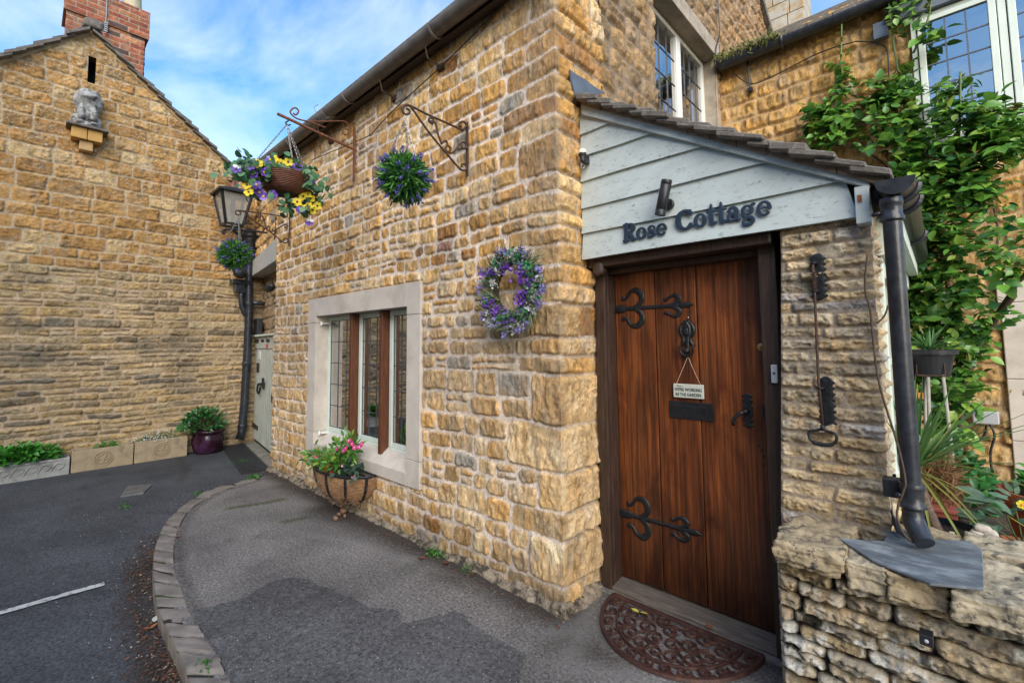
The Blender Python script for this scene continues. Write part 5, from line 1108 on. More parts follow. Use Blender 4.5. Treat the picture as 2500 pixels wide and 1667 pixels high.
b = MB(); b.hexa([(-1.6, 2.42, 2.92), (-.16, 2.42, 2.06), (-.16, 5.1, 2.06), (-1.6, 5.1, 2.92), (-1.6, 2.42, 3.03), (-.16, 2.42, 2.14), (-.16, 5.1, 2.14), (-1.6, 5.1, 3.03)]); b.build('roof_deck', OAKD, rf)
# ------------- door
YL = 2.62; D0, D1, DB, DT = -1.535, -.655, .055, 1.945
pl = [D0, -1.262, -1.01, D1 + .004]
for i in range(3):
    b = MB(); b.box((pl[i] + (.002 if i else 0), YL, DB), (pl[i + 1] - .003, YL + .045, DT)); b.build('door_plank', OAK, po, bevel=.005)
b = MB(); b.box((D0, YL + .02, DB), (D1, YL + .06, DT)); b.box((-.765, YL - .0012, DB + .9), (-.7645, YL + .001, DT - .02)); b.build('door_backing', DARK, po)
b = MB()
b.box((-1.612, 2.50, .0), (-1.540, 2.72, 2.02)); fr1 = b.build('door_post', OAKD, po, bevel=.008)
b = MB(); b.box((-1.56, 2.535, .06), (-1.536, 2.70, 1.95)); b.build('moulding', OAKD, fr1, bevel=.004)
b = MB(); b.box((-.652, 2.50, .0), (-.572, 2.72, 2.02)); fr2 = b.build('door_post', OAKD, po, bevel=.008)
b = MB(); b.box((-.66, 2.54, .06), (-.640, 2.70, 1.95)); b.build('moulding', OAKD, fr2, bevel=.004)
b = MB(); b.box((-1.612, 2.43, 1.972), (-.572, 2.72, 2.06)); fr3 = b.build('door_head', OAKD, po, bevel=.008)
b = MB(); b.box((-1.54, 2.54, 1.938), (-.652, 2.70, 1.971)); b.build('moulding', OAKD, fr3, bevel=.004)
b = MB(); b.hexa([(-1.56, 2.505, -.01), (-.6, 2.505, -.01), (-.6, 2.70, -.01), (-1.56, 2.70, -.01), (-1.56, 2.51, .028), (-.6, 2.51, .028), (-.6, 2.70, .053), (-1.56, 2.70, .053)])
b.build('threshold', M('worn_threshold', (.115, .095, .08), .75, var=.35, scale=14, bump=.7, bdist=.003, stretch=(.6, 9, 9), col2=(.22, .21, .20), thr=(.55, .75)), po, bevel=.006)
b = MB(); b.box((-1.62, 2.46, -.01), (-.57, 2.504, .012)); b.build('step_edge', M('step_mortar', (.16, .15, .14), .95, var=.3, scale=30, bump=.8), po, bevel=.004)
b = MB(); b.box((-1.645, 2.56, 0), (-1.6125, 2.66, 1.98)); b.build('mortar_fillet', M('mortar_fillet', (.42, .33, .22), .95, var=.1, scale=20, bump=.5), po)
b = MB(); b.box((-1.6, 3.6, 0), (-.2, 3.65, 2.2)); b.build('back_lining', DARK, po)
# carved scroll bracket under the head at the left
b = MB(); cb = at(1466, 655, 1, 2.46); rough_block(b, cb, (.034, .04, .045), None, 8, .45, .012, 3); rough_block(b, cb + np.array([0.0, -.02, -.03]), (.022, .025, .022), None, 6, .5, .008, 5); b.build('carved_corbel', OAKD, po, smooth=True)
# strap hinges ------------------------------------------------------
UX, UZ, UN = (1, 0, 0), (0, 0, 1), (0, -1, 0)
def hinge(z):
    s = [[(0, 0, .026), (.055, 0, .024), (.085, 0, .013), (.30, 0, .011), (.40, 0, .013)],
         [(.40, 0, .013), (.425, 0, .006), (.44, 0, .016), (.47, 0, .017), (.505, 0, .002)],
         spline2([(.135, 0, .014), (.175, .03, .015), (.185, .075, .019), (.155, .11, .018), (.11, .105, .011), (.085, .07, .009), (.062, .06, .011), (.058, .068, .012)]),
         spline2([(.135, 0, .014), (.175, -.03, .015), (.185, -.075, .019), (.155, -.11, .018), (.11, -.105, .011), (.085, -.07, .009), (.062, -.06, .011), (.058, -.068, .012)]),
         spline2([(.375, 0, .011), (.41, .018, .012), (.425, .04, .014), (.40, .062, .011), (.365, .052, .007), (.345, .038, .009), (.338, .042, .010)]),
         spline2([(.375, 0, .011), (.41, -.018, .012), (.425, -.04, .014), (.40, -.062, .011), (.365, -.052, .007), (.345, -.038, .009), (.338, -.042, .010)])]
    return relief('strap_hinge', s, .0022, .004, .012, (D0 + .002, YL - .0005, z), UX, UZ, UN, IRON, po, .006, .0015)
def spline2(p, per=5): return [tuple(q) for q in spline(p, per)]
hinge(1.717); hinge(.438)
b = MB()
# letter plate
lp = MB(); x0, z0 = -1.190, 1.063; x1, z1 = -.938, 1.160
lp.box((x0, YL - .008, z0), (x1, YL - .0005, z1)); l_ = lp.build('letter_plate', IRON, po, bevel=.002)
b = MB(); b.box((x0 + .028, YL - .011, z0 + .024), (x1 - .032, YL - .0085, z1 - .024)); b.build('flap', IRON, l_, bevel=.001)
b = MB()
for (xa_, xb_, za_, zb_) in ((x0 + .026, x1 - .03, z1 - .0235, z1 - .022), (x0 + .026, x1 - .03, z0 + .022, z0 + .0235)): b.box((xa_, YL - .0095, za_), (xb_, YL - .0081, zb_))
b.build('flap_groove', DARK, l_)
# knocker: scrolled cast plate with a swinging ring
kx, kz = -1.068, 1.530
kn = relief('knocker', [[(0, .085, .012), (0, .06, .024), (0, .03, .026), (0, -.01, .016), (0, -.05, .012), (0, -.08, .014)],
    spline2([(-.012, .088, .006), (-.03, .07, .010), (-.038, .045, .012), (-.034, .02, .010), (-.022, 0, .008), (-.02, -.025, .009), (-.034, -.045, .008)]),
    spline2([(.012, .088, .006), (.03, .07, .010), (.038, .045, .012), (.034, .02, .010), (.022, 0, .008), (.02, -.025, .009), (.034, -.045, .008)]),
    [(-.012, .09, .008), (.012, .09, .008)]], .0018, .006, .010, (kx, YL - .0005, kz), UX, UZ, UN, IRON, po, .010, .002)
b = MB(); b.tube([(kx + .040 * math.cos(a), YL - .028 - .006 * math.sin(a), kz - .068 + .038 * math.sin(a)) for a in [rad(150 + 240 * i / 24) for i in range(25)]], [.0055 + .003 * math.exp(-((i - 12) / 5) ** 2) for i in range(25)], 8); b.build('ring', IRON, kn, smooth=True)
b = MB(); rough_block(b, (kx, YL - .022, kz + .03), (.017, .012, .022), None, 8, .5, .006, 9); rough_block(b, (kx, YL - .022, kz - .075), (.014, .010, .016), None, 8, .5, .006, 19); b.build('mask', IRON, kn, smooth=True)
b = MB(); b.lathe([(0, 0), (.006, 0), (.006, .004), (0, .005)], (kx + .008, YL - .001, kz + .112), 10, axis=UN); b.build('hook_screw', CHAIN, po, smooth=True)
# latch plate with lever, keyhole cover, cylinder lock
hx, hz = -.762, 1.140
hp = relief('handle_plate', [[(0, .075, .010), (0, .04, .020), (0, 0, .023), (0, -.04, .020), (0, -.075, .010)], [(-.018, .075, .007), (0, .085, .006), (.018, .075, .007)], [(-.018, -.075, .007), (0, -.085, .006), (.018, -.075, .007)],
    [(-.017, .052, .009), (.017, .052, .009)], [(-.017, -.052, .009), (.017, -.052, .009)], [(-.018, .02, .008), (.018, .02, .008)], [(-.018, -.02, .008), (.018, -.02, .008)]], .002, .004, .010, (hx, YL - .0005, hz), UX, UZ, UN, IRON, po, .003, .001)
b = MB(); b.lathe([(.014, 0), (.012, .01), (.009, .03), (.012, .045), (0, .048)], (hx, YL - .008, hz + .0), 14, axis=UN)
b.tube([(hx, YL - .045, hz), (hx - .025, YL - .055, hz - .012), (hx - .05, YL - .058, hz - .035), (hx - .062, YL - .055, hz - .062), (hx - .06, YL - .05, hz - .075)], [.008, .009, .011, .008, .009], 10); b.build('lever', IRON, hp, smooth=True)
relief('keyhole_cover', [[(0, .022, .010), (0, -.012, .012), (0, -.04, .006)]], .0015, .003, .008, (-.682, YL - .0005, 1.145), UX, UZ, UN, IRON, po, .003)
b = MB(); b.lathe([(.020, 0), (.021, .004), (.015, .008), (.011, .007), (.011, .010), (0, .0105)], (-.684, YL - .001, 1.472), 22, axis=UN); o = b.build('cylinder_lock', BRASS, po, smooth=True)
b = MB(); b.box((-.6855, YL - .0125, 1.464), (-.6825, YL - .0114, 1.480)); b.build('key_slot', DARK, o)
for (x, z, r0) in ((-.72, .965, .006), (-.705, .945, .007), (-.695, .915, .006), (-.70, .87, .006)):
    b = MB(); b.lathe([(0, 0), (r0, 0), (r0, .001), (0, .0015)], (x, YL - .0005, z), 8, axis=UN); b.build('old_screw_hole', DARK, po)
# ------------- hanging notice on the door
sg = thing('hanging_sign', 'small cream wooden notice hung on string above the letter plate', 'sign', (-1.063, YL - .01, 1.42))
sx0, sx1, sz0, sz1 = -1.156, -.982, 1.183, 1.262
b = MB(); b.box((sx0, YL - .020, sz0), (sx1, YL - .008, sz1)); b.build('board', M('sign_cream', (.50, .52, .46), .6, var=.06, scale=14, col2=(.3, .34, .32), thr=(.6, .7)), sg, bevel=.003)
INK = M('sign_ink', (.012, .035, .045), .6, bump=0)
text('lettering', "WE'RE WORKING", .0245, ((sx0 + sx1) / 2, YL - .0205, 1.222), UX, UZ, INK, sg, .0006, .0005, sx=.80)
text('lettering', "IN THE GARDEN", .0245, ((sx0 + sx1) / 2, YL - .0205, 1.194), UX, UZ, INK, sg, .0006, .0005, sx=.80)
b = MB(); b.bar((sx0 + .022, YL - .0205, 1.2495), (sx0 + .055, YL - .0205, 1.2475), .001, .003); b.bar((sx0 + .022, YL - .0205, 1.2495), (sx0 + .030, YL - .0205, 1.2555), .001, .002); b.build('small_motif', INK, sg)
b = MB(); b.tube([(sx0 + .012, YL - .013, sz1 - .012), (sx0 + .05, YL - .014, 1.33), (-1.068, YL - .016, 1.412), (-1.062, YL - .016, 1.414), (sx1 - .05, YL - .014, 1.335), (sx1 - .012, YL - .013, sz1 - .012)], .0014, 5); b.build('string', M('string', (.5, .42, .33), .9), sg)
# ------------- door bell push
b = MB(); b.box((-.612, 2.482, 1.300), (-.584, 2.4995, 1.388)); db = b.build('door_bell', PLAST, None, bevel=.004); tag(db, 'slim grey bell push on the dark right-hand door post', 'doorbell')
b = MB(); b.lathe([(0, 0), (.0065, 0), (.006, .002), (0, .0025)], (-.598, 2.4815, 1.348), 14, axis=UN); b.build('button', M('bell_button', (.10, .10, .11), .4), db); b = MB(); b.box((-.600, 2.4812, 1.374), (-.596, 2.4818, 1.377)); b.build('indicator', DARK, db)
# ------------- stone pier right of the door, with its return
rp2 = np.random.default_rng(61)
pw = .385; u = np.concatenate([np.arange(0, pw, .0042), [pw]]); v = np.arange(.3, 2.03, .0042)
lay = courses(pw, 1.8, lambda v: .058, lambda v: .20, rp2, .06, -.01, .3); lay = [(a, b_ + (.03 if b_ > pw - .05 else 0), c, d) for a, b_, c, d in lay]
A = stonefield(u, v, lay, rp2, joint=.012, warp=.024, edge=.009, depth=.014, rough=.0075, rr=.010, seed=71, palette=palP, mortar=(.30, .25, .205), stri=.7, wob=.007, tilt=.12, mlev=.003)
H_ = A[2] * ss(A[0], -.002, .012); _w = ss(A[0], pw - .035, pw - .005); H_ = H_ * (1 - _w) + (.007 + .45 * H_) * _w
fieldmesh('pier', A[0], A[1], H_, A[3], (-.585, 2.43, 0), (1, 0, 0), (0, 0, 1), (0, -1, 0), A[0] > -(1), STONE, po, H_ * ss(A[0], pw - .02, pw) + (1 - A[0] / pw) * .055 * np.clip((A[1] - .72) / 1.2, 0, 1))
u2 = np.arange(0, .22, .006); hc = H_[-1]
A2 = stonefield(u2, v, [(-.02, .3, c, d) for a, b_, c, d in lay if b_ > pw], rp2, joint=.012, warp=.01, depth=.02, rough=.008, seed=73, palette=palP, mortar=(.30, .25, .2), mlev=.008); bl = ss(A2[0], 0, .03)
H2 = A2[2] * bl + hc[None] * (1 - bl); fieldmesh('pier', A2[0], A2[1], H2, A2[3], (-.2, 2.43, 0), (0, 1, 0), (0, 0, 1), (1, 0, 0), A2[0] > -1, STONE, po, -H2 * (1 - ss(A2[0], 0, .03)))
# side wall with its timber window, seen edge-on
b = MB(); b.box((-.30, 2.63, .3), (-.19, 5.1, .86)); b.build('side_wall', M('side_wall_stone', (.35, .25, .13), .9, var=.25, scale=8, bump=.6), po)
b = MB(); b.box((-.25, 2.64, 1.98), (-.10, 5.1, 2.07)); b.box((-.20, 2.60, 1.88), (-.155, 5.1, 2.0)); b.build('eave_board', SAGE2, po, bevel=.003)
wfr = MB()
for y in (2.64, 3.20, 3.78, 4.4): wfr.box((-.24, y, .9), (-.175, y + .07, 1.90))
wfr.box((-.24, 2.64, .86), (-.15, 4.6, .92)); wfr.box((-.24, 2.64, 1.80), (-.18, 4.6, 1.90)); wfr.box((-.235, 2.72, 1.38), (-.185, 4.4, 1.41)); sw = wfr.build('side_window', SAGE2, po, bevel=.003)
b = MB(); b.add([(-.20, 2.7, .9), (-.20, 4.5, .9), (-.20, 4.5, 1.8), (-.20, 2.7, 1.8)], [(0, 1, 2, 3)]); b.build('glass', GLASS, sw)
b = MB(); b.tube(spline([(-.12, 3.0, 1.06), (-.10, 2.9, 1.04), (-.12, 2.84, 1.0), (-.1, 2.86, .96)]), .004, 6); b.build('window_hook', WHITE, sw)
# gutter of the porch and its cast downpipe
b = MB(); rg3 = .062; gxc, gzc = -.098, 2.125
prof = [(math.cos(rad(180 + 180 * i / 14)) * rg3, math.sin(rad(180 + 180 * i / 14)) * rg3) for i in range(15)]; lpf = prof + [(x * .9, z * .9) for x, z in prof[::-1]]; n_ = len(lpf)
vs = [(gxc + a, Y0, gzc + c) for Y0 in (2.27, 5.05) for a, c in lpf]
b.add(vs, [(i, (i + 1) % n_, n_ + (i + 1) % n_, n_ + i) for i in range(n_)])
b.add([(gxc + a, 2.268, gzc + c) for a, c in prof] + [(gxc + a, 2.276, gzc + c) for a, c in prof], [tuple(range(15))[::-1], tuple(range(15, 30))] + [(i, i + 1, 16 + i, 15 + i) for i in range(14)])
for Y0 in (2.40, 2.62, 3.5): b.tube([(gxc + a * 1.08, Y0, gzc + c * 1.08) for a, c in prof], .012, 8)
b.build('gutter', PIPE, po, smooth=False)
b = MB(); px_, py_ = -.115, 2.32; R0 = .0305
b.lathe([(R0 * 1.0, 2.06), (R0 * 1.18, 2.06), (R0 * 1.25, 2.045), (R0 * 1.25, 2.035), (R0 * 1.15, 2.03), (R0 * 1.12, 1.995), (R0 * 1.3, 1.985), (R0 * 1.3, 1.972), (R0, 1.965), (R0, 1.55), (R0 * 1.012, 1.0), (R0 * 1.015, .965),
    (R0 * 1.25, .962), (R0 * 1.32, .952), (R0 * 1.32, .943), (R0 * 1.2, .938), (R0 * 1.2, .89), (R0 * 1.36, .885), (R0 * 1.36, .875), (R0 * 1.1, .868), (R0 * 1.05, .865)], (px_, py_, 0), 28)
b.lathe([(R0 * 1.05, 1.036), (R0 * 1.05, 1.02)], (px_, py_, 0), 28)
b.tube([(px_, py_, .87), (px_, py_, .84), (px_ + .004, py_ - .01, .815), (px_ + .018, py_ - .035, .787), (px_ + .03, py_ - .058, .768)], [R0 * 1.05, R0 * 1.08, R0 * 1.15, R0 * 1.1, R0 * 1.0], 24)
dp = b.build('downpipe', PIPE, po, smooth=True); md = dp.modifiers.new('e', 'EDGE_SPLIT'); md.split_angle = rad(45)
b = MB(); b.box((px_ - .085, py_ + .0, .895), (px_ - .028, py_ + .055, .965)); b.build('bracket_block', BLACKP, dp, bevel=.004)
b = MB(); b.lathe([(0, 0), (.011, 0), (.011, .012), (.007, .016), (0, .017)], (px_ - .034, py_ - .012, .915), 10, axis=(-.5, -1, 0)); b.build('bolt', PIPE, dp, smooth=True)
for Z0 in (1.98,): b = MB(); b.tube([(px_ - .032, py_ - .01, Z0 + .025), (px_ - .06, py_ + .0, Z0 + .025)], .009, 8); b.build('bolt', PIPE, dp, smooth=True)
# ------------- house name in fat rounded letters
def LT(strokes, dx, dy=0.0, sc=1.0): return [[(p[0] * sc + dx, p[1] * sc + dy, p[2] * sc) for p in s] for s in strokes]
G = {}
G['R'] = [[(.20, .06, .115), (.24, .94, .115)], [(.06, .05, .055), (.36, .05, .055)], [(.10, .95, .055), (.3, .95, .055)], ell(.40, .72, .24, .22, .135, .055, -90, 90, 12), [(.22, .945, .06), (.42, .94, .06)], [(.24, .50, .055), (.42, .50, .055)], [(.42, .46, .11), (.60, .12, .12), (.74, .06, .07)]]
G['o'] = [ell(.31, .32, .21, .27, .095, .05)]
G['s'] = [spline2([(.42, .46, .05), (.40, .54, .05), (.27, .60, .05), (.13, .52, .075), (.16, .39, .085), (.34, .27, .09), (.39, .14, .075), (.26, .04, .05), (.10, .07, .05), (.06, .16, .05)], 4)]
G['e'] = [ell(.31, .32, .21, .27, .085, .050, 0, 312, 22), [(.14, .33, .026), (.52, .35, .026)]]
G['C'] = [ell(.45, .48, .34, .42, .14, .06, 42, 318, 22), [(.68, .74, .085), (.70, .88, .05)], [(.70, .72, .08), (.72, .66, .05)]]
G['t'] = [[(.20, .92, .05), (.20, .62, .10), (.20, .18, .11), (.30, .06, .075), (.40, .12, .045)], [(.02, .60, .055), (.40, .62, .055)]]
G['a'] = [ell(.23, .20, .15, .15, .08, .045), spline2([(.08, .46, .07), (.16, .58, .065), (.32, .58, .085), (.41, .44, .105), (.41, .16, .105), (.52, .05, .06)], 4)]
G['g'] = [ell(.25, .38, .17, .18, .09, .045), [(.36, .52, .06), (.52, .60, .07)], spline2([(.16, .22, .055), (.12, .12, .06), (.28, .06, .075), (.42, .02, .085), (.46, -.10, .085), (.34, -.22, .075), (.16, -.22, .075), (.07, -.12, .065), (.16, 0, .05)], 4)]
adv = dict(R=.80, o=.62, s=.50, e=.58, C=.84, t=.43, a=.60, g=.60)
pR0, pe0 = at(1521, 598, 1, 2.374), at(1628, 560, 1, 2.374); pC0, pe1 = at(1652, 580, 1, 2.374), at(1884, 520, 1, 2.374)
nm = thing('house_name_sign', 'dark blue cut-out letters reading Rose Cottage on the lowest pale board', 'sign', (float(pR0[0]), 2.376, 2.07))
LET = M('name_letters', (.018, .034, .062), .42, var=.2, scale=20, bump=.2)
for word, xa_, xb_, zb_, sz_ in (('Rose', pR0[0], pe0[0], 2.088, .105), ('Cottage', pC0[0], pe1[0], 2.094, .115)):
    tot_ = sum(adv[c] for c in word) * sz_; k = (xb_ - xa_) / tot_; x = xa_
    for c in word:
        S_ = [[(p[0] * k * sz_, p[1] * sz_, p[2] * sz_ * (.5 + .5 * k)) for p in s] for s in G[c]]
        relief('letter', S_, .0013, .007, .004, (x, 2.3765 if c not in 'ot' else 2.376, zb_), UX, UZ, UN, LET, nm, .0012); x += adv[c] * sz_ * k
# spot lamp and sensor
la = at(1611, 526, 1, 2.31); lb = at(1628, 440, 1, 2.31)
sp = thing('spotlight', 'black cylindrical up and down spotlight on the weatherboards', 'wall light', tuple((la + lb) / 2))
b = MB(); d = (la - lb); ln = float(np.linalg.norm(d)); b.lathe([(0, 0), (.027, 0), (.0285, .003), (.0285, ln * .13), (.0278, ln * .135), (.0285, ln * .14), (.0285, ln * .84), (.0278, ln * .845), (.0285, ln * .85), (.0285, ln), (.026, ln), (.025, ln - .006), (0, ln - .006)], lb, 28, axis=d); b.build('lamp_body', M('lamp_black', (.022, .024, .028), .4, metal=.3, var=.1, bump=.05), sp, smooth=True).modifiers.new('e', 'EDGE_SPLIT').split_angle = rad(40)
b = MB(); b.lathe([(0, 0), (.022, 0)], la + d / ln * -.004, 20, axis=d); b.build('lamp_glass', M('lamp_lens', (.5, .5, .48), .1), sp)
mid = at(1634, 500, 1, 2.375); b = MB(); b.lathe([(.030, 0), (.030, .014), (.026, .018), (0, .018)], mid, 22, axis=UN); b.tube([mid, (la + lb) / 2], .012, 10); b.build('wall_plate', MATS['lamp_black'], sp, smooth=False)
ss0 = at(1422, 375, 1, 2.33)
se = thing('light_sensor', 'little cream-domed black dusk sensor on the corner beside the weatherboards', 'sensor', tuple(ss0))
b = MB(); b.lathe([(.0245, 0), (.0245, .012), (.021, .022), (.012, .029), (0, .031)], ss0, 18); b.build('dome', WHITE, se, smooth=True)
b = MB(); b.lathe([(0, -.058), (.010, -.058), (.016, -.05), (.019, -.02), (.025, -.012), (.025, -.001), (0, -.001)], ss0, 18); b.box((ss0[0] - .004, ss0[1] + .0, ss0[2] - .06), (ss0[0] + .018, ss0[1] + .05, ss0[2] - .012)); b.build('base', BLACKP, se, smooth=False)
b = MB(); b.tube(spline([ss0 + np.array([-.005, 0, -.055]), ss0 + np.array([-.012, .0, -.085]), ss0 + np.array([-.004, .01, -.092]), ss0 + np.array([.0, .03, -.06])]), .004, 6); b.build('wire', CHAIN, se)
# ------------- bell pull on the pier
bp = thing('bell_pull', 'wrought iron bell pull with spring, long rusty rod and D-shaped handle on the stone pier', 'bell pull', (-.395, 2.39, 1.5))
def backplate(z0, z1, x): 
    n = 7; pts = [(0, (z1 - z0) * t / n, .020 + .006 * (t % 2)) for t in range(n + 1)]; s = [pts]
    for t in range(n + 1): s += [[(-.026, (z1 - z0) * t / n, .006), (.026, (z1 - z0) * t / n, .006)]]
    return relief('backplate', s, .0018, .006, .010, (x, 2.412, z0), UX, UZ, UN, IRON, bp, .003, .0012)
backplate(1.70, 1.865, -.383); backplate(1.145, 1.32, -.378)
b = MB(); b.tube([(-.397, 2.375, 1.84), (-.396, 2.375, 1.70), (-.400, 2.372, 1.335), (-.394, 2.372, 1.13)], .0055, 8); b.build('rod', RUSTD, bp, smooth=True)
b = MB(); b.tube([(-.397 + .010 * math.cos(t * .9), 2.375 + .010 * math.sin(t * .9), 1.81 - .0013 * t) for t in range(70)], .0025, 5); b.build('spring', RUSTD, bp, smooth=True)
b = MB()
for z in (1.845, 1.72, 1.295): b.tube([(-.382, 2.41, z), (-.397, 2.368, z), (-.410, 2.40, z)], .007, 8)
b.build('guide', IRON, bp, smooth=True)
b = MB(); hz_ = 1.085; b.tube(spline([(-.396, 2.37, hz_ + .038), (-.415, 2.37, hz_ + .030), (-.443, 2.368, hz_ + .022), (-.444, 2.366, hz_ - .006), (-.425, 2.366, hz_ - .024), (-.396, 2.366, hz_ - .028), (-.367, 2.366, hz_ - .024), (-.348, 2.366, hz_ - .006), (-.349, 2.368, hz_ + .022), (-.377, 2.37, hz_ + .030)], 5, True), [.0062 + (.002 if 18 < i < 32 else 0) + (.0015 if i in (20, 24, 27) else 0) for i in range(50)], 8, closed=True)
b.tube([(-.394, 2.372, 1.14), (-.395, 2.37, hz_ + .03)], .009, 8); b.build('handle', IRON, bp, smooth=True)
# ================================================================== GARDEN WALL
gw = thing('garden_wall', 'low dry stone garden wall with lichened coping beside the porch', 'wall', (0, 2.1, 0))
rw = np.random.default_rng(81)
gx0, gL2 = -.535, 1.7; u = np.arange(0, gL2, .0048); v = np.arange(-.08, .66, .0042)
lay = courses(gL2, .76, lambda v: .054, lambda v: .24, rw, .10, -.02, -.08)
A = stonefield(u, v, lay, rw, joint=.006, warp=.035, edge=.014, depth=.034, rough=.011, rr=.014, seed=83, palette=palG, mortar=(.012, .010, .009), stri=.55, wob=.008, tilt=.18)
li = ss(fbm(A[0] * 9, A[1] * 9, 85, 5, .65), .22, .34) * ss(A[4], .0, .01); C = A[3] * (1 - .75 * li[..., None]) + np.array((.50, .50, .47)) * (.75 * li[..., None])
bk = ss(fbm(A[0] * 7 + 9, A[1] * 7, 87, 5, .7), .3, .38); C = C * (1 - .85 * bk[..., None])
fieldmesh('wall', A[0], A[1], A[2] * ss(A[0], 0, .02) - .03, C, (gx0, 2.095, 0), (1, 0, 0), (0, 0, 1), (0, -1, 0), A[0] > -1, STONE, gw)
b = MB(); b.box((gx0 + .01, 2.16, -.1), (gx0 + gL2, 2.58, .64)); b.build('core', M('wall_core', (.16, .13, .09), .95, var=.3, scale=9, bump=.8), gw)
COP = M('coping_stone', (.34, .27, .17), .92, var=.4, scale=17, bump=.8, bdist=.006, col2=(.05, .045, .04), thr=(.54, .62), s2=24)
COP2 = M('coping_stone_pale', (.37, .315, .22), .92, var=.4, scale=19, bump=.8, bdist=.006, col2=(.10, .09, .075), thr=(.54, .62), s2=22)
x = gx0 + .012; i = 0; rq = random.Random(6)
for wd, dz, yf, yb in ((.225, .012, 2.03, 2.40), (.115, -.006, 2.06, 2.30), (.16, -.012, 2.05, 2.36), (.20, -.002, 2.02, 2.40), (.30, .006, 2.00, 2.62), (.34, 0, 2.0, 2.6), (.3, .01, 2.0, 2.6)):
    b = MB(); rough_block(b, (x + wd / 2, (yf + yb) / 2, .676 + dz), (wd / 2 - .002, (yb - yf) / 2, .043 + rq.uniform(-.006, .004)), None, 34, .13, .012, i * 7, 2.6); b.build('coping', (COP, COP2)[i % 2], gw, smooth=True); x += wd; i += 1
x = -.20
for wd, dz in ((.22, .0), (.26, .008), (.30, 0)):
    b = MB(); rough_block(b, (x + wd / 2, 2.53, .676 + dz), (wd / 2 - .002, .10, .045), None, 24, .14, .012, i * 9, 2.6); b.build('coping', (COP2, COP)[i % 2], gw, smooth=True); x += wd; i += 1
# slate laid on the coping under the spout
sl4 = [(-.335, 2.20), (-.22, 2.085), (-.07, 2.005), (.052, 2.045), (.058, 2.20), (.065, 2.40), (.03, 2.47), (-.10, 2.42), (-.20, 2.44), (-.205, 2.30)]
b = MB(); n = len(sl4)
def slz(p): return .728 + .010 * math.sin(p[0] * 9) + .012 * (p[1] - 2.0)
b.add([(p[0], p[1], slz(p)) for p in sl4] + [(p[0], p[1], slz(p) + .009) for p in sl4], [tuple(range(n))[::-1], tuple(range(n, 2 * n))] + [(i, (i + 1) % n, n + (i + 1) % n, n + i) for i in range(n)])
o = b.build('slate_slab', M('blue_slate', (.13, .15, .17), .6, var=.35, scale=9, bump=.5, bdist=.003, col2=(.27, .31, .33), thr=(.50, .66), s2=9, stretch=(1, 2.2, 1)), None, bevel=.002); tag(o, 'blue-grey slate slab lying on the garden wall under the downpipe spout', 'slate slab')
b = MB(); b.box((-.106, 2.012, .527), (-.072, 2.06, .561)); o = b.build('wall_step_light', BLACKP, None, bevel=.003); tag(o, 'tiny square black lamp set in the garden wall face', 'light')
b = MB(); b.lathe([(0, 0), (.006, 0), (.004, .002), (0, .002)], (-.089, 2.0115, .544), 12, axis=UN); b.build('lens', PLAST, o)
b = MB(); P5 = [(-.19, 2.50, .74), (-.175, 2.42, .735), (-.15, 2.36, .742), (-.11, 2.35, .75), (-.10, 2.42, .752)]; P6 = [(-.195, 2.53, .84), (-.185, 2.44, .80), (-.15, 2.37, .765), (-.11, 2.36, .765), (-.09, 2.44, .765)]
b.add(P5 + P6, [(i, i + 1, 6 + i, 5 + i) for i in range(4)]); o = b.build('lead_strip', LEAD, None, smooth=True); o.modifiers.new('s', 'SOLIDIFY').thickness = .004; tag(o, 'curled piece of grey lead between the pier and the spout', 'lead strip')
# ================================================================== DOOR MAT
mt_ = thing('door_mat', 'half-round reddish cast scrollwork mat in front of the threshold', 'door mat', (-1.10, 2.46, 0))
MATM = M('rubber_scroll_mat', (.052, .022, .018), .55, var=.3, scale=30, bump=.4, col2=(.14, .06, .035), thr=(.55, .75))
b = MB(); cx, cy, Rm = -1.10, 2.465, .40; ry = .445
arc = [(cx + Rm * math.cos(rad(180 + 180 * i / 48)), cy + ry * math.sin(rad(180 + 180 * i / 48))) for i in range(49)]
def flat(b, pts, wd, z=.016, h=.010): 
    P = [np.array(p, float) for p in pts]; k = len(P); base = len(b.v)
    for i in range(k):
        d = P[min(i + 1, k - 1)] - P[max(i - 1, 0)]; d /= np.linalg.norm(d) + 1e-9; n = np.array([-d[1], d[0]])
        for s_, zz in ((-1, z - h), (-.7, z), (.7, z), (1, z - h)): q = P[i] + n * wd * .5 * s_; b.v.append((q[0], q[1], zz))
    for i in range(k - 1):
        for j in range(3): a = base + i * 4 + j; b.f.append((a, a + 1, a + 5, a + 4)); b.mi.append(0)
    return b
flat(b, arc, .022, .022, .014); flat(b, [(cx - Rm, cy), (cx + Rm, cy)], .026, .022, .014); flat(b, [(cx + (p[0] - cx) * .78, cy - .02 + (p[1] - cy) * .78) for p in arc], .013, .018)
b.build('rim', MATM, mt_, smooth=False)
b = MB()
def spiral(cx_, cy_, r0, turns, a0, sgn=1, n=26): return [(cx_ + r0 * (1 - .80 * i / n) * math.cos(a0 + sgn * turns * 2 * math.pi * i / n), cy_ + r0 * (1 - .80 * i / n) * math.sin(a0 + sgn * turns * 2 * math.pi * i / n)) for i in range(n + 1)]
for i in range(13):
    a = rad(187 + 166 * i / 12); c = (cx + Rm * .885 * math.cos(a), cy - .005 + ry * .885 * math.sin(a)); flat(b, spiral(c[0], c[1], .037, 1.15, a + (0 if i % 2 else 2), 1 if i % 2 else -1), .009, .017)
    a2 = rad(187 + 166 * (i + .5) / 12); c2 = (cx + Rm * .95 * math.cos(a2), cy + ry * .95 * math.sin(a2)); flat(b, [c, c2], .007, .016)
rs_ = random.Random(4)
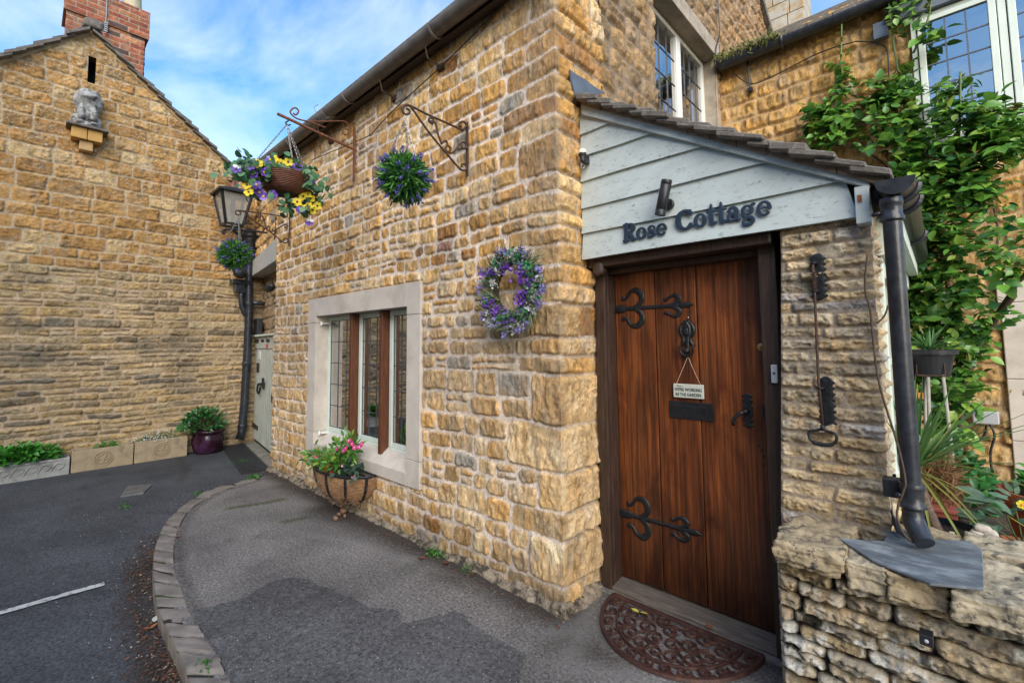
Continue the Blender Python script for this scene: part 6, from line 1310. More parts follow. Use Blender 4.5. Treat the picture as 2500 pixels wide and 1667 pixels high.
for (r_f, n) in ((.62, 9), (.40, 6), (.17, 3)):
    for i in range(n):
        a = rad(192 + 156 * i / (n - 1)); c = (cx + Rm * r_f * math.cos(a), cy - .03 + ry * r_f * math.sin(a)); flat(b, spiral(c[0], c[1], .052, 1.35, a + rs_.uniform(0, 3), 1 if i % 2 else -1), .010, .017)
        c2 = (cx + Rm * (r_f + .13) * math.cos(a + .2), cy - .03 + ry * (r_f + .13) * math.sin(a + .2)); flat(b, spline([c, ((c[0] + c2[0]) / 2 + .015, (c[1] + c2[1]) / 2), c2], 5), .008, .0165)
b.build('scrollwork', MATM, mt_)
#@@PART6
# ================================================================== IRON BRACKETS ON THE FRONT WALL
def hook(c, r, a0, a1, ax, n=12, shrink=.35):
    """scroll in the plane x = ax; c = (y, z)"""
    return [(ax, c[0] + r * (1 - shrink * i / n) * math.cos(rad(a0 + (a1 - a0) * i / n)), c[1] + r * (1 - shrink * i / n) * math.sin(rad(a0 + (a1 - a0) * i / n))) for i in range(n + 1)]
# bracket with the flower basket
XB = -4.06
t_ = lambda x, y, X=XB: at(x, y, 0, X)
br = thing('basket_bracket', 'long rusty bracket with a square arm and curled finial carrying the pansy basket', 'bracket', tuple(t_(862, 335)))
b = MB(); pt_, pb_ = np.array((XB, 2.105, 3.62)), np.array((XB, 2.105, 3.08)); b.bar(pt_, pb_, .03, .014, (0, -1, 0)); b.build('back_bar', RUST, br, bevel=.002)
b = MB(); tip = t_(677, 278); roo = np.array((XB, 2.10, 3.40)); b.bar(tip, roo, .020, .020); b.build('arm', RUST, br, bevel=.002)
b = MB(); b.tube(spline([t_(795, 312), t_(755, 298), t_(725, 290), t_(709, 276), t_(713, 267), t_(722, 264), t_(729, 272), t_(722, 281), t_(716, 276)], 5), .007, 7)
b.tube(spline([t_(750, 297), t_(790, 297), t_(830, 296), t_(846, 300), t_(858, 315)], 5), .006, 7); b.tube(spline([t_(858, 318), t_(845, 330), t_(836, 322), t_(842, 313), t_(848, 318)], 4), .006, 6); b.build('scroll', RUST, br, smooth=True)
b = MB(); hk = t_(701, 289); b.tube(spline([hk, hk + (0, .01, -.02), hk + (0, -.012, -.045), hk + (0, .012, -.06), hk + (0, .03, -.045)], 4), .006, 7); b.build('hook', IRON, br, smooth=True)
def scroll_bracket(name, label, X, px, iron, tipxy):
    r_ = thing(name, label, 'bracket', tuple(at(*px['root'], 0, X)), 'scroll brackets')
    b = MB(); a = np.array(at(*px['bt'], 0, X)); c = np.array(at(*px['bb'], 0, X)); a[1] = c[1] = 2.112; b.bar(a, c, .028, .007, (0, -1, 0)); b.build('back_bar', iron, r_, bevel=.002)
    b = MB()
    def T(x, y): p = at(x, y, 0, X); p[1] = min(p[1], 2.108); return p
    for line in px['lines']: b.tube(spline([T(*q) for q in line], 5), .0075, 7)
    b.build('scrollwork', iron, r_, smooth=True); return r_
scroll_bracket('scroll_bracket', 'dark scroll bracket beside the porch corner carrying the larger lavender ball', -2.41,
    dict(root=(1135, 330), bt=(1134, 296), bb=(1140, 432), lines=[[(1130, 318), (1080, 296), (1040, 278), (1000, 258), (988, 258), (982, 268), (990, 280), (1000, 276), (998, 268), (992, 266)],
      [(990, 258), (1003, 262), (1030, 300), (1060, 340), (1090, 375), (1118, 408), (1128, 416), (1138, 414), (1136, 402), (1128, 401), (1127, 407)],
      [(1130, 318), (1138, 308), (1133, 298), (1122, 300), (1121, 308), (1127, 310)], [(1048, 298), (1056, 302), (1058, 292), (1050, 288), (1047, 296), (1062, 300), (1070, 330), (1078, 352)],
      [(1078, 352), (1086, 344), (1092, 350), (1088, 362), (1084, 368), (1094, 372), (1100, 364), (1094, 356)], [(1086, 366), (1104, 374), (1125, 350), (1136, 350), (1138, 362), (1128, 362), (1128, 354)]]), RUSTD, None)
sx_ = lambda x, y: (500 + x * .2041, 440 + y * .2041)
scroll_bracket('scroll_bracket', 'thin dark scroll bracket beside the lantern carrying the smaller lavender ball', -5.64,
    dict(root=sx_(990, 450), bt=sx_(995, 372), bb=sx_(998, 785), lines=[[sx_(*q) for q in ((985, 440), (880, 425), (700, 398), (520, 375), (400, 362), (365, 385), (385, 415), (425, 408), (425, 380), (400, 375))],
      [sx_(*q) for q in ((420, 365), (480, 385), (540, 445), (640, 520), (740, 590), (850, 670), (930, 740), (985, 745), (985, 700), (950, 695), (945, 720))], [sx_(*q) for q in ((985, 440), (985, 395), (945, 385), (930, 405), (955, 415))],
      [sx_(*q) for q in ((640, 440), (670, 430), (660, 400), (630, 410), (640, 445), (690, 430), (715, 500), (740, 590))], [sx_(*q) for q in ((740, 590), (760, 550), (780, 570), (770, 600), (800, 610), (815, 590), (800, 585))], [sx_(*q) for q in ((775, 605), (820, 610), (900, 560), (960, 530), (990, 545), (975, 570), (950, 555))]]), RUSTD, None)
b4 = thing('bar_bracket', 'plain black horizontal bar bracket above the lane door lintel', 'bracket', tuple(at(650, 568, 0, -6.39)))
b = MB(); a, c = np.array((-6.39, 2.22, 3.22)), np.array((-6.39, 2.20, 2.62)); b.bar(a, c, .022, .01, (0, -1, 0)); b.build('back_bar', IRON, b4)
b = MB(); q = [at(*sx_(*p), 0, -6.39) for p in ((740, 630), (600, 612), (450, 600), (300, 590), (230, 595), (205, 620), (225, 640), (242, 625))]; b.tube(spline(q, 4), .012, 7); b.tube(spline([at(*sx_(*p), 0, -6.39) for p in ((440, 660), (500, 560), (530, 500), (505, 480), (480, 500), (500, 530))], 4), .006, 6); b.build('arm', IRON, b4, smooth=True)
# ---------------------------------------------------------------- chains
def chain(b, p, q, link_=.022, sag=0.0, r=.0024):
    p = np.array(p, float); q = np.array(q, float); n = max(2, int(np.linalg.norm(q - p) / (link_ * .78)))
    d = (q - p) / np.linalg.norm(q - p); a = np.cross(d, (0, 0, 1.0)); a = a / (np.linalg.norm(a) + 1e-9) if np.linalg.norm(a) > .05 else np.array((1., 0, 0)); c = np.cross(d, a)
    for i in range(n):
        m_ = p + (q - p) * (i + .5) / n; w_ = a if i % 2 else c
        b.tube([m_ + d * link_ * .5 * math.cos(t) + w_ * link_ * .27 * math.sin(t) for t in [2 * math.pi * k / 8 for k in range(8)]], r, 4, closed=True)
# ---------------------------------------------------------------- lavender balls
BALLG = leafmat('ball_leaf', (.03, .14, .035), (.13, .34, .05), .45, .2); BALLD = leafmat('ball_leaf_dark', (.015, .07, .045), (.03, .14, .07), .4, .15)
LAV = leafmat('lavender', (.08, .075, .32), (.17, .15, .52), .7, .2)
def lav_ball(c, R, sd, label, top, name='lavender_ball'):
    r_ = np.random.default_rng(sd); o = thing(name, label, 'hanging plant', tuple(c), 'lavender balls')
    n = 1500; d = rdirs(n, r_); p = np.array(c) + d * R * r_.uniform(.55, .80, (n, 1)); D = d + r_.normal(0, .38, (n, 3)) - np.array((0, 0, .12))
    leaves('leaves', p, D, rdirs(n, r_), R * r_.uniform(.20, .36, n), R * .060, BALLG, o, .2, .15, 'blade')
    n = 900; d = rdirs(n, r_); p = np.array(c) + d * R * r_.uniform(.5, .72, (n, 1)); leaves('leaves', p, d + r_.normal(0, .4, (n, 3)), rdirs(n, r_), R * r_.uniform(.2, .34, n), R * .06, BALLD, o, .2, .15, 'blade')
    # flower spikes spread evenly over the ball
    P_, D_, k = [], [], 0; g_ = math.pi * (3 - 5 ** .5); ns = 50
    for i in range(ns):
        z = 1 - 2 * (i + .5) / ns; rr = math.sqrt(1 - z * z); d0 = np.array((rr * math.cos(g_ * i), rr * math.sin(g_ * i), z)) + r_.normal(0, .12, 3); d0 /= np.linalg.norm(d0)
        for j in range(26):
            t = r_.uniform(.86, 1.10); P_.append(np.array(c) + d0 * R * t + r_.normal(0, .026 * R * (1.5 - t), 3) * 1.6); D_.append(r_.normal(0, 1, 3) + d0 * .6)
    leaves('flower_spikes', P_, D_, rdirs(len(P_), r_), R * .065, R * .05, LAV, o, .1, .2, 'round')
    b = MB(); bm_ = np.array(c); b.lathe([(R * .5 * math.sin(t), -R * .5 * math.cos(t)) for t in [math.pi * k / 8 for k in range(9)]], c, 12); b.build('core', BALLD, o)
    b = MB(); T = np.array(top, float)
    for k in range(3): a = 2.2 + 2.094 * k; q = np.array(c) + np.array((math.cos(a) * R * .6, math.sin(a) * R * .6, R * .68)); chain(b, T + np.array((0, 0, -.05)), q)
    b.tube([T, T + np.array((0, 0, -.055))], .003, 5); b.build('chain', CHAIN, o)
    return o
lav_ball(at(987, 435, 0, -2.41), .172, 1, 'larger lavender ball hanging by three chains near the porch corner', at(988, 278, 0, -2.41))
lav_ball(at(573, 622, 0, -5.64), .178, 2, 'smaller-looking far lavender ball hanging by the lantern', at(582, 524, 0, -5.64))
# ---------------------------------------------------------------- pansy basket
PGREEN = leafmat('pansy_leaf', (.05, .15, .07), (.10, .24, .11), .5, .2); 
YEL = M('petal_yellow', (.72, .55, .015), .6, var=.15, bump=0); PUR = M('petal_purple', (.12, .05, .36), .6, var=.3, scale=40, bump=0); LIL = M('petal_lilac', (.33, .22, .60), .6, var=.2, bump=0); WHI = M('petal_white', (.62, .62, .68), .6, var=.1, bump=0)
PNK = M('petal_pink', (.62, .03, .22), .5, var=.25, scale=40, bump=0); PNL = M('petal_pale_pink', (.75, .38, .50), .5, var=.1, bump=0); EYE_ = M('flower_eye', (.03, .015, .03), .6, bump=0); RED = M('petal_red', (.45, .03, .02), .5, var=.2, bump=0); ORG_ = M('petal_orange', (.8, .25, .01), .5, bump=0)
def flower(name, c, nrm, size, mats, parent, petals=5, eye=None, sd=0):
    """flat five-petalled flower: petals as curved plates around a small eye"""
    r_ = np.random.default_rng(sd); nn = Vector(nrm).normalized(); a = nn.orthogonal().normalized(); q = nn.cross(a); b = MB(); b.mi = []
    for k in range(petals):
        b.cur = (0 if k < 2 or len(mats) < 3 else 1) if len(mats) > 2 else 0
        t = 2 * math.pi * (k + r_.uniform(-.1, .1)) / petals; d = a * math.cos(t) + q * math.sin(t); s_ = nn.cross(d); C = Vector(c); rr = size * .5
        pts = [C + d * rr * .08, C + d * rr * .45 + s_ * rr * .42 + nn * rr * .10, C + d * rr * .9 + s_ * rr * .38 + nn * rr * .05, C + d * rr * 1.05, C + d * rr * .9 - s_ * rr * .38 + nn * rr * .05, C + d * rr * .45 - s_ * rr * .42 + nn * rr * .10]
        lift = nn * (.0006 * (k + 1)); pts = [p + lift for p in pts]; b.add(pts, [(0, 1, 2, 3), (0, 3, 4, 5)])
    b.cur = len(mats) - 1
    e = [Vector(c) + (a * math.cos(t) + q * math.sin(t)) * size * .13 + nn * (size * .07 + .004) for t in [2 * math.pi * i / 6 for i in range(6)]]; b.add(e + [Vector(c) + nn * (size * .1 + .004)], [(i, (i + 1) % 6, 6) for i in range(6)])
    return b.build(name, mats, parent)
bc = at(684, 442, 0, XB); Rb = .205
hb = thing('pansy_basket', 'rattan hanging basket overflowing with yellow, purple and white pansies', 'hanging basket', tuple(bc))
WIC = M('brown_rattan', (.12, .042, .022), .6, var=.35, scale=30, bump=.5); b = MB()
bz_ = bc + np.array((.0, .04, .0))
for i in range(17):
    t = i / 16; rr = Rb * math.sin(rad(18 + 72 * t)) ** .8; z = -.155 * math.cos(rad(90 * t)) + .05; b.tube([(bz_[0] + rr * math.cos(a), bz_[1] + rr * math.sin(a), bz_[2] + z + .002 * math.sin(9 * a)) for a in [2 * math.pi * k / 28 for k in range(28)]], .0075, 5, closed=True)
b.build('rattan_bowl', WIC, hb, smooth=True)
b = MB(); b.lathe([(0, -.13), (Rb * .5, -.11), (Rb * .85, -.05), (Rb * .93, .04), (0, .05)], bz_, 20); b.build('lining', DARK, hb)
rb = np.random.default_rng(71); P_, D_, N_ = [], [], []
anc = [(0, .05, .10), (-.02, -.24, .06), (.0, -.33, .02), (0, .22, .05), (.05, .25, -.06), (0, .26, -.13), (.02, -.28, -.05), (0, -.22, -.12), (.0, -.10, .13), (.0, .1, .13), (.1, 0, .08), (.02, .19, -.19), (.0, .05, -.20), (.1, .12, .0), (.1, -.15, .03), (0, .2, .14), (0, -.40, .0), (0, -.3, .07)]
for (ax_, ay_, az_) in anc:
    for k in range(24):
        p = bz_ + np.array((ax_, ay_, az_)) + rb.normal(0, 1, 3) * np.array((.07, .05, .034)); P_.append(p); D_.append(rb.normal(0, 1, 3) + np.array((.3, .0, -.1))); N_.append(np.array((.8, -.5, .5)) + rb.normal(0, .5, 3))
leaves('leaves', P_, D_, N_, rb.uniform(.045, .07, len(P_)), rb.uniform(.04, .055, len(P_)), PGREEN, hb, .15, .1, 'round')
fl_ = [(-.40, -.02, 'w'), (-.29, .05, 'l'), (-.24, .07, 'y'), (-.16, .12, 'l'), (-.10, .02, 'y'), (-.13, .13, 'y'), (-.06, .13, 'y'), (-.02, .14, 'y'), (.02, .13, 'l'), (.06, .12, 'p'), (.0, .08, 'w'), (-.2, .0, 'p'), (-.27, -.02, 'p'), (-.31, .02, 'w'), (-.31, -.12, 'y'), (-.26, -.12, 'p'), (-.22, -.16, 'p'), (-.2, -.2, 'l'), (-.3, -.18, 'y'),
       (.15, -.10, 'y'), (.19, -.12, 'y'), (.12, -.12, 'y'), (.07, -.18, 'y'), (.12, -.22, 'y'), (.17, -.20, 'y'), (.21, -.22, 'y'), (.24, -.18, 'y'), (.20, .02, 'p'), (.09, -.25, 'p'), (.19, -.33, 'w'), (-.13, -.17, 'p'), (.0, -.07, 'y')]
for i, (dy, dz, c) in enumerate(fl_):
    p = bz_ + np.array((.09 + .03 * math.sin(i * 3), dy, dz)); 
    ms_ = dict(y=[YEL, EYE_], p=[PUR, YEL], l=[LIL, PUR, YEL], w=[WHI, PUR, EYE_])[c]; flower('pansy_flower', p, (.9 + .2 * math.sin(i), -.55 + .3 * math.cos(i * 2), .1 + .25 * math.sin(i * 5)), .075, ms_, hb, sd=i)
b = MB(); T = at(700, 305, 0, XB)
for dx, dy in ((-.12, -.26), (.1, .12), (.0, .22), (.08, .05)): chain(b, T, bz_ + np.array((dx, dy, .06)))
b.build('chain', CHAIN, hb)
# ---------------------------------------------------------------- half-round wall basket on the ground under the window
wb = thing('wall_basket', 'black iron half-round wall basket lined with brown coir under the window', 'wall basket', (-4.02, 2.12, .2))
wx0_, wx1_ = -4.50, -3.60; wc = (wx0_ + wx1_) / 2; hw = (wx1_ - wx0_) / 2; dp_ = .27; ztop, zbot = .385, .12
def wp(a, f, dz=0.0, out_=1.0):
    """a: 0..180 deg around the half round, f: 0 top .. 1 bottom"""
    s_ = math.cos(f * math.pi / 2 * .97) ** .50; return (wc - hw * out_ * s_ * math.cos(rad(a)), 2.115 - dp_ * out_ * s_ * math.sin(rad(a)), ztop - (ztop - zbot) * math.sin(f * math.pi / 2) ** 1.1 + dz)
n1, n2 = 60, 24; V_ = []
for i in range(n1 + 1):
    for j in range(n2 + 1):
        a = 180 * i / n1; f = .05 + .95 * j / n2; bul = 1 - .02 + .03 * abs(math.sin(rad(a * 6 / 1.0))) + .012 * float(fbm(np.array([i * .8]), np.array([j * .8]), 3, 3)[0]); V_.append(wp(a, f, 0, bul))
idx = np.arange((n1 + 1) * (n2 + 1)).reshape(n1 + 1, n2 + 1); Q = np.stack([idx[:-1, :-1].ravel(), idx[1:, :-1].ravel(), idx[1:, 1:].ravel(), idx[:-1, 1:].ravel()], 1)
COIR = M('coir', (.30, .165, .085), .95, var=.45, scale=26, bump=1.0, bdist=.008, stretch=(1, 1, 3)); npmesh('coir_liner', V_, Q, COIR, wb)
b = MB(); rr_ = random.Random(9)
for k in range(420):
    a, f = rr_.uniform(8, 172), rr_.uniform(.08, .95); p = np.array(wp(a, f, 0, 1.03)); d = np.array([rr_.gauss(0, 1) for _ in range(3)]); d /= np.linalg.norm(d); c2 = np.array([rr_.gauss(0, 1) for _ in range(3)]) * .02; L_ = rr_.uniform(.02, .06)
    b.tube([p - d * L_, p + c2 * .5, p + d * L_], .0007, 3)
b.build('coir_fibres', M('coir_fibre', (.34, .21, .12), .9), wb)
b = MB(); b.tube([wp(a, 0) for a in range(0, 181, 6)], .010, 8); b.tube([wp(0, 0), wp(180, 0)], .008, 8); b.build('rim', IRON, wb, smooth=True)
for a in (12, 42, 72, 102, 132, 162):
    b = MB(); pts = [wp(a, j / 14, 0, 1.055) for j in range(15)]
    for p, q in zip(pts[:-1], pts[1:]): 
        nrm_ = Vector((-math.cos(rad(a)), -math.sin(rad(a)), 0)); b.bar(p, q, .024, .005, nrm_)
    b.build('rib', IRON, wb)
b = MB(); b.add([wp(a, .10, 0, .95) for a in range(0, 181, 10)], [tuple(range(19))]); b.build('liner_sheet', BLACKP, wb)
VLEAF = leafmat('vinca_leaf', (.04, .14, .018), (.13, .32, .04), .35, .2, (.26, .36, .04)); VDARK = leafmat('cyclamen_leaf', (.02, .05, .035), (.05, .09, .06), .5, .1)
vp = thing('pink_periwinkle', 'pink-flowered bedding plants growing in the coir-lined wall basket', 'plant', (-4.05, 2.0, .42))
rv = np.random.default_rng(5); P_, D_, N_ = [], [], []
bush = [((-3.98, 2.0, .53), (.10, .07, .10), 150), ((-3.86, 2.02, .60), (.08, .06, .07), 90), ((-4.42, 1.95, .44), (.09, .07, .05), 95), ((-4.15, 1.95, .46), (.10, .09, .05), 80), ((-3.95, 1.92, .46), (.10, .05, .05), 60)]
for c, s_, n in bush:
    for k in range(n): p = np.array(c) + rv.normal(0, .62, 3) * np.array(s_); P_.append(p); D_.append((p - np.array(c)) / np.array(s_) + rv.normal(0, .5, 3) + np.array((0, -.3, .1))); N_.append(rv.normal(0, .5, 3) + np.array((.2, -.5, .8)))
leaves('leaves', P_, D_, N_, rv.uniform(.045, .07, len(P_)), .026, VLEAF, vp, .25, .12)
n = 60; P_ = np.array((-3.80, 1.98, .43)) + rv.normal(0, 1, (n, 3)) * np.array((.10, .05, .03)); leaves('cyclamen_leaves', P_, rv.normal(0, 1, (n, 3)) + (0, -.4, .3), rv.normal(0, .4, (n, 3)) + (0, -.4, .8), .05, .045, VDARK, vp, .2, .1, 'round')
b = MB()
for k in range(22): p = np.array((-4.1 + rv.uniform(-.3, .3), 2.0, .40)); q = np.array(bush[rv.integers(5)][0]); b.tube(spline([p, (p + q) / 2 + rv.normal(0, .02, 3), q + rv.normal(0, .04, 3)], 3), .003, 5)
b.build('stems', M('green_stem', (.10, .16, .04), .6), vp)
for i, (x, y) in enumerate(((852, 1076), (860, 1083), (884, 1083), (878, 1091), (823, 1094), (838, 1099), (845, 1094), (866, 1092), (816, 1110), (771, 1118), (758, 1130), (749, 1127), (784, 1151), (836, 1136), (860, 1164), (770, 1150))):
    Yp = 1.92 if x < 800 else 1.93; flower('pink_flower', at(x, y, 1, Yp), (.3 + .3 * math.sin(i * 3), -.9, .35 + .3 * math.cos(i * 2)), .042 if i < 12 else .026, [PNK if i not in (9, 11, 13, 14) else PNL, PNK, WHI], vp, sd=i)
for i, (x, y) in enumerate(((802, 1138), (794, 1146), (808, 1156))): flower('red_flower', at(x, y, 1, 1.9), (.2, -.9, .4), .05, [RED, RED, ORG_], vp, sd=i + 40)
for k, (x, y, s_) in enumerate(((832, 1238, .05), (838, 1250, .05), (828, 1258, .035), (842, 1262, .03), (820, 1268, .04))): 
    b = MB(); p = at(x, y, 2, .012); rough_block(b, p + np.array((0, .0, .012)), (s_ * .5, s_ * .35, .014), None, 5, .4, .008, k)
    o = b.build('bark_chip', MATS.get('bark') or M('bark', (.20, .11, .07), .9, var=.3), None, smooth=True); tag(o, ('reddish bark scrap directly below the foot of the wall basket', 'bark scrap in the middle of the little heap under the wall basket', 'bark scrap on the left flank of the heap under the wall basket', 'smallest bark scrap, right side of the heap under the wall basket', 'bark scrap lying nearest the viewer under the wall basket')[k], 'bark', 'bark scraps under the wall basket')
# ---------------------------------------------------------------- wreath
wc_ = at(1258, 706, 1, 2.06); wr = thing('lavender_wreath', 'twig wreath with purple, white and lavender artificial flowers on the front wall', 'wreath', tuple(wc_))
RWx, RWz = .170, .168; rw_ = np.random.default_rng(33)
def ringp(a, rr=1.0, y=0.0): return wc_ + np.array((RWx * rr * math.cos(a), y, RWz * rr * math.sin(a)))
TWIG = M('twig', (.045, .028, .022), .85, var=.3)
b = MB()
for k in range(14):
    ph, am = rw_.uniform(0, 6.28), rw_.uniform(.01, .03); b.tube([ringp(a, 1 + am * math.sin(5 * a + ph) * 2, am * math.cos(5 * a + ph)) for a in [2 * math.pi * i / 40 for i in range(40)]], .006, 5, closed=True)
b.build('twig_ring', TWIG, wr, smooth=True)
WG1 = leafmat('wreath_leaf', (.02, .14, .05), (.06, .30, .12), .5, .2); WG2 = leafmat('wreath_grass', (.10, .13, .05), (.20, .24, .12), .6, .2)
P_, D_ = [], []
for k in range(900): a = rw_.uniform(0, 6.28); t = np.array((-math.sin(a), 0, math.cos(a))); rad_ = np.array((math.cos(a), 0, math.sin(a))); P_.append(ringp(a, rw_.uniform(.72, 1.35), -.03 + rw_.normal(0, .015))); D_.append(rad_ * rw_.uniform(.4, 1.2) - t * rw_.uniform(.2, 1.1) + np.array((0, -.45, 0)) + rw_.normal(0, .25, 3))
leaves('grass_sprigs', P_, D_, rdirs(len(P_), rw_), rw_.uniform(.05, .13, len(P_)), .0055, WG2, wr, .3, .1, 'blade')
P_, D_ = [], []
for a0 in (62, 75, 35, 15, 112, 125, 150, 255, 262, 275, 300, 312, 200, 350):
    c = ringp(rad(a0), 1.15, -.045)
    for k in range(46): P_.append(c + rw_.normal(0, .022, 3)); D_.append(rw_.normal(0, 1, 3) + (0, -.5, .2))
leaves('leaves', P_, D_, rdirs(len(P_), rw_) + (0, -1, 0), .022, .017, WG1, wr, .1, .1, 'round')
def cluster(name, mt, items, s_=.016, spread=.018, cnt=46, elong=0.0):
    for (a0, rr, el) in items:
        P_, D_ = [], []; c = ringp(rad(a0), rr, -.055); d = np.array((math.cos(rad(a0)), -.3, math.sin(rad(a0)))); d = d + rw_.normal(0, .4, 3); d /= np.linalg.norm(d)
        for k in range(cnt): P_.append(c + d * rw_.uniform(-1, 1) * el + rw_.normal(0, spread, 3)); D_.append(rw_.normal(0, 1, 3) + (0, -.4, 0))
        leaves(name, P_, D_, rdirs(len(P_), rw_) + (0, -1, 0), s_, s_ * .85, mt, wr, .1, .15, 'round')
VIO = leafmat('wreath_violet', (.10, .03, .32), (.26, .10, .60), .6, .2); WLAV = leafmat('wreath_lavender', (.17, .15, .42), (.33, .30, .66), .6, .2); WWH = leafmat('wreath_white', (.45, .45, .50), (.72, .72, .74), .6, .2)
cluster('violet_flower', VIO, [(148, 1.25, .02), (140, 1.0, .01), (200, 1.15, .03), (210, 1.25, .02), (235, .95, .03), (228, 1.05, .02), (45, .85, .02), (25, .8, .03), (10, .9, .03), (0, .95, .03), (-25, .75, .02), (-38, .8, .02), (-45, .9, .02), (-85, 1.1, .02), (100, .85, .02)], .020, .018, 34)
cluster('lavender_sprig', WLAV, [(152, 1.5, .04), (172, 1.4, .05), (185, 1.45, .05), (110, 1.3, .05), (95, 1.35, .03), (60, 1.4, .04), (20, 1.5, .03), (-8, 1.5, .04), (-25, 1.45, .04), (-50, 1.1, .05), (-60, 1.45, .05), (-75, 1.55, .05), (-95, 1.5, .05), (-110, 1.3, .05), (-125, 1.5, .05), (215, 1.6, .05), (55, .95, .02), (135, 1.1, .02), (-100, 1.05, .03), (245, 1.25, .04)], .015, .010, 42)
cluster('white_flower', WWH, [(80, 1.15, .04), (75, 1.3, .02), (130, .95, .02), (165, 1.45, .03), (160, .85, .02), (10, 1.35, .03), (-2, 1.0, .03), (-60, .95, .02), (-70, 1.45, .03), (-82, 1.5, .03), (232, 1.45, .03), (222, 1.2, .03), (225, 1.6, .02), (35, 1.1, .02), (-20, 1.2, .02), (-40, 1.3, .03), (-12, 1.3, .02), (120, 1.2, .03)], .015, .010, 40)
# ---------------------------------------------------------------- lantern and pipes at the lane end
XL = -7.55
ln_ = thing('wall_lantern', 'black street lantern with clear glass and coppery cap over the lane corner', 'lantern', tuple(at(565, 510, 0, XL)))
tl, tr_ = at(522, 472, 0, XL), at(614, 480, 0, XL); bl_, br_ = at(551, 550, 0, XL), at(598, 553, 0, XL)
zt_, zb_ = float((tl[2] + tr_[2]) / 2), float((bl_[2] + br_[2]) / 2); yc_ = float((tl[1] + tr_[1]) / 2) + .0; ht = float(tr_[1] - tl[1]) / 2 * .80; hb_ = ht * .56
def lc(h, z): return [(XL + sx * h, yc_ + sy * h, z) for sx, sy in ((-1, -1), (1, -1), (1, 1), (-1, 1))]
b = MB(); T4, B4 = lc(ht, zt_), lc(hb_, zb_)
for i in range(4): b.bar(B4[i], T4[i], .03, .03); b.bar(T4[i], T4[(i + 1) % 4], .035, .035); b.bar(B4[i], B4[(i + 1) % 4], .03, .03)
b.build('frame', IRON, ln_)
b = MB(); b.add(T4 + B4, [(4 + i, 4 + (i + 1) % 4, (i + 1) % 4, i) for i in range(4)]); b.build('glass_panes', GLASSL, ln_)
b = MB(); R4, C4 = lc(ht * 1.22, zt_ + .02), lc(ht * .35, zt_ + .10); b.add(lc(ht * 1.22, zt_ - .01) + R4, [(0, 3, 2, 1)] + [(i, (i + 1) % 4, 4 + (i + 1) % 4, 4 + i) for i in range(4)]); b.add(R4 + C4, [(i, (i + 1) % 4, 4 + (i + 1) % 4, 4 + i) for i in range(4)] + [(4, 5, 6, 7)]); b.build('roof', IRON, ln_)
b = MB(); b.lathe([(ht * .38, 0), (ht * .30, .04), (ht * .16, .12), (ht * .10, .13)], (XL, yc_, zt_ + .09), 18); b.build('chimney_cap', COPPER, ln_, smooth=True)
b = MB(); b.lathe([(0, 0), (.02, 0), (.03, .03), (.012, .05), (.02, .07), (0, .09)], (XL, yc_, zt_ + .22), 12); b.build('finial', IRON, ln_, smooth=True)
b = MB(); b.tube([(XL, yc_, zb_), (XL, yc_, zb_ + .22)], .014, 8); b.tube([(XL, yc_, zb_ + .20), (XL, yc_, zb_ + .38)], [.03, .036], 10); b.build('lamp_holder', IRON, ln_); b = MB(); b.lathe([(0, 0), (.022, .02), (.025, .05), (0, .08)], (XL, yc_, zb_ + .38), 10); b.build('bulb', WHITE, ln_, smooth=True)
b = MB(); b.tube(spline([(XL, yc_, zb_ - .02), (XL - .02, yc_ + .06, zb_ - .10), (XL - .05, yc_ + .2, zb_ - .12), (XL - .1, 2.42, zb_ - .08)], 5), .02, 8); b.build('wall_arm', IRON, ln_, smooth=True)
dpl = thing('lane_downpipe', 'tall black downpipe with hopper in the corner of the lane', 'downpipe', tuple(at(590, 1072, 0, -7.82)))
XP = -7.86; T_ = lambda x, y: at(x, y, 0, XP)
b = MB(); b.tube([T_(607, 560), T_(607, 640), T_(608, 760), T_(604, 860), T_(597, 980), T_(590, 1055), T_(584, 1072)], .058, 16); b.build('pipe', PIPE, dpl, smooth=True)
for (x, y) in ((608, 742), (602, 888), (592, 1040)):
    b = MB(); q = T_(x, y); b.lathe([(.064, -.03), (.068, -.02), (.068, .02), (.064, .03)], q, 16); b.build('collar', PIPE, dpl, smooth=False)
b = MB(); q = T_(610, 590); b.lathe([(.07, -.28), (.11, -.20), (.13, -.04), (.135, .10), (.10, .17), (0, .19)], q, 14); b.build('hopper_cover', BLACKP, dpl, smooth=True)
b = MB(); q = T_(588, 690); b.box(q + np.array((-.07, -.14, -.03)), q + np.array((.07, .10, .04))); b.box(q + np.array((-.05, -.09, -.16)), q + np.array((.05, .06, -.03))); b.build('hopper_head', PIPE, dpl, bevel=.01)
b = MB(); b.tube(spline([T_(589, 715), T_(590, 745), T_(600, 770)], 4), .04, 10); b.tube([T_(607, 738), T_(640, 741), T_(676, 744)], .034, 10); b.build('branch_pipe', PIPE, dpl, smooth=True)
b = MB(); q = at(586, 665, 0, -7.7); b.lathe([(0, .06), (.07, .05), (.10, 0), (.07, -.05), (0, -.06)], q, 16, axis=(1, 0, .1)); o = b.build('convex_lamp', BLACKP, None, smooth=True); tag(o, 'black round floodlight hanging under the far lavender ball', 'light')
b = MB(); q = at(660, 702, 1, 2.36); b.lathe([(0, -.10), (.05, -.08), (.06, 0), (.05, .08), (0, .10)], q, 12, axis=(1, .1, .25)); o = b.build('floodlight', BLACKP, None, smooth=True); tag(o, 'small black lamp under the concrete lintel of the lane door', 'light')
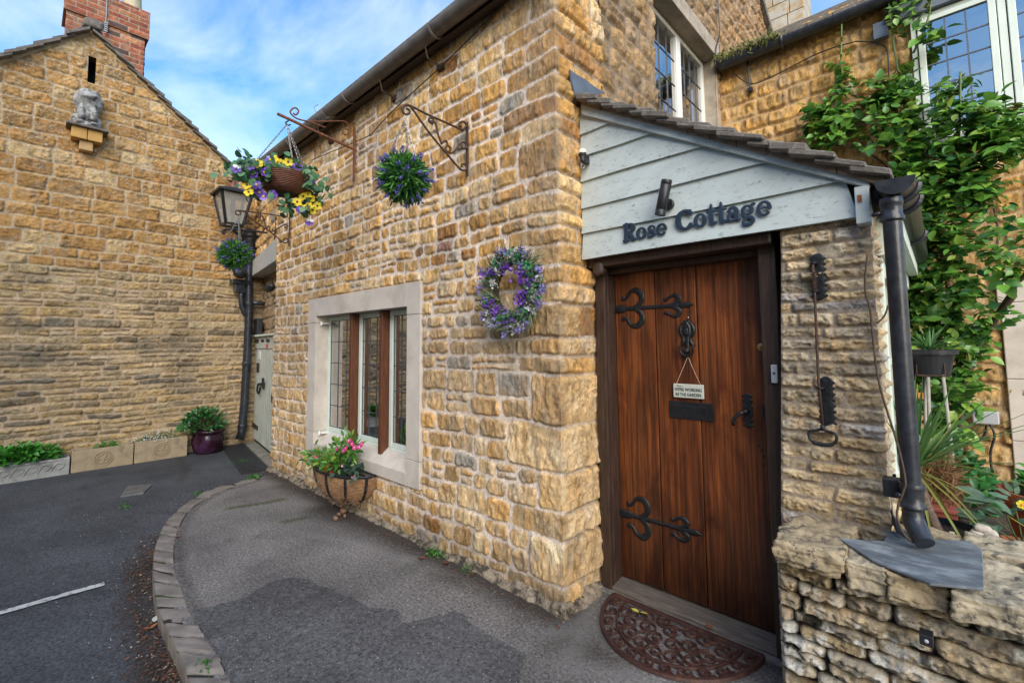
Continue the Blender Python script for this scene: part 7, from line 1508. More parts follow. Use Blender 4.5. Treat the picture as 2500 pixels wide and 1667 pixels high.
# ---------------------------------------------------------------- troughs and pot along the gable
TRM = M('stone_trough', (.36, .28, .18), .9, var=.14, scale=10, bump=.6, col2=(.16, .13, .09), thr=(.55, .75), s2=7); TRG = M('grey_trough', (.33, .33, .31), .9, var=.16, scale=12, bump=.6, col2=(.14, .14, .12), thr=(.52, .72), s2=7)
SOIL = M('soil', (.035, .022, .014), .95, var=.4, scale=60, bump=1.0)
def trough(label, y0, y1, z0, z1, mat, pat):
    o = thing('stone_trough', label, 'planter', (-7.86, (y0 + y1) / 2, z0), 'troughs along the gable wall'); xf, xb = -7.755, -7.965; th = .022
    b = MB(); b.box((xf - th, y0, z0), (xf, y1, z1)); b.box((xb, y0, z0), (xb + th, y1, z1)); b.box((xb + th, y0, z0), (xf - th, y0 + th, z1)); b.box((xb + th, y1 - th, z0), (xf - th, y1, z1)); b.box((xb + th, y0 + th, z0), (xf - th, y1 - th, z0 + .03)); b.build('tub', mat, o, bevel=.006)
    b = MB(); b.box((xb + th, y0 + th, z0 + .03), (xf - th, y1 - th, z1 - .03)); b.build('soil', SOIL, o)
    yc = (y0 + y1) / 2; zc = (z0 + z1) / 2
    if pat == 'rose':
        s = [ell(0, 0, .088, .088, .006, .006), ell(0, 0, .068, .068, .004, .004)] + [ell(.034 * math.cos(rad(72 * k + 18)), .034 * math.sin(rad(72 * k + 18)), .026, .024, .005, .005, 0, 360, 14) for k in range(5)] + [ell(0, 0, .014, .014, .006, .006)]
    else:
        s = [spline2([(k * .11 - .22, -.03, .006), (k * .11 - .17, .05, .009), (k * .11 - .11, .02, .008), (k * .11 - .15, -.02, .006)]) for k in range(5)] + [[(-.27, .085, .007), (.27, .085, .007)]]
    relief('carving', s, .004, .004, .006, (xf - .0005, yc, zc), (0, 1, 0), (0, 0, 1), (1, 0, 0), mat, o, .006, .002); return o
zg = -.013
t1 = trough('weathered grey stone trough full of bright green leaves at the left edge', -.32, .438, zg - .01, .185, TRG, 'scroll')
t2 = trough('tan stone trough with a carved rose, middle one of the row along the gable', .452, 1.035, zg, .245, TRM, 'rose')
t3 = trough('tan stone trough with carved rose and small white flowers, next to the glazed pot', 1.047, 1.620, zg, .262, TRM, 'rose')
TG = leafmat('trough_leaf', (.03, .16, .02), (.09, .34, .04), .4, .25); TG2 = leafmat('laurel_leaf', (.012, .07, .02), (.04, .18, .04), .3, .15); TG3 = leafmat('thyme_leaf', (.10, .15, .04), (.18, .24, .07), .6, .2)
rt = np.random.default_rng(9)
def bushy(name, label, cat, c, half, n, L_, W_, mat, extra=None, shape='ovate', up=.4, parent=None):
    o = parent or thing(name, label, cat, tuple(c)); d = rdirs(n, rt); d[:, 2] = np.abs(d[:, 2]) * (1 if up > 0 else -1); r_ = rt.uniform(.35, 1, (n, 1)) ** .6
    p = np.array(c) + d * r_ * np.array(half); leaves('leaves', p, d + rt.normal(0, .5, (n, 3)) + np.array((.2, -.2, up)) * .6, rdirs(n, rt) * .5 + np.array((.3, -.4, .9)), L_ * rt.uniform(.7, 1.2, n), W_, mat, o, .25, .12, shape)
    return o
bushy('leafy_bedding_plant', 'bright green bushy bedding plants in the grey trough', 'plant', (-7.84, .02, .19), (.13, .36, .20), 620, .06, .04, TG)
bushy('small_tuft_plant', 'low green tuft in the middle tan trough', 'plant', (-7.86, .78, .22), (.06, .13, .08), 170, .035, .012, TG)
o = bushy('white_alyssum', 'low straggling plant with tiny white flowers in the third trough', 'plant', (-7.85, 1.30, .24), (.09, .28, .09), 420, .028, .010, TG3)
n = 150; P_ = np.array((-7.80, 1.24, .28)) + rt.normal(0, 1, (n, 3)) * np.array((.05, .12, .03)); leaves('flowers', P_, rt.normal(0, 1, (n, 3)), rdirs(n, rt) + (1, 0, .5), .014, .013, WWH, o, .1, .1, 'round')
GLZ = M('oxblood_glaze', (.030, .008, .018), .16, var=.5, scale=6, bump=.1, col2=(.07, .03, .09), thr=(.5, .7), s2=5)
pq = thing('glazed_pot', 'dark oxblood glazed round pot at the corner by the downpipe', 'plant pot', (-7.78, 1.87, zg))
b = MB(); b.lathe([(.14, 0), (.165, .02), (.19, .10), (.20, .18), (.19, .25), (.182, .27), (.205, .29), (.212, .31), (.20, .335), (.175, .325), (.17, .28), (0, .27)], (-7.78, 1.87, zg), 32); b.build('pot', GLZ, pq, smooth=True)
b = MB(); b.lathe([(0, .30), (.17, .295)], (-7.78, 1.87, zg), 20); b.build('soil', SOIL, pq)
o = bushy('skimmia', 'glossy green spreading shrub in the glazed pot', 'shrub', (-7.76, 1.80, .33), (.20, .27, .30), 330, .085, .034, TG2)
b = MB()
for k in range(26): d = rdirs(1, rt)[0]; d[2] = abs(d[2]) + .3; b.tube([(-7.78, 1.86, .28), np.array((-7.78, 1.84, .32)) + d * np.array((.09, .12, .12)), np.array((-7.77, 1.82, .33)) + d * np.array((.18, .24, .24))], .005, 5)
b.build('stems', M('woody_stem', (.10, .10, .04), .8), o)
#@@PART7
# ================================================================== GARDEN BEHIND THE WALL
b = MB(); b.box((-.19, 2.60, -.1), (3.2, 5.2, .42)); o = b.build('garden_bed', M('garden_soil', (.06, .042, .028), .95, var=.4, scale=14, bump=1.0, bdist=.01, col2=(.16, .11, .07), thr=(.55, .65), s2=30)); o['kind'] = 'structure'
RG = leafmat('rose_leaf', (.010, .070, .018), (.16, .36, .05), .28, .26, (.30, .44, .07)); RY = leafmat('young_rose_leaf', (.09, .17, .03), (.20, .17, .04), .4, .3, (.30, .09, .04))
STEMG = M('rose_stem', (.11, .17, .05), .6, var=.2); STEMB = M('rose_wood', (.075, .05, .035), .9, var=.3, scale=30, bump=.8)
ro = thing('climbing_rose', 'tall glossy-leaved climbing rose covering the garden wall below the upper window', 'climbing plant', tuple(at(2330, 1180, 1, 4.9)))
rr = np.random.default_rng(101)
BL = [(2052, 150, 14, 50, 5.0, 16), (2055, 215, 34, 52, 5.0, 60), (2035, 285, 62, 50, 5.0, 190), (2010, 345, 30, 30, 4.95, 40), (2005, 305, 45, 40, 4.95, 80), (2080, 330, 30, 30, 5.0, 50),
      (2182, 90, 16, 70, 5.0, 26), (2235, 40, 30, 40, 4.95, 22), (2260, 85, 30, 22, 4.95, 16), (2165, 230, 40, 40, 5.0, 70), (2210, 200, 34, 60, 4.95, 60), (2185, 285, 62, 55, 4.9, 230), (2210, 345, 80, 45, 4.85, 220), (2140, 255, 28, 30, 5.0, 40),
      (2295, 225, 32, 22, 4.85, 36), (2345, 215, 26, 38, 4.8, 24), (2340, 290, 62, 36, 4.8, 130), (2420, 285, 60, 40, 4.75, 130), (2470, 330, 50, 34, 4.7, 100), (2480, 375, 40, 34, 4.6, 60), (2380, 350, 90, 45, 4.75, 230),
      (2230, 400, 60, 50, 4.8, 170), (2290, 440, 95, 60, 4.7, 300), (2240, 500, 50, 60, 4.75, 170), (2350, 470, 60, 55, 4.65, 170), (2400, 430, 50, 40, 4.65, 90), (2270, 560, 80, 65, 4.65, 290), (2340, 580, 55, 50, 4.6, 130), (2420, 520, 45, 50, 4.6, 50),
      (2250, 650, 55, 70, 4.7, 230), (2310, 690, 60, 60, 4.6, 190), (2240, 740, 45, 60, 4.7, 160), (2290, 790, 60, 60, 4.6, 190), (2390, 615, 45, 30, 4.5, 50), (2460, 650, 45, 30, 4.4, 60), (2480, 600, 30, 40, 4.4, 30), (2380, 720, 40, 36, 4.45, 50), (2420, 770, 45, 50, 4.4, 48), (2360, 830, 55, 40, 4.45, 80),
      (2330, 900, 50, 55, 4.55, 130), (2260, 870, 45, 50, 4.65, 130), (2320, 980, 50, 50, 4.5, 110), (2250, 960, 30, 60, 4.6, 80), (2370, 950, 35, 40, 4.45, 40), (2300, 1060, 60, 45, 4.5, 120), (2390, 880, 30, 30, 4.4, 24)]
P_, D_, N_, Lw = [], [], [], []
for (cx_, cy_, rx_, ry_, Y_, n) in BL:
    for k in range(int(n * (1.0 if cy_ < 480 else .92)) // 3):
        a = rr.uniform(0, 6.28); q = math.sqrt(rr.random()); yy = Y_ + rr.normal(0, .055); c = at(cx_ + rx_ * q * math.cos(a), cy_ + ry_ * q * math.sin(a), 1, min(yy, 5.08))
        # a spray of three to five leaflets on one stalk
        d = rr.normal(0, 1, 3) + np.array((0, -.7, -.05)); d /= np.linalg.norm(d); s_ = np.cross(d, (0, 0, 1.)); s_ /= np.linalg.norm(s_) + 1e-6; up = np.array((.1, -.55, .75)) + rr.normal(0, .35, 3); L0 = (.042 + .056 * rr.random() ** 1.5) * (1.12 if cy_ < 480 else 1)
        for (f, sd_) in ((1, 0), (.55, 1), (.55, -1), (.15, 1), (.15, -1))[:rr.integers(3, 6)]:
            P_.append(c + d * f * L0 * 1.1); D_.append(d * (1.0 if sd_ == 0 else .45) + s_ * sd_ * .9 + rr.normal(0, .12, 3) - np.array((0, 0, .12))); N_.append(up + rr.normal(0, .15, 3)); Lw.append(L0 * rr.uniform(.85, 1.15))
leaves('leaves', P_, D_, N_, np.array(Lw), np.array(Lw) * .66, RG, ro, .22, .14)
P_, D_, N_ = [], [], []
for (x0, y0, x1, y1, Y_) in ((2053, 62, 2052, 130, 5.0), (2170, 12, 2180, 70, 5.0), (2343, 178, 2338, 250, 4.78), (2270, 0, 2265, 30, 4.95), (2480, 250, 2478, 290, 4.7)):
    for k in range(15): t = rr.random(); c = at(x0 + (x1 - x0) * t, y0 + (y1 - y0) * t, 1, Y_); d = rr.normal(0, 1, 3) * (1, 1, .4) + np.array((0, -.5, .1)); P_.append(c); D_.append(d); N_.append(np.array((0, -.5, .8)) + rr.normal(0, .3, 3))
leaves('young_leaves', P_, D_, N_, .05, .026, RY, ro, .3, .15)
for i, l in enumerate([[(2055, 60), (2052, 170), (2048, 260), (2040, 350)], [(2170, 8), (2185, 130), (2208, 260), (2216, 340)], [(2275, -5), (2262, 60), (2230, 130)], [(2345, 175), (2343, 300), (2335, 420), (2330, 470)], [(2290, 220), (2275, 300)], [(2240, 100), (2220, 105)]]):
    b = MB(); Y_ = (5.0, 5.0, 4.96, 4.74, 4.82, 4.96)[i]; P = spline([at(x, y, 1, Y_) for x, y in l], 5); b.tube(P, [.007 - .003 * k / len(P) * (-1) for k in range(len(P))], 6); b.build('shoot', STEMG, ro, smooth=True)
b = MB()
for l, r0 in (([(2320, 1180, 4.75), (2340, 1080, 4.75), (2350, 960, 4.75), (2390, 850, 4.7), (2430, 780, 4.6), (2475, 720, 4.5)], .020), ([(2350, 960, 4.75), (2330, 800, 4.85), (2300, 600, 4.9), (2290, 450, 4.95)], .017), ([(2310, 1170, 4.8), (2290, 950, 4.85), (2260, 700, 4.9), (2240, 500, 4.95), (2190, 330, 5.02)], .014),
              ([(2400, 820, 4.65), (2450, 740, 4.55), (2510, 660, 4.4)], .011), ([(2240, 480, 4.95), (2130, 380, 5.0), (2040, 355, 5.0)], .007), ([(2430, 640, 5.0), (2436, 560, 5.05), (2420, 480, 5.0)], .007), ([(2160, 330, 5.03), (2150, 300, 5.05), (2120, 340, 5.02)], .004)):
    b.tube(spline([at(x, y, 1, Y_) for x, y, Y_ in l], 6), r0, 7)
b.build('main_stems', STEMB, ro, smooth=True)
b = MB()
for q in (((2088, 102), (2130, 104), (2160, 115), (2168, 135), (2170, 190)), ((1790, 178), (1830, 205), (1880, 190), (2000, 130), (2088, 102))): b.tube(spline([at(x, y, 1, 5.09) for x, y in q], 6), .006, 5)
b.build('cable', BLACKP, cot)
for l in (((2118, 620), (2112, 700), (2125, 760), (2135, 860), (2150, 950), (2190, 1080), (2210, 1170), (2205, 1200), (2195, 1225)), ((2195, 1225), (2190, 1260), (2205, 1300), (2230, 1325))):
    b = MB(); P = spline([at(x, y, 1, 2.27 if y < 1226 else 2.26) for x, y in l], 5); b.tube(P, .0042, 6); o = b.build('rose_twig', STEMB, None, smooth=True); tag(o, 'bare brown twig trailing down in front of the porch window' if l[0][1] < 700 else 'short bare twig hanging by the foot of the downpipe', 'twig')
b = MB(); b.tube(spline([at(x, y, 1, 2.27) for x, y in ((2141, 790), (2160, 770), (2168, 745))], 4), .0035, 6); b.build('side_twig', STEMB, bpy.data.objects['rose_twig'], smooth=True)
# ---- wall box light and its cables
p0, p1 = at(2372, 1000, 1, 5.05), at(2440, 1036, 1, 5.05)
b = MB(); b.box((p0[0], 5.0, p1[2]), (p1[0], 5.09, p0[2])); o = b.build('bulkhead_light', PLAST, None, bevel=.008); tag(o, 'grey rectangular bulkhead box fixed to the sunny stone wall', 'wall light')
b = MB()
for l in (((2408, 1036), (2404, 1060), (2385, 1074), (2362, 1078)), ((2416, 1036), (2428, 1062), (2418, 1110), (2426, 1180)), ((2345, 1150), (2380, 1210), (2420, 1262), (2455, 1300))): b.tube(spline([at(x, y, 1, 5.06) for x, y in l], 6), .008, 5)
b.build('cable', BLACKP, o)
# ---- spider plant on a metal stand
st = thing('plant_stand', 'spindly pale metal plant stand beside the downpipe', 'plant stand', tuple(at(2310, 1200, 1, 3.7)))
YS = 3.6; MET = M('bamboo_grey', (.30, .29, .25), .6, var=.2, scale=20)
for (x0, y0, x1, y1, Y_) in ((2266, 920, 2274, 1250, YS), (2302, 915, 2345, 1280, YS), (2258, 905, 2262, 1240, YS + .16)):
    b = MB(); b.tube([at(x0, y0, 1, Y_), at(x1, y1, 1, Y_)], .0085, 8); b.build('leg', MET, st, smooth=True)
b = MB(); a, c = at(2238, 912, 1, YS), at(2308, 920, 1, YS); b.box((a[0], YS - .01, a[2] - .012), (c[0], YS + .19, a[2] - .004)); b.tube([a + (.0, 0, -.01), a + (.002, 0, .055)], .004, 6); b.tube([c + (0, 0, .0), c + (0, 0, .075)], .004, 6); b.build('tray', RUSTD, st)
pc = at(2272, 918, 1, YS + .08); pot = thing('black_pot', 'small black plastic pot held on the metal stand', 'plant pot', tuple(pc))
b = MB(); b.lathe([(0, 0), (.085, 0), (.112, .125), (.112, .128), (.128, .13), (.130, .155), (.12, .157), (.115, .14), (0, .138)], pc, 26); b.build('pot', BLACKP, pot, smooth=False)
SPG = leafmat('spider_leaf', (.05, .15, .05), (.14, .28, .09), .4, .25)
spp = thing('spider_plant', 'arching striped spider plant in the black pot', 'plant', tuple(pc + (0, 0, .14)))
def blades(name, c, n, L0, L1, wd, mat, parent, up=.6, droop=.5, sd=0, seg=7, bias=(0, 0, 0)):
    r_ = np.random.default_rng(sd); b = MB()
    for k in range(n):
        d = rdirs(1, r_)[0]; d[2] = abs(d[2]) * 1.0 + up * r_.uniform(.2, 1.4); d = d + np.array(bias); d /= np.linalg.norm(d); Ln_ = r_.uniform(L0, L1); s_ = np.cross(d, (0, 0, 1.)); s_ /= np.linalg.norm(s_) + 1e-6; P = np.array(c, float) + r_.normal(0, .008, 3); base = len(b.v); dr = droop * r_.uniform(.4, 1.3)
        for i in range(seg + 1):
            t = i / seg; q = P + d * Ln_ * t + np.array((0, 0, -1.)) * dr * Ln_ * t * t * (1 - .35 * t); w_ = wd * (.55 + 1.2 * t - 1.72 * t * t) if t < 1 else 0; nn = np.cross(s_, d) * w_ * .22; b.v += [tuple(q + s_ * w_ * .5 + nn), tuple(q), tuple(q - s_ * w_ * .5 + nn)]
        for i in range(seg): a = base + i * 3; b.f += [(a, a + 1, a + 4, a + 3), (a + 1, a + 2, a + 5, a + 4)]; b.mi += [0, 0]
    return b.build(name, mat, parent, smooth=True)
blades('leaves', pc + (0, 0, .14), 44, .16, .36, .017, SPG, spp, .9, .75, 3)
# ---- cordyline
CG = leafmat('cordyline_leaf', (.06, .16, .055), (.16, .30, .09), .45, .3, (.30, .34, .10)); BARK = M('cordyline_bark', (.20, .15, .12), .95, var=.35, scale=40, bump=1.0, bdist=.01, stretch=(1, 1, 4))
YC_ = 2.92; c0, c1, c2 = at(2290, 1296, 1, YC_), at(2262, 1230, 1, YC_), at(2238, 1148, 1, YC_)
cd = thing('cordyline', 'spiky cordyline with bare ringed stem leaning behind the downpipe', 'plant', tuple(c0))
b = MB(); P = spline([c0, c1, c2 + (0, 0, .01)], 8); b.tube(P, [.021 - .006 * i / len(P) + .0012 * (i % 2) for i in range(len(P))], 12); b.build('stem', BARK, cd, smooth=True)
blades('leaves', c2 + (0, 0, .01), 74, .30, .62, .020, CG, cd, .55, .42, 12, bias=(.12, -.05, .1)); blades('old_leaves', c2, 14, .34, .6, .014, leafmat('yellowing_leaf', (.20, .24, .05), (.34, .33, .08), .5, .3), cd, -.5, .7, 5, bias=(.5, -.3, -.5))
# ---- containers on the bed
def pot_(name, label, c, R, h, mat, sx=1, sy=1, rimh=.04, soil=True, cat='plant pot'):
    o = thing(name, label, cat, tuple(c)); b = MB(); b.lathe([(0, 0), (R * .74, 0), (R * .9, h - rimh), (R * 1.0, h - rimh), (R * 1.03, h - rimh * .5), (R * 1.0, h), (R * .93, h), (R * .9, h - .03), (0, h - .035)], c, 36, sx, sy); b.build('pot', mat, o, smooth=True).modifiers.new('e', 'EDGE_SPLIT').split_angle = rad(50)
    if soil: b = MB(); b.lathe([(0, h - .028), (R * .9, h - .03)], c, 24, sx, sy); b.build('soil', SOIL, o)
    return o
TERR = M('terracotta', (.36, .105, .045), .75, var=.15, scale=8, bump=.25); BGL = M('blue_black_glaze', (.012, .018, .028), .14, var=.5, scale=9, bump=.05, col2=(.10, .07, .03), thr=(.56, .66), s2=8)
cb_ = at(2330, 1272, 2, .655); pot_('glazed_bowl', 'dark blue-black glazed bowl just behind the wall coping', (cb_[0] - .02, 2.86, .50), .165, .165, BGL, 1.0, .9, .02)
ct = at(2345, 1253, 1, 3.35); tr_o = thing('red_trough', 'oblong dusty red plastic trough behind the cordyline stem', 'planter', (ct[0], 3.35, .42))
b = MB(); x0, x1 = at(2262, 1240, 1, 3.35)[0], at(2338, 1240, 1, 3.35)[0]; zt2 = at(2300, 1237, 1, 3.3)[2]; b.hexa([(x0 + .02, 3.3, .42), (x1 - .02, 3.3, .42), (x1 - .02, 3.46, .42), (x0 + .02, 3.46, .42), (x0, 3.27, zt2 - .02), (x1, 3.27, zt2 - .02), (x1, 3.49, zt2 - .02), (x0, 3.49, zt2 - .02)]); b.box((x0 - .012, 3.26, zt2 - .02), (x1 + .012, 3.50, zt2)); b.build('tub', M('dusty_red', (.28, .075, .055), .6, var=.1), tr_o, bevel=.004)
dg = thing('dried_fern', 'mound of brown dried stems in the red trough', 'plant', ((x0 + x1) / 2, 3.38, zt2)); rq2 = np.random.default_rng(4); n = 600
P_ = np.array(((x0 + x1) / 2, 3.40, zt2)) + rq2.uniform(-1, 1, (n, 3)) * np.array(((x1 - x0) / 2, .09, .0)) + np.array((0, 0, 1)) * rq2.uniform(0, .22, (n, 1)); leaves('dry_stems', P_, rq2.normal(0, .8, (n, 3)) + (0, -.1, .7), rdirs(n, rq2), rq2.uniform(.05, .12, n), .005, leafmat('dry_leaf', (.13, .06, .03), (.32, .17, .08), .8, .2), dg, .3, .1, 'blade')
tc_ = (.47, 4.0, .42); tp = at(2368, 1080, 1, 4.0)
cT = at(2434, 1186, 1, 3.45); pot_('terracotta_pot', 'large terracotta pot of parsley-green seedlings at the right edge', (cT[0] + .20, 3.45, .42), .20, float(cT[2]) - .42, TERR, rimh=.06)
bushy('leafy_herb', 'fine bright green herb growing in the large terracotta pot', 'plant', (cT[0] + .21, 3.47, float(cT[2])), (.14, .14, .13), 380, .045, .022, TG, up=.5)
p = at(2470, 1345, 1, 2.78); pot_('small_terracotta_pot', 'low terracotta saucer pot tucked behind the coping at the right', (p[0] + .03, 2.95, .50), .09, .13, TERR, rimh=.02)
GV = leafmat('ox_tongue_leaf', (.05, .11, .07), (.12, .20, .13), .6, .15)
gp = thing('grey_leaved_plant', 'trailing grey-green toothed-leaf plant with one yellow flower by the terracotta pot', 'plant', tuple(at(2460, 1300, 1, 2.95)))
P_, D_, N_, L_ = [], [], [], []
for (x, y, dx, dz, l) in ((2415, 1222, -.9, .25, .13), (2405, 1265, -1, .1, .10), (2440, 1300, -.8, -.1, .11), (2450, 1252, -.4, .3, .10), (2470, 1240, .2, .6, .09), (2490, 1270, .5, .1, .11), (2480, 1320, .1, -.6, .13), (2462, 1205, -.2, .9, .07), (2480, 1200, .3, .8, .07), (2495, 1345, .2, -.7, .12), (2440, 1280, -.7, -.4, .09), (2455, 1215, -.7, .4, .08), (2475, 1260, -.3, .2, .1), (2498, 1235, .6, .4, .09), (2500, 1300, .5, -.3, .1)):
    for k in range(3): c = at(x + rq2.normal(0, 7), y + rq2.normal(0, 7), 1, 2.9 + rq2.normal(0, .03)); P_.append(c); D_.append((dx + rq2.normal(0, .3), -.3, dz + rq2.normal(0, .3))); N_.append((rq2.normal(0, .3), -.6, .8)); L_.append(l * rq2.uniform(.6, .95))
leaves('leaves', P_, D_, N_, np.array(L_), np.array(L_) * .42, GV, gp, .25, .08)
b = MB()
for l in (((2500, 1350), (2460, 1310), (2425, 1290)), ((2498, 1345), (2470, 1290), (2455, 1250)), ((2500, 1350), (2490, 1290), (2475, 1225))): b.tube(spline([at(x, y, 1, 2.93) for x, y in l], 5), .0035, 6)
b.build('stems', STEMG, gp, smooth=True); flower('yellow_flower', at(2496, 1232, 1, 2.86), (0, -.9, .4), .035, [YEL, YEL, ORG_], gp, 6, sd=3)
b = MB(); rough_block(b, at(2325, 1308, 1, 2.80), (.008, .002, .018), None, 4, .3, .001, 1); o = b.build('plant_label', WHITE, None); tag(o, 'white plastic plant label stuck in the glazed bowl', 'plant label')
for i, (x, y) in enumerate(((2400, 1290), (2412, 1302), (2395, 1308))): b = MB(); rough_block(b, at(x, y, 1, 2.85), (.028, .022, .016), None, 6, .5, .008, i * 3); o = b.build('pebble', DRESSED, None, smooth=True); tag(o, ('largest rounded pebble beside the glazed bowl', 'pale pebble next to the low terracotta pot', 'small pebble nearest the glazed bowl rim')[i], 'pebble', 'pebbles by the glazed bowl')
bushy('ferny_ground_plant', 'low dark green foliage filling the bed behind the bowl', 'plant', (-.02, 4.3, .44), (.24, .5, .34), 620, .06, .035, TG2, up=.3)
fo = flower('orange_marigold', at(2250, 966, 1, 4.3), (0, -.9, .3), .05, [ORG_, ORG_, YEL], None, 7); tag(fo, 'single small orange flower among the leaves right of the downpipe', 'flower')
# ---- weeds and fallen leaves on the pavement
WEED = leafmat('weed_leaf', (.03, .12, .02), (.08, .24, .04), .5, .2)
def weed(label, px, n, s_, L_=.02, z=0.0, name='weed'):
    c = at(*px, 2, z); p = c + rt.normal(0, 1, (n, 3)) * np.array((s_, s_ * .55, .0)); p[:, 2] = z + .004 + np.abs(rt.normal(0, .012, n)); d = rt.normal(0, 1, (n, 3)); d[:, 2] = np.abs(d[:, 2]) * .6 + .2
    o = leaves(name, p, d, rdirs(n, rt) + (0, -.2, 1.2), L_ * rt.uniform(.6, 1.3, n), L_ * .5, WEED, None, .2, .1); tag(o, label, 'weed'); return o
weed('rounded leafy weed at the foot of the front wall', (1062, 1352), 190, .045, .020)
weed('sparse weed tuft at the wall foot just right of the leafy one', (1140, 1392), 60, .05, .013)
weed('grassy weed growing at the end of the channel grating', (618, 1168), 110, .05, .028, -.01)
weed('moss-green weed in the joint along the channel grating', (590, 1130), 120, .10, .018, -.01)
weed('tiny blue-green weed under the door post', (1415, 1468), 26, .012, .02)
weed('small grass tuft between two kerb setts low in the picture', (505, 1628), 70, .03, .016)
weed('grass tuft beside the lane drain cover', (306, 1240), 50, .05, .02, -.03)
weed('grass tuft at the outer kerb edge where it bends', (487, 1208), 60, .06, .02, -.03)
LEAFB = M('fallen_leaf', (.20, .055, .025), .7, var=.3, scale=40, bump=.3); LEAFY = M('yellow_fallen_leaf', (.42, .38, .06), .6, var=.2, bump=.1); LEAFO = M('orange_fallen_leaf', (.26, .09, .03), .6, var=.2, bump=.1)
def fallen(label, px, L_, mt, z=.006, sd=0):
    r_ = np.random.default_rng(sd); c = at(*px, 2, z); d = np.array((r_.normal(), r_.normal(), .08)); o = leaves('fallen_leaf', [c, c + (.004, .003, .002)], [d, d + r_.normal(0, .8, 3) * (1, 1, .2)], [(0.1, 0, 1), (0, .2, 1)], L_, L_ * .6, mt, None, -.12, .15); tag(o, label, 'leaf', 'fallen leaves'); return o
fallen('brown fallen leaf just left of the leafy weed', (1022, 1364), .045, LEAFB, sd=1); fallen('curled red-brown leaf just right of the leafy weed', (1094, 1373), .05, LEAFB, .01, sd=2)
fallen('small brown leaf by the sparse weed tuft', (1152, 1398), .035, LEAFB, sd=3); fallen('narrow yellow leaf lying on the door mat', (1560, 1494), .045, LEAFY, .026, sd=4); fallen('little orange leaf on the right part of the door mat', (1727, 1532), .030, LEAFO, .026, sd=6)
fallen('orange leaf in the gutter debris by the kerb', (366, 1533), .04, LEAFO, -.066, sd=7); fallen('dark red leaf on the pavement edge of the kerb', (437, 1311), .035, LEAFB, sd=8); fallen('grey-white leaf in the gutter debris', (376, 1517), .045, MATS['sign_cream'], -.055, sd=9)
# leaf litter lying in the gutter
rl = np.random.default_rng(44); kk_ = np.array([p for p in ko[18:] if -4.9 < p[0]]); n = 1500
i_ = rl.integers(0, len(kk_) - 1, n); t = rl.random(n)[:, None]; P = kk_[i_] * (1 - t) + kk_[i_ + 1] * t; tg = kk_[i_ + 1] - kk_[i_]; tg /= np.linalg.norm(tg, axis=1, keepdims=True); nr = np.stack([-tg[:, 1], tg[:, 0]], 1); P = P + nr * np.abs(rl.normal(.0, .085, (n, 1)))
P3 = np.concatenate([P, np.array([[roadz(x) + .008] for x in P[:, 0]])], 1); lt_ = leaves('leaf_litter', P3, rl.normal(0, 1, (n, 3)) * (1, 1, .12), rl.normal(0, .25, (n, 3)) + (0, 0, 1), rl.uniform(.008, .024, n), rl.uniform(.004, .012, n), leafmat('litter', (.03, .018, .012), (.14, .06, .03), .9, 0, (.30, .26, .18)), None, -.05, .1); lt_['kind'] = 'stuff'; lt_['label'] = 'brown leaf litter and grit along the foot of the kerb'
# pale grit scattered on the tarmac
n = 420; gx_ = rl.uniform(-5.8, -.4, n); gy_ = rl.uniform(.1, 2.4, n); gz_ = np.where(gy_ > .75, .008, np.array([roadz(x) for x in gx_]) + .006); bq = MB()
for k in range(n):
    s_ = rl.uniform(.002, .0045); c = (gx_[k], gy_[k], gz_[k])
    bq.add([(c[0] + s_, c[1], c[2]), (c[0], c[1] + s_, c[2]), (c[0] - s_, c[1], c[2]), (c[0], c[1] - s_ * .7, c[2]), (c[0], c[1], c[2] + s_)], [(0, 1, 4), (1, 2, 4), (2, 3, 4), (3, 0, 4)])
o = bq.build('grit', M('pale_grit', (.45, .44, .42), .8, bump=0), None); o['kind'] = 'stuff'; o['label'] = 'pale grit scattered over the tarmac'
# word garland hanging inside the middle light
pg = thing('word_garland', 'white paper letters and dove strung behind the middle window light', 'garland', (-4.0, 2.33, 1.45))
gp_ = [at(872, 838, 1, 2.34), at(893, 851, 1, 2.34), at(905, 853, 1, 2.34), at(924, 849, 1, 2.34)]
b = MB(); b.tube(spline(gp_, 5), .0012, 4); b.build('string', WHITE, pg)
for ch, x in (('P', 889), ('E', 899.5), ('A', 905.5), ('C', 912), ('E', 918)): q = at(x, 860, 1, 2.335); text('letter', ch, .048, (q[0], 2.335, q[2]), UX, UZ, WHITE, pg, .0008, .0008)
relief('dove', [spline2([(-.02, .03, .004), (-.008, .012, .009), (.008, 0, .012), (.022, -.018, .010), (.03, -.03, .006)]), [(-.005, .01, .006), (.012, .03, .005)], [(.02, -.01, .008), (.032, .012, .005)]], .002, .001, .005, at(882, 846, 1, 2.335), UX, UZ, UN, WHITE, pg)

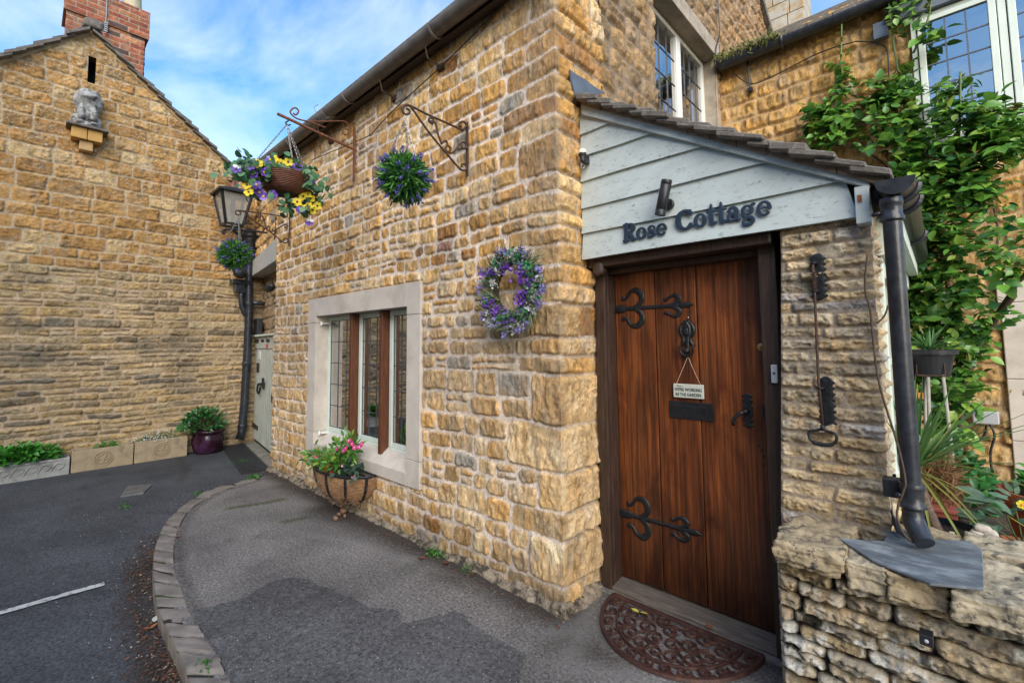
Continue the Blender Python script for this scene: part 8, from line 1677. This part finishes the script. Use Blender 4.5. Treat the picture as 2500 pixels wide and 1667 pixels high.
# rough mortar footing and grime where the cottage wall meets the pavement
def footing(p0, p1, nrm, name='footing'):
    p0, p1, nrm = np.array(p0, float), np.array(p1, float), np.array(nrm, float); ln_ = np.linalg.norm(p1 - p0); n = int(ln_ / .012); V = []
    for i in range(n + 1):
        t = i / n; q = p0 + (p1 - p0) * t; x = q[0] * 3 + q[1] * 3
        w_ = .045 + .030 * float(fbm(np.array([x]), np.array([1.5]), 61, 4)[0]) * 1.6; h_ = .036 + .040 * float(fbm(np.array([x * 1.3]), np.array([7.5]), 63, 4)[0])
        for f, g in ((-.2, 1.15), (.15, 1.0), (.42, .72), (.66, .40), (.86, .16), (1.0, .02), (1.12, -.15)):
            k = .010 * float(fbm(np.array([x * 9]), np.array([f * 9]), 65, 3)[0]); r = q + nrm * (w_ * f + k); V.append((r[0], r[1], max(-.02, h_ * g + k)))
    idx = np.arange((n + 1) * 7).reshape(n + 1, 7); Q = np.stack([idx[:-1, :-1].ravel(), idx[1:, :-1].ravel(), idx[1:, 1:].ravel(), idx[:-1, 1:].ravel()], 1)
    return npmesh(name, V, Q, FOOT, cot)
FOOT = M('footing_mortar', (.25, .205, .15), .95, var=.45, scale=22, bump=1.0, bdist=.01, col2=(.045, .038, .028), thr=(.46, .60), s2=14)
footing((-6.1, 2.14, 0), (-1.60, 2.14, 0), (0, -1, 0)); footing((-1.63, 2.13, 0), (-1.63, 2.52, 0), (1, 0, 0))
b = MB(); rough_block(b, (-1.635, 2.135, .012), (.062, .062, .040), None, 16, .45, .016, 12, 1.0); b.build('footing', FOOT, cot, smooth=True)
n = 900; xx = rl.uniform(-6.1, -1.55, n); yy = 2.05 - np.abs(rl.normal(0, .05, n)); g_ = leaves('wall_foot_litter', np.stack([xx, yy, np.full(n, .006)], 1), rl.normal(0, 1, (n, 3)) * (1, 1, .1), rl.normal(0, .25, (n, 3)) + (0, 0, 1), rl.uniform(.006, .018, n), rl.uniform(.003, .009, n), MATS.get('litter') or leafmat('wall_litter', (.03, .02, .014), (.12, .07, .04), .9, 0, (.2, .2, .16)), None, -.05, .1)
g_['kind'] = 'stuff'; g_['label'] = 'dark grit and crumbs lying along the foot of the cottage wall'
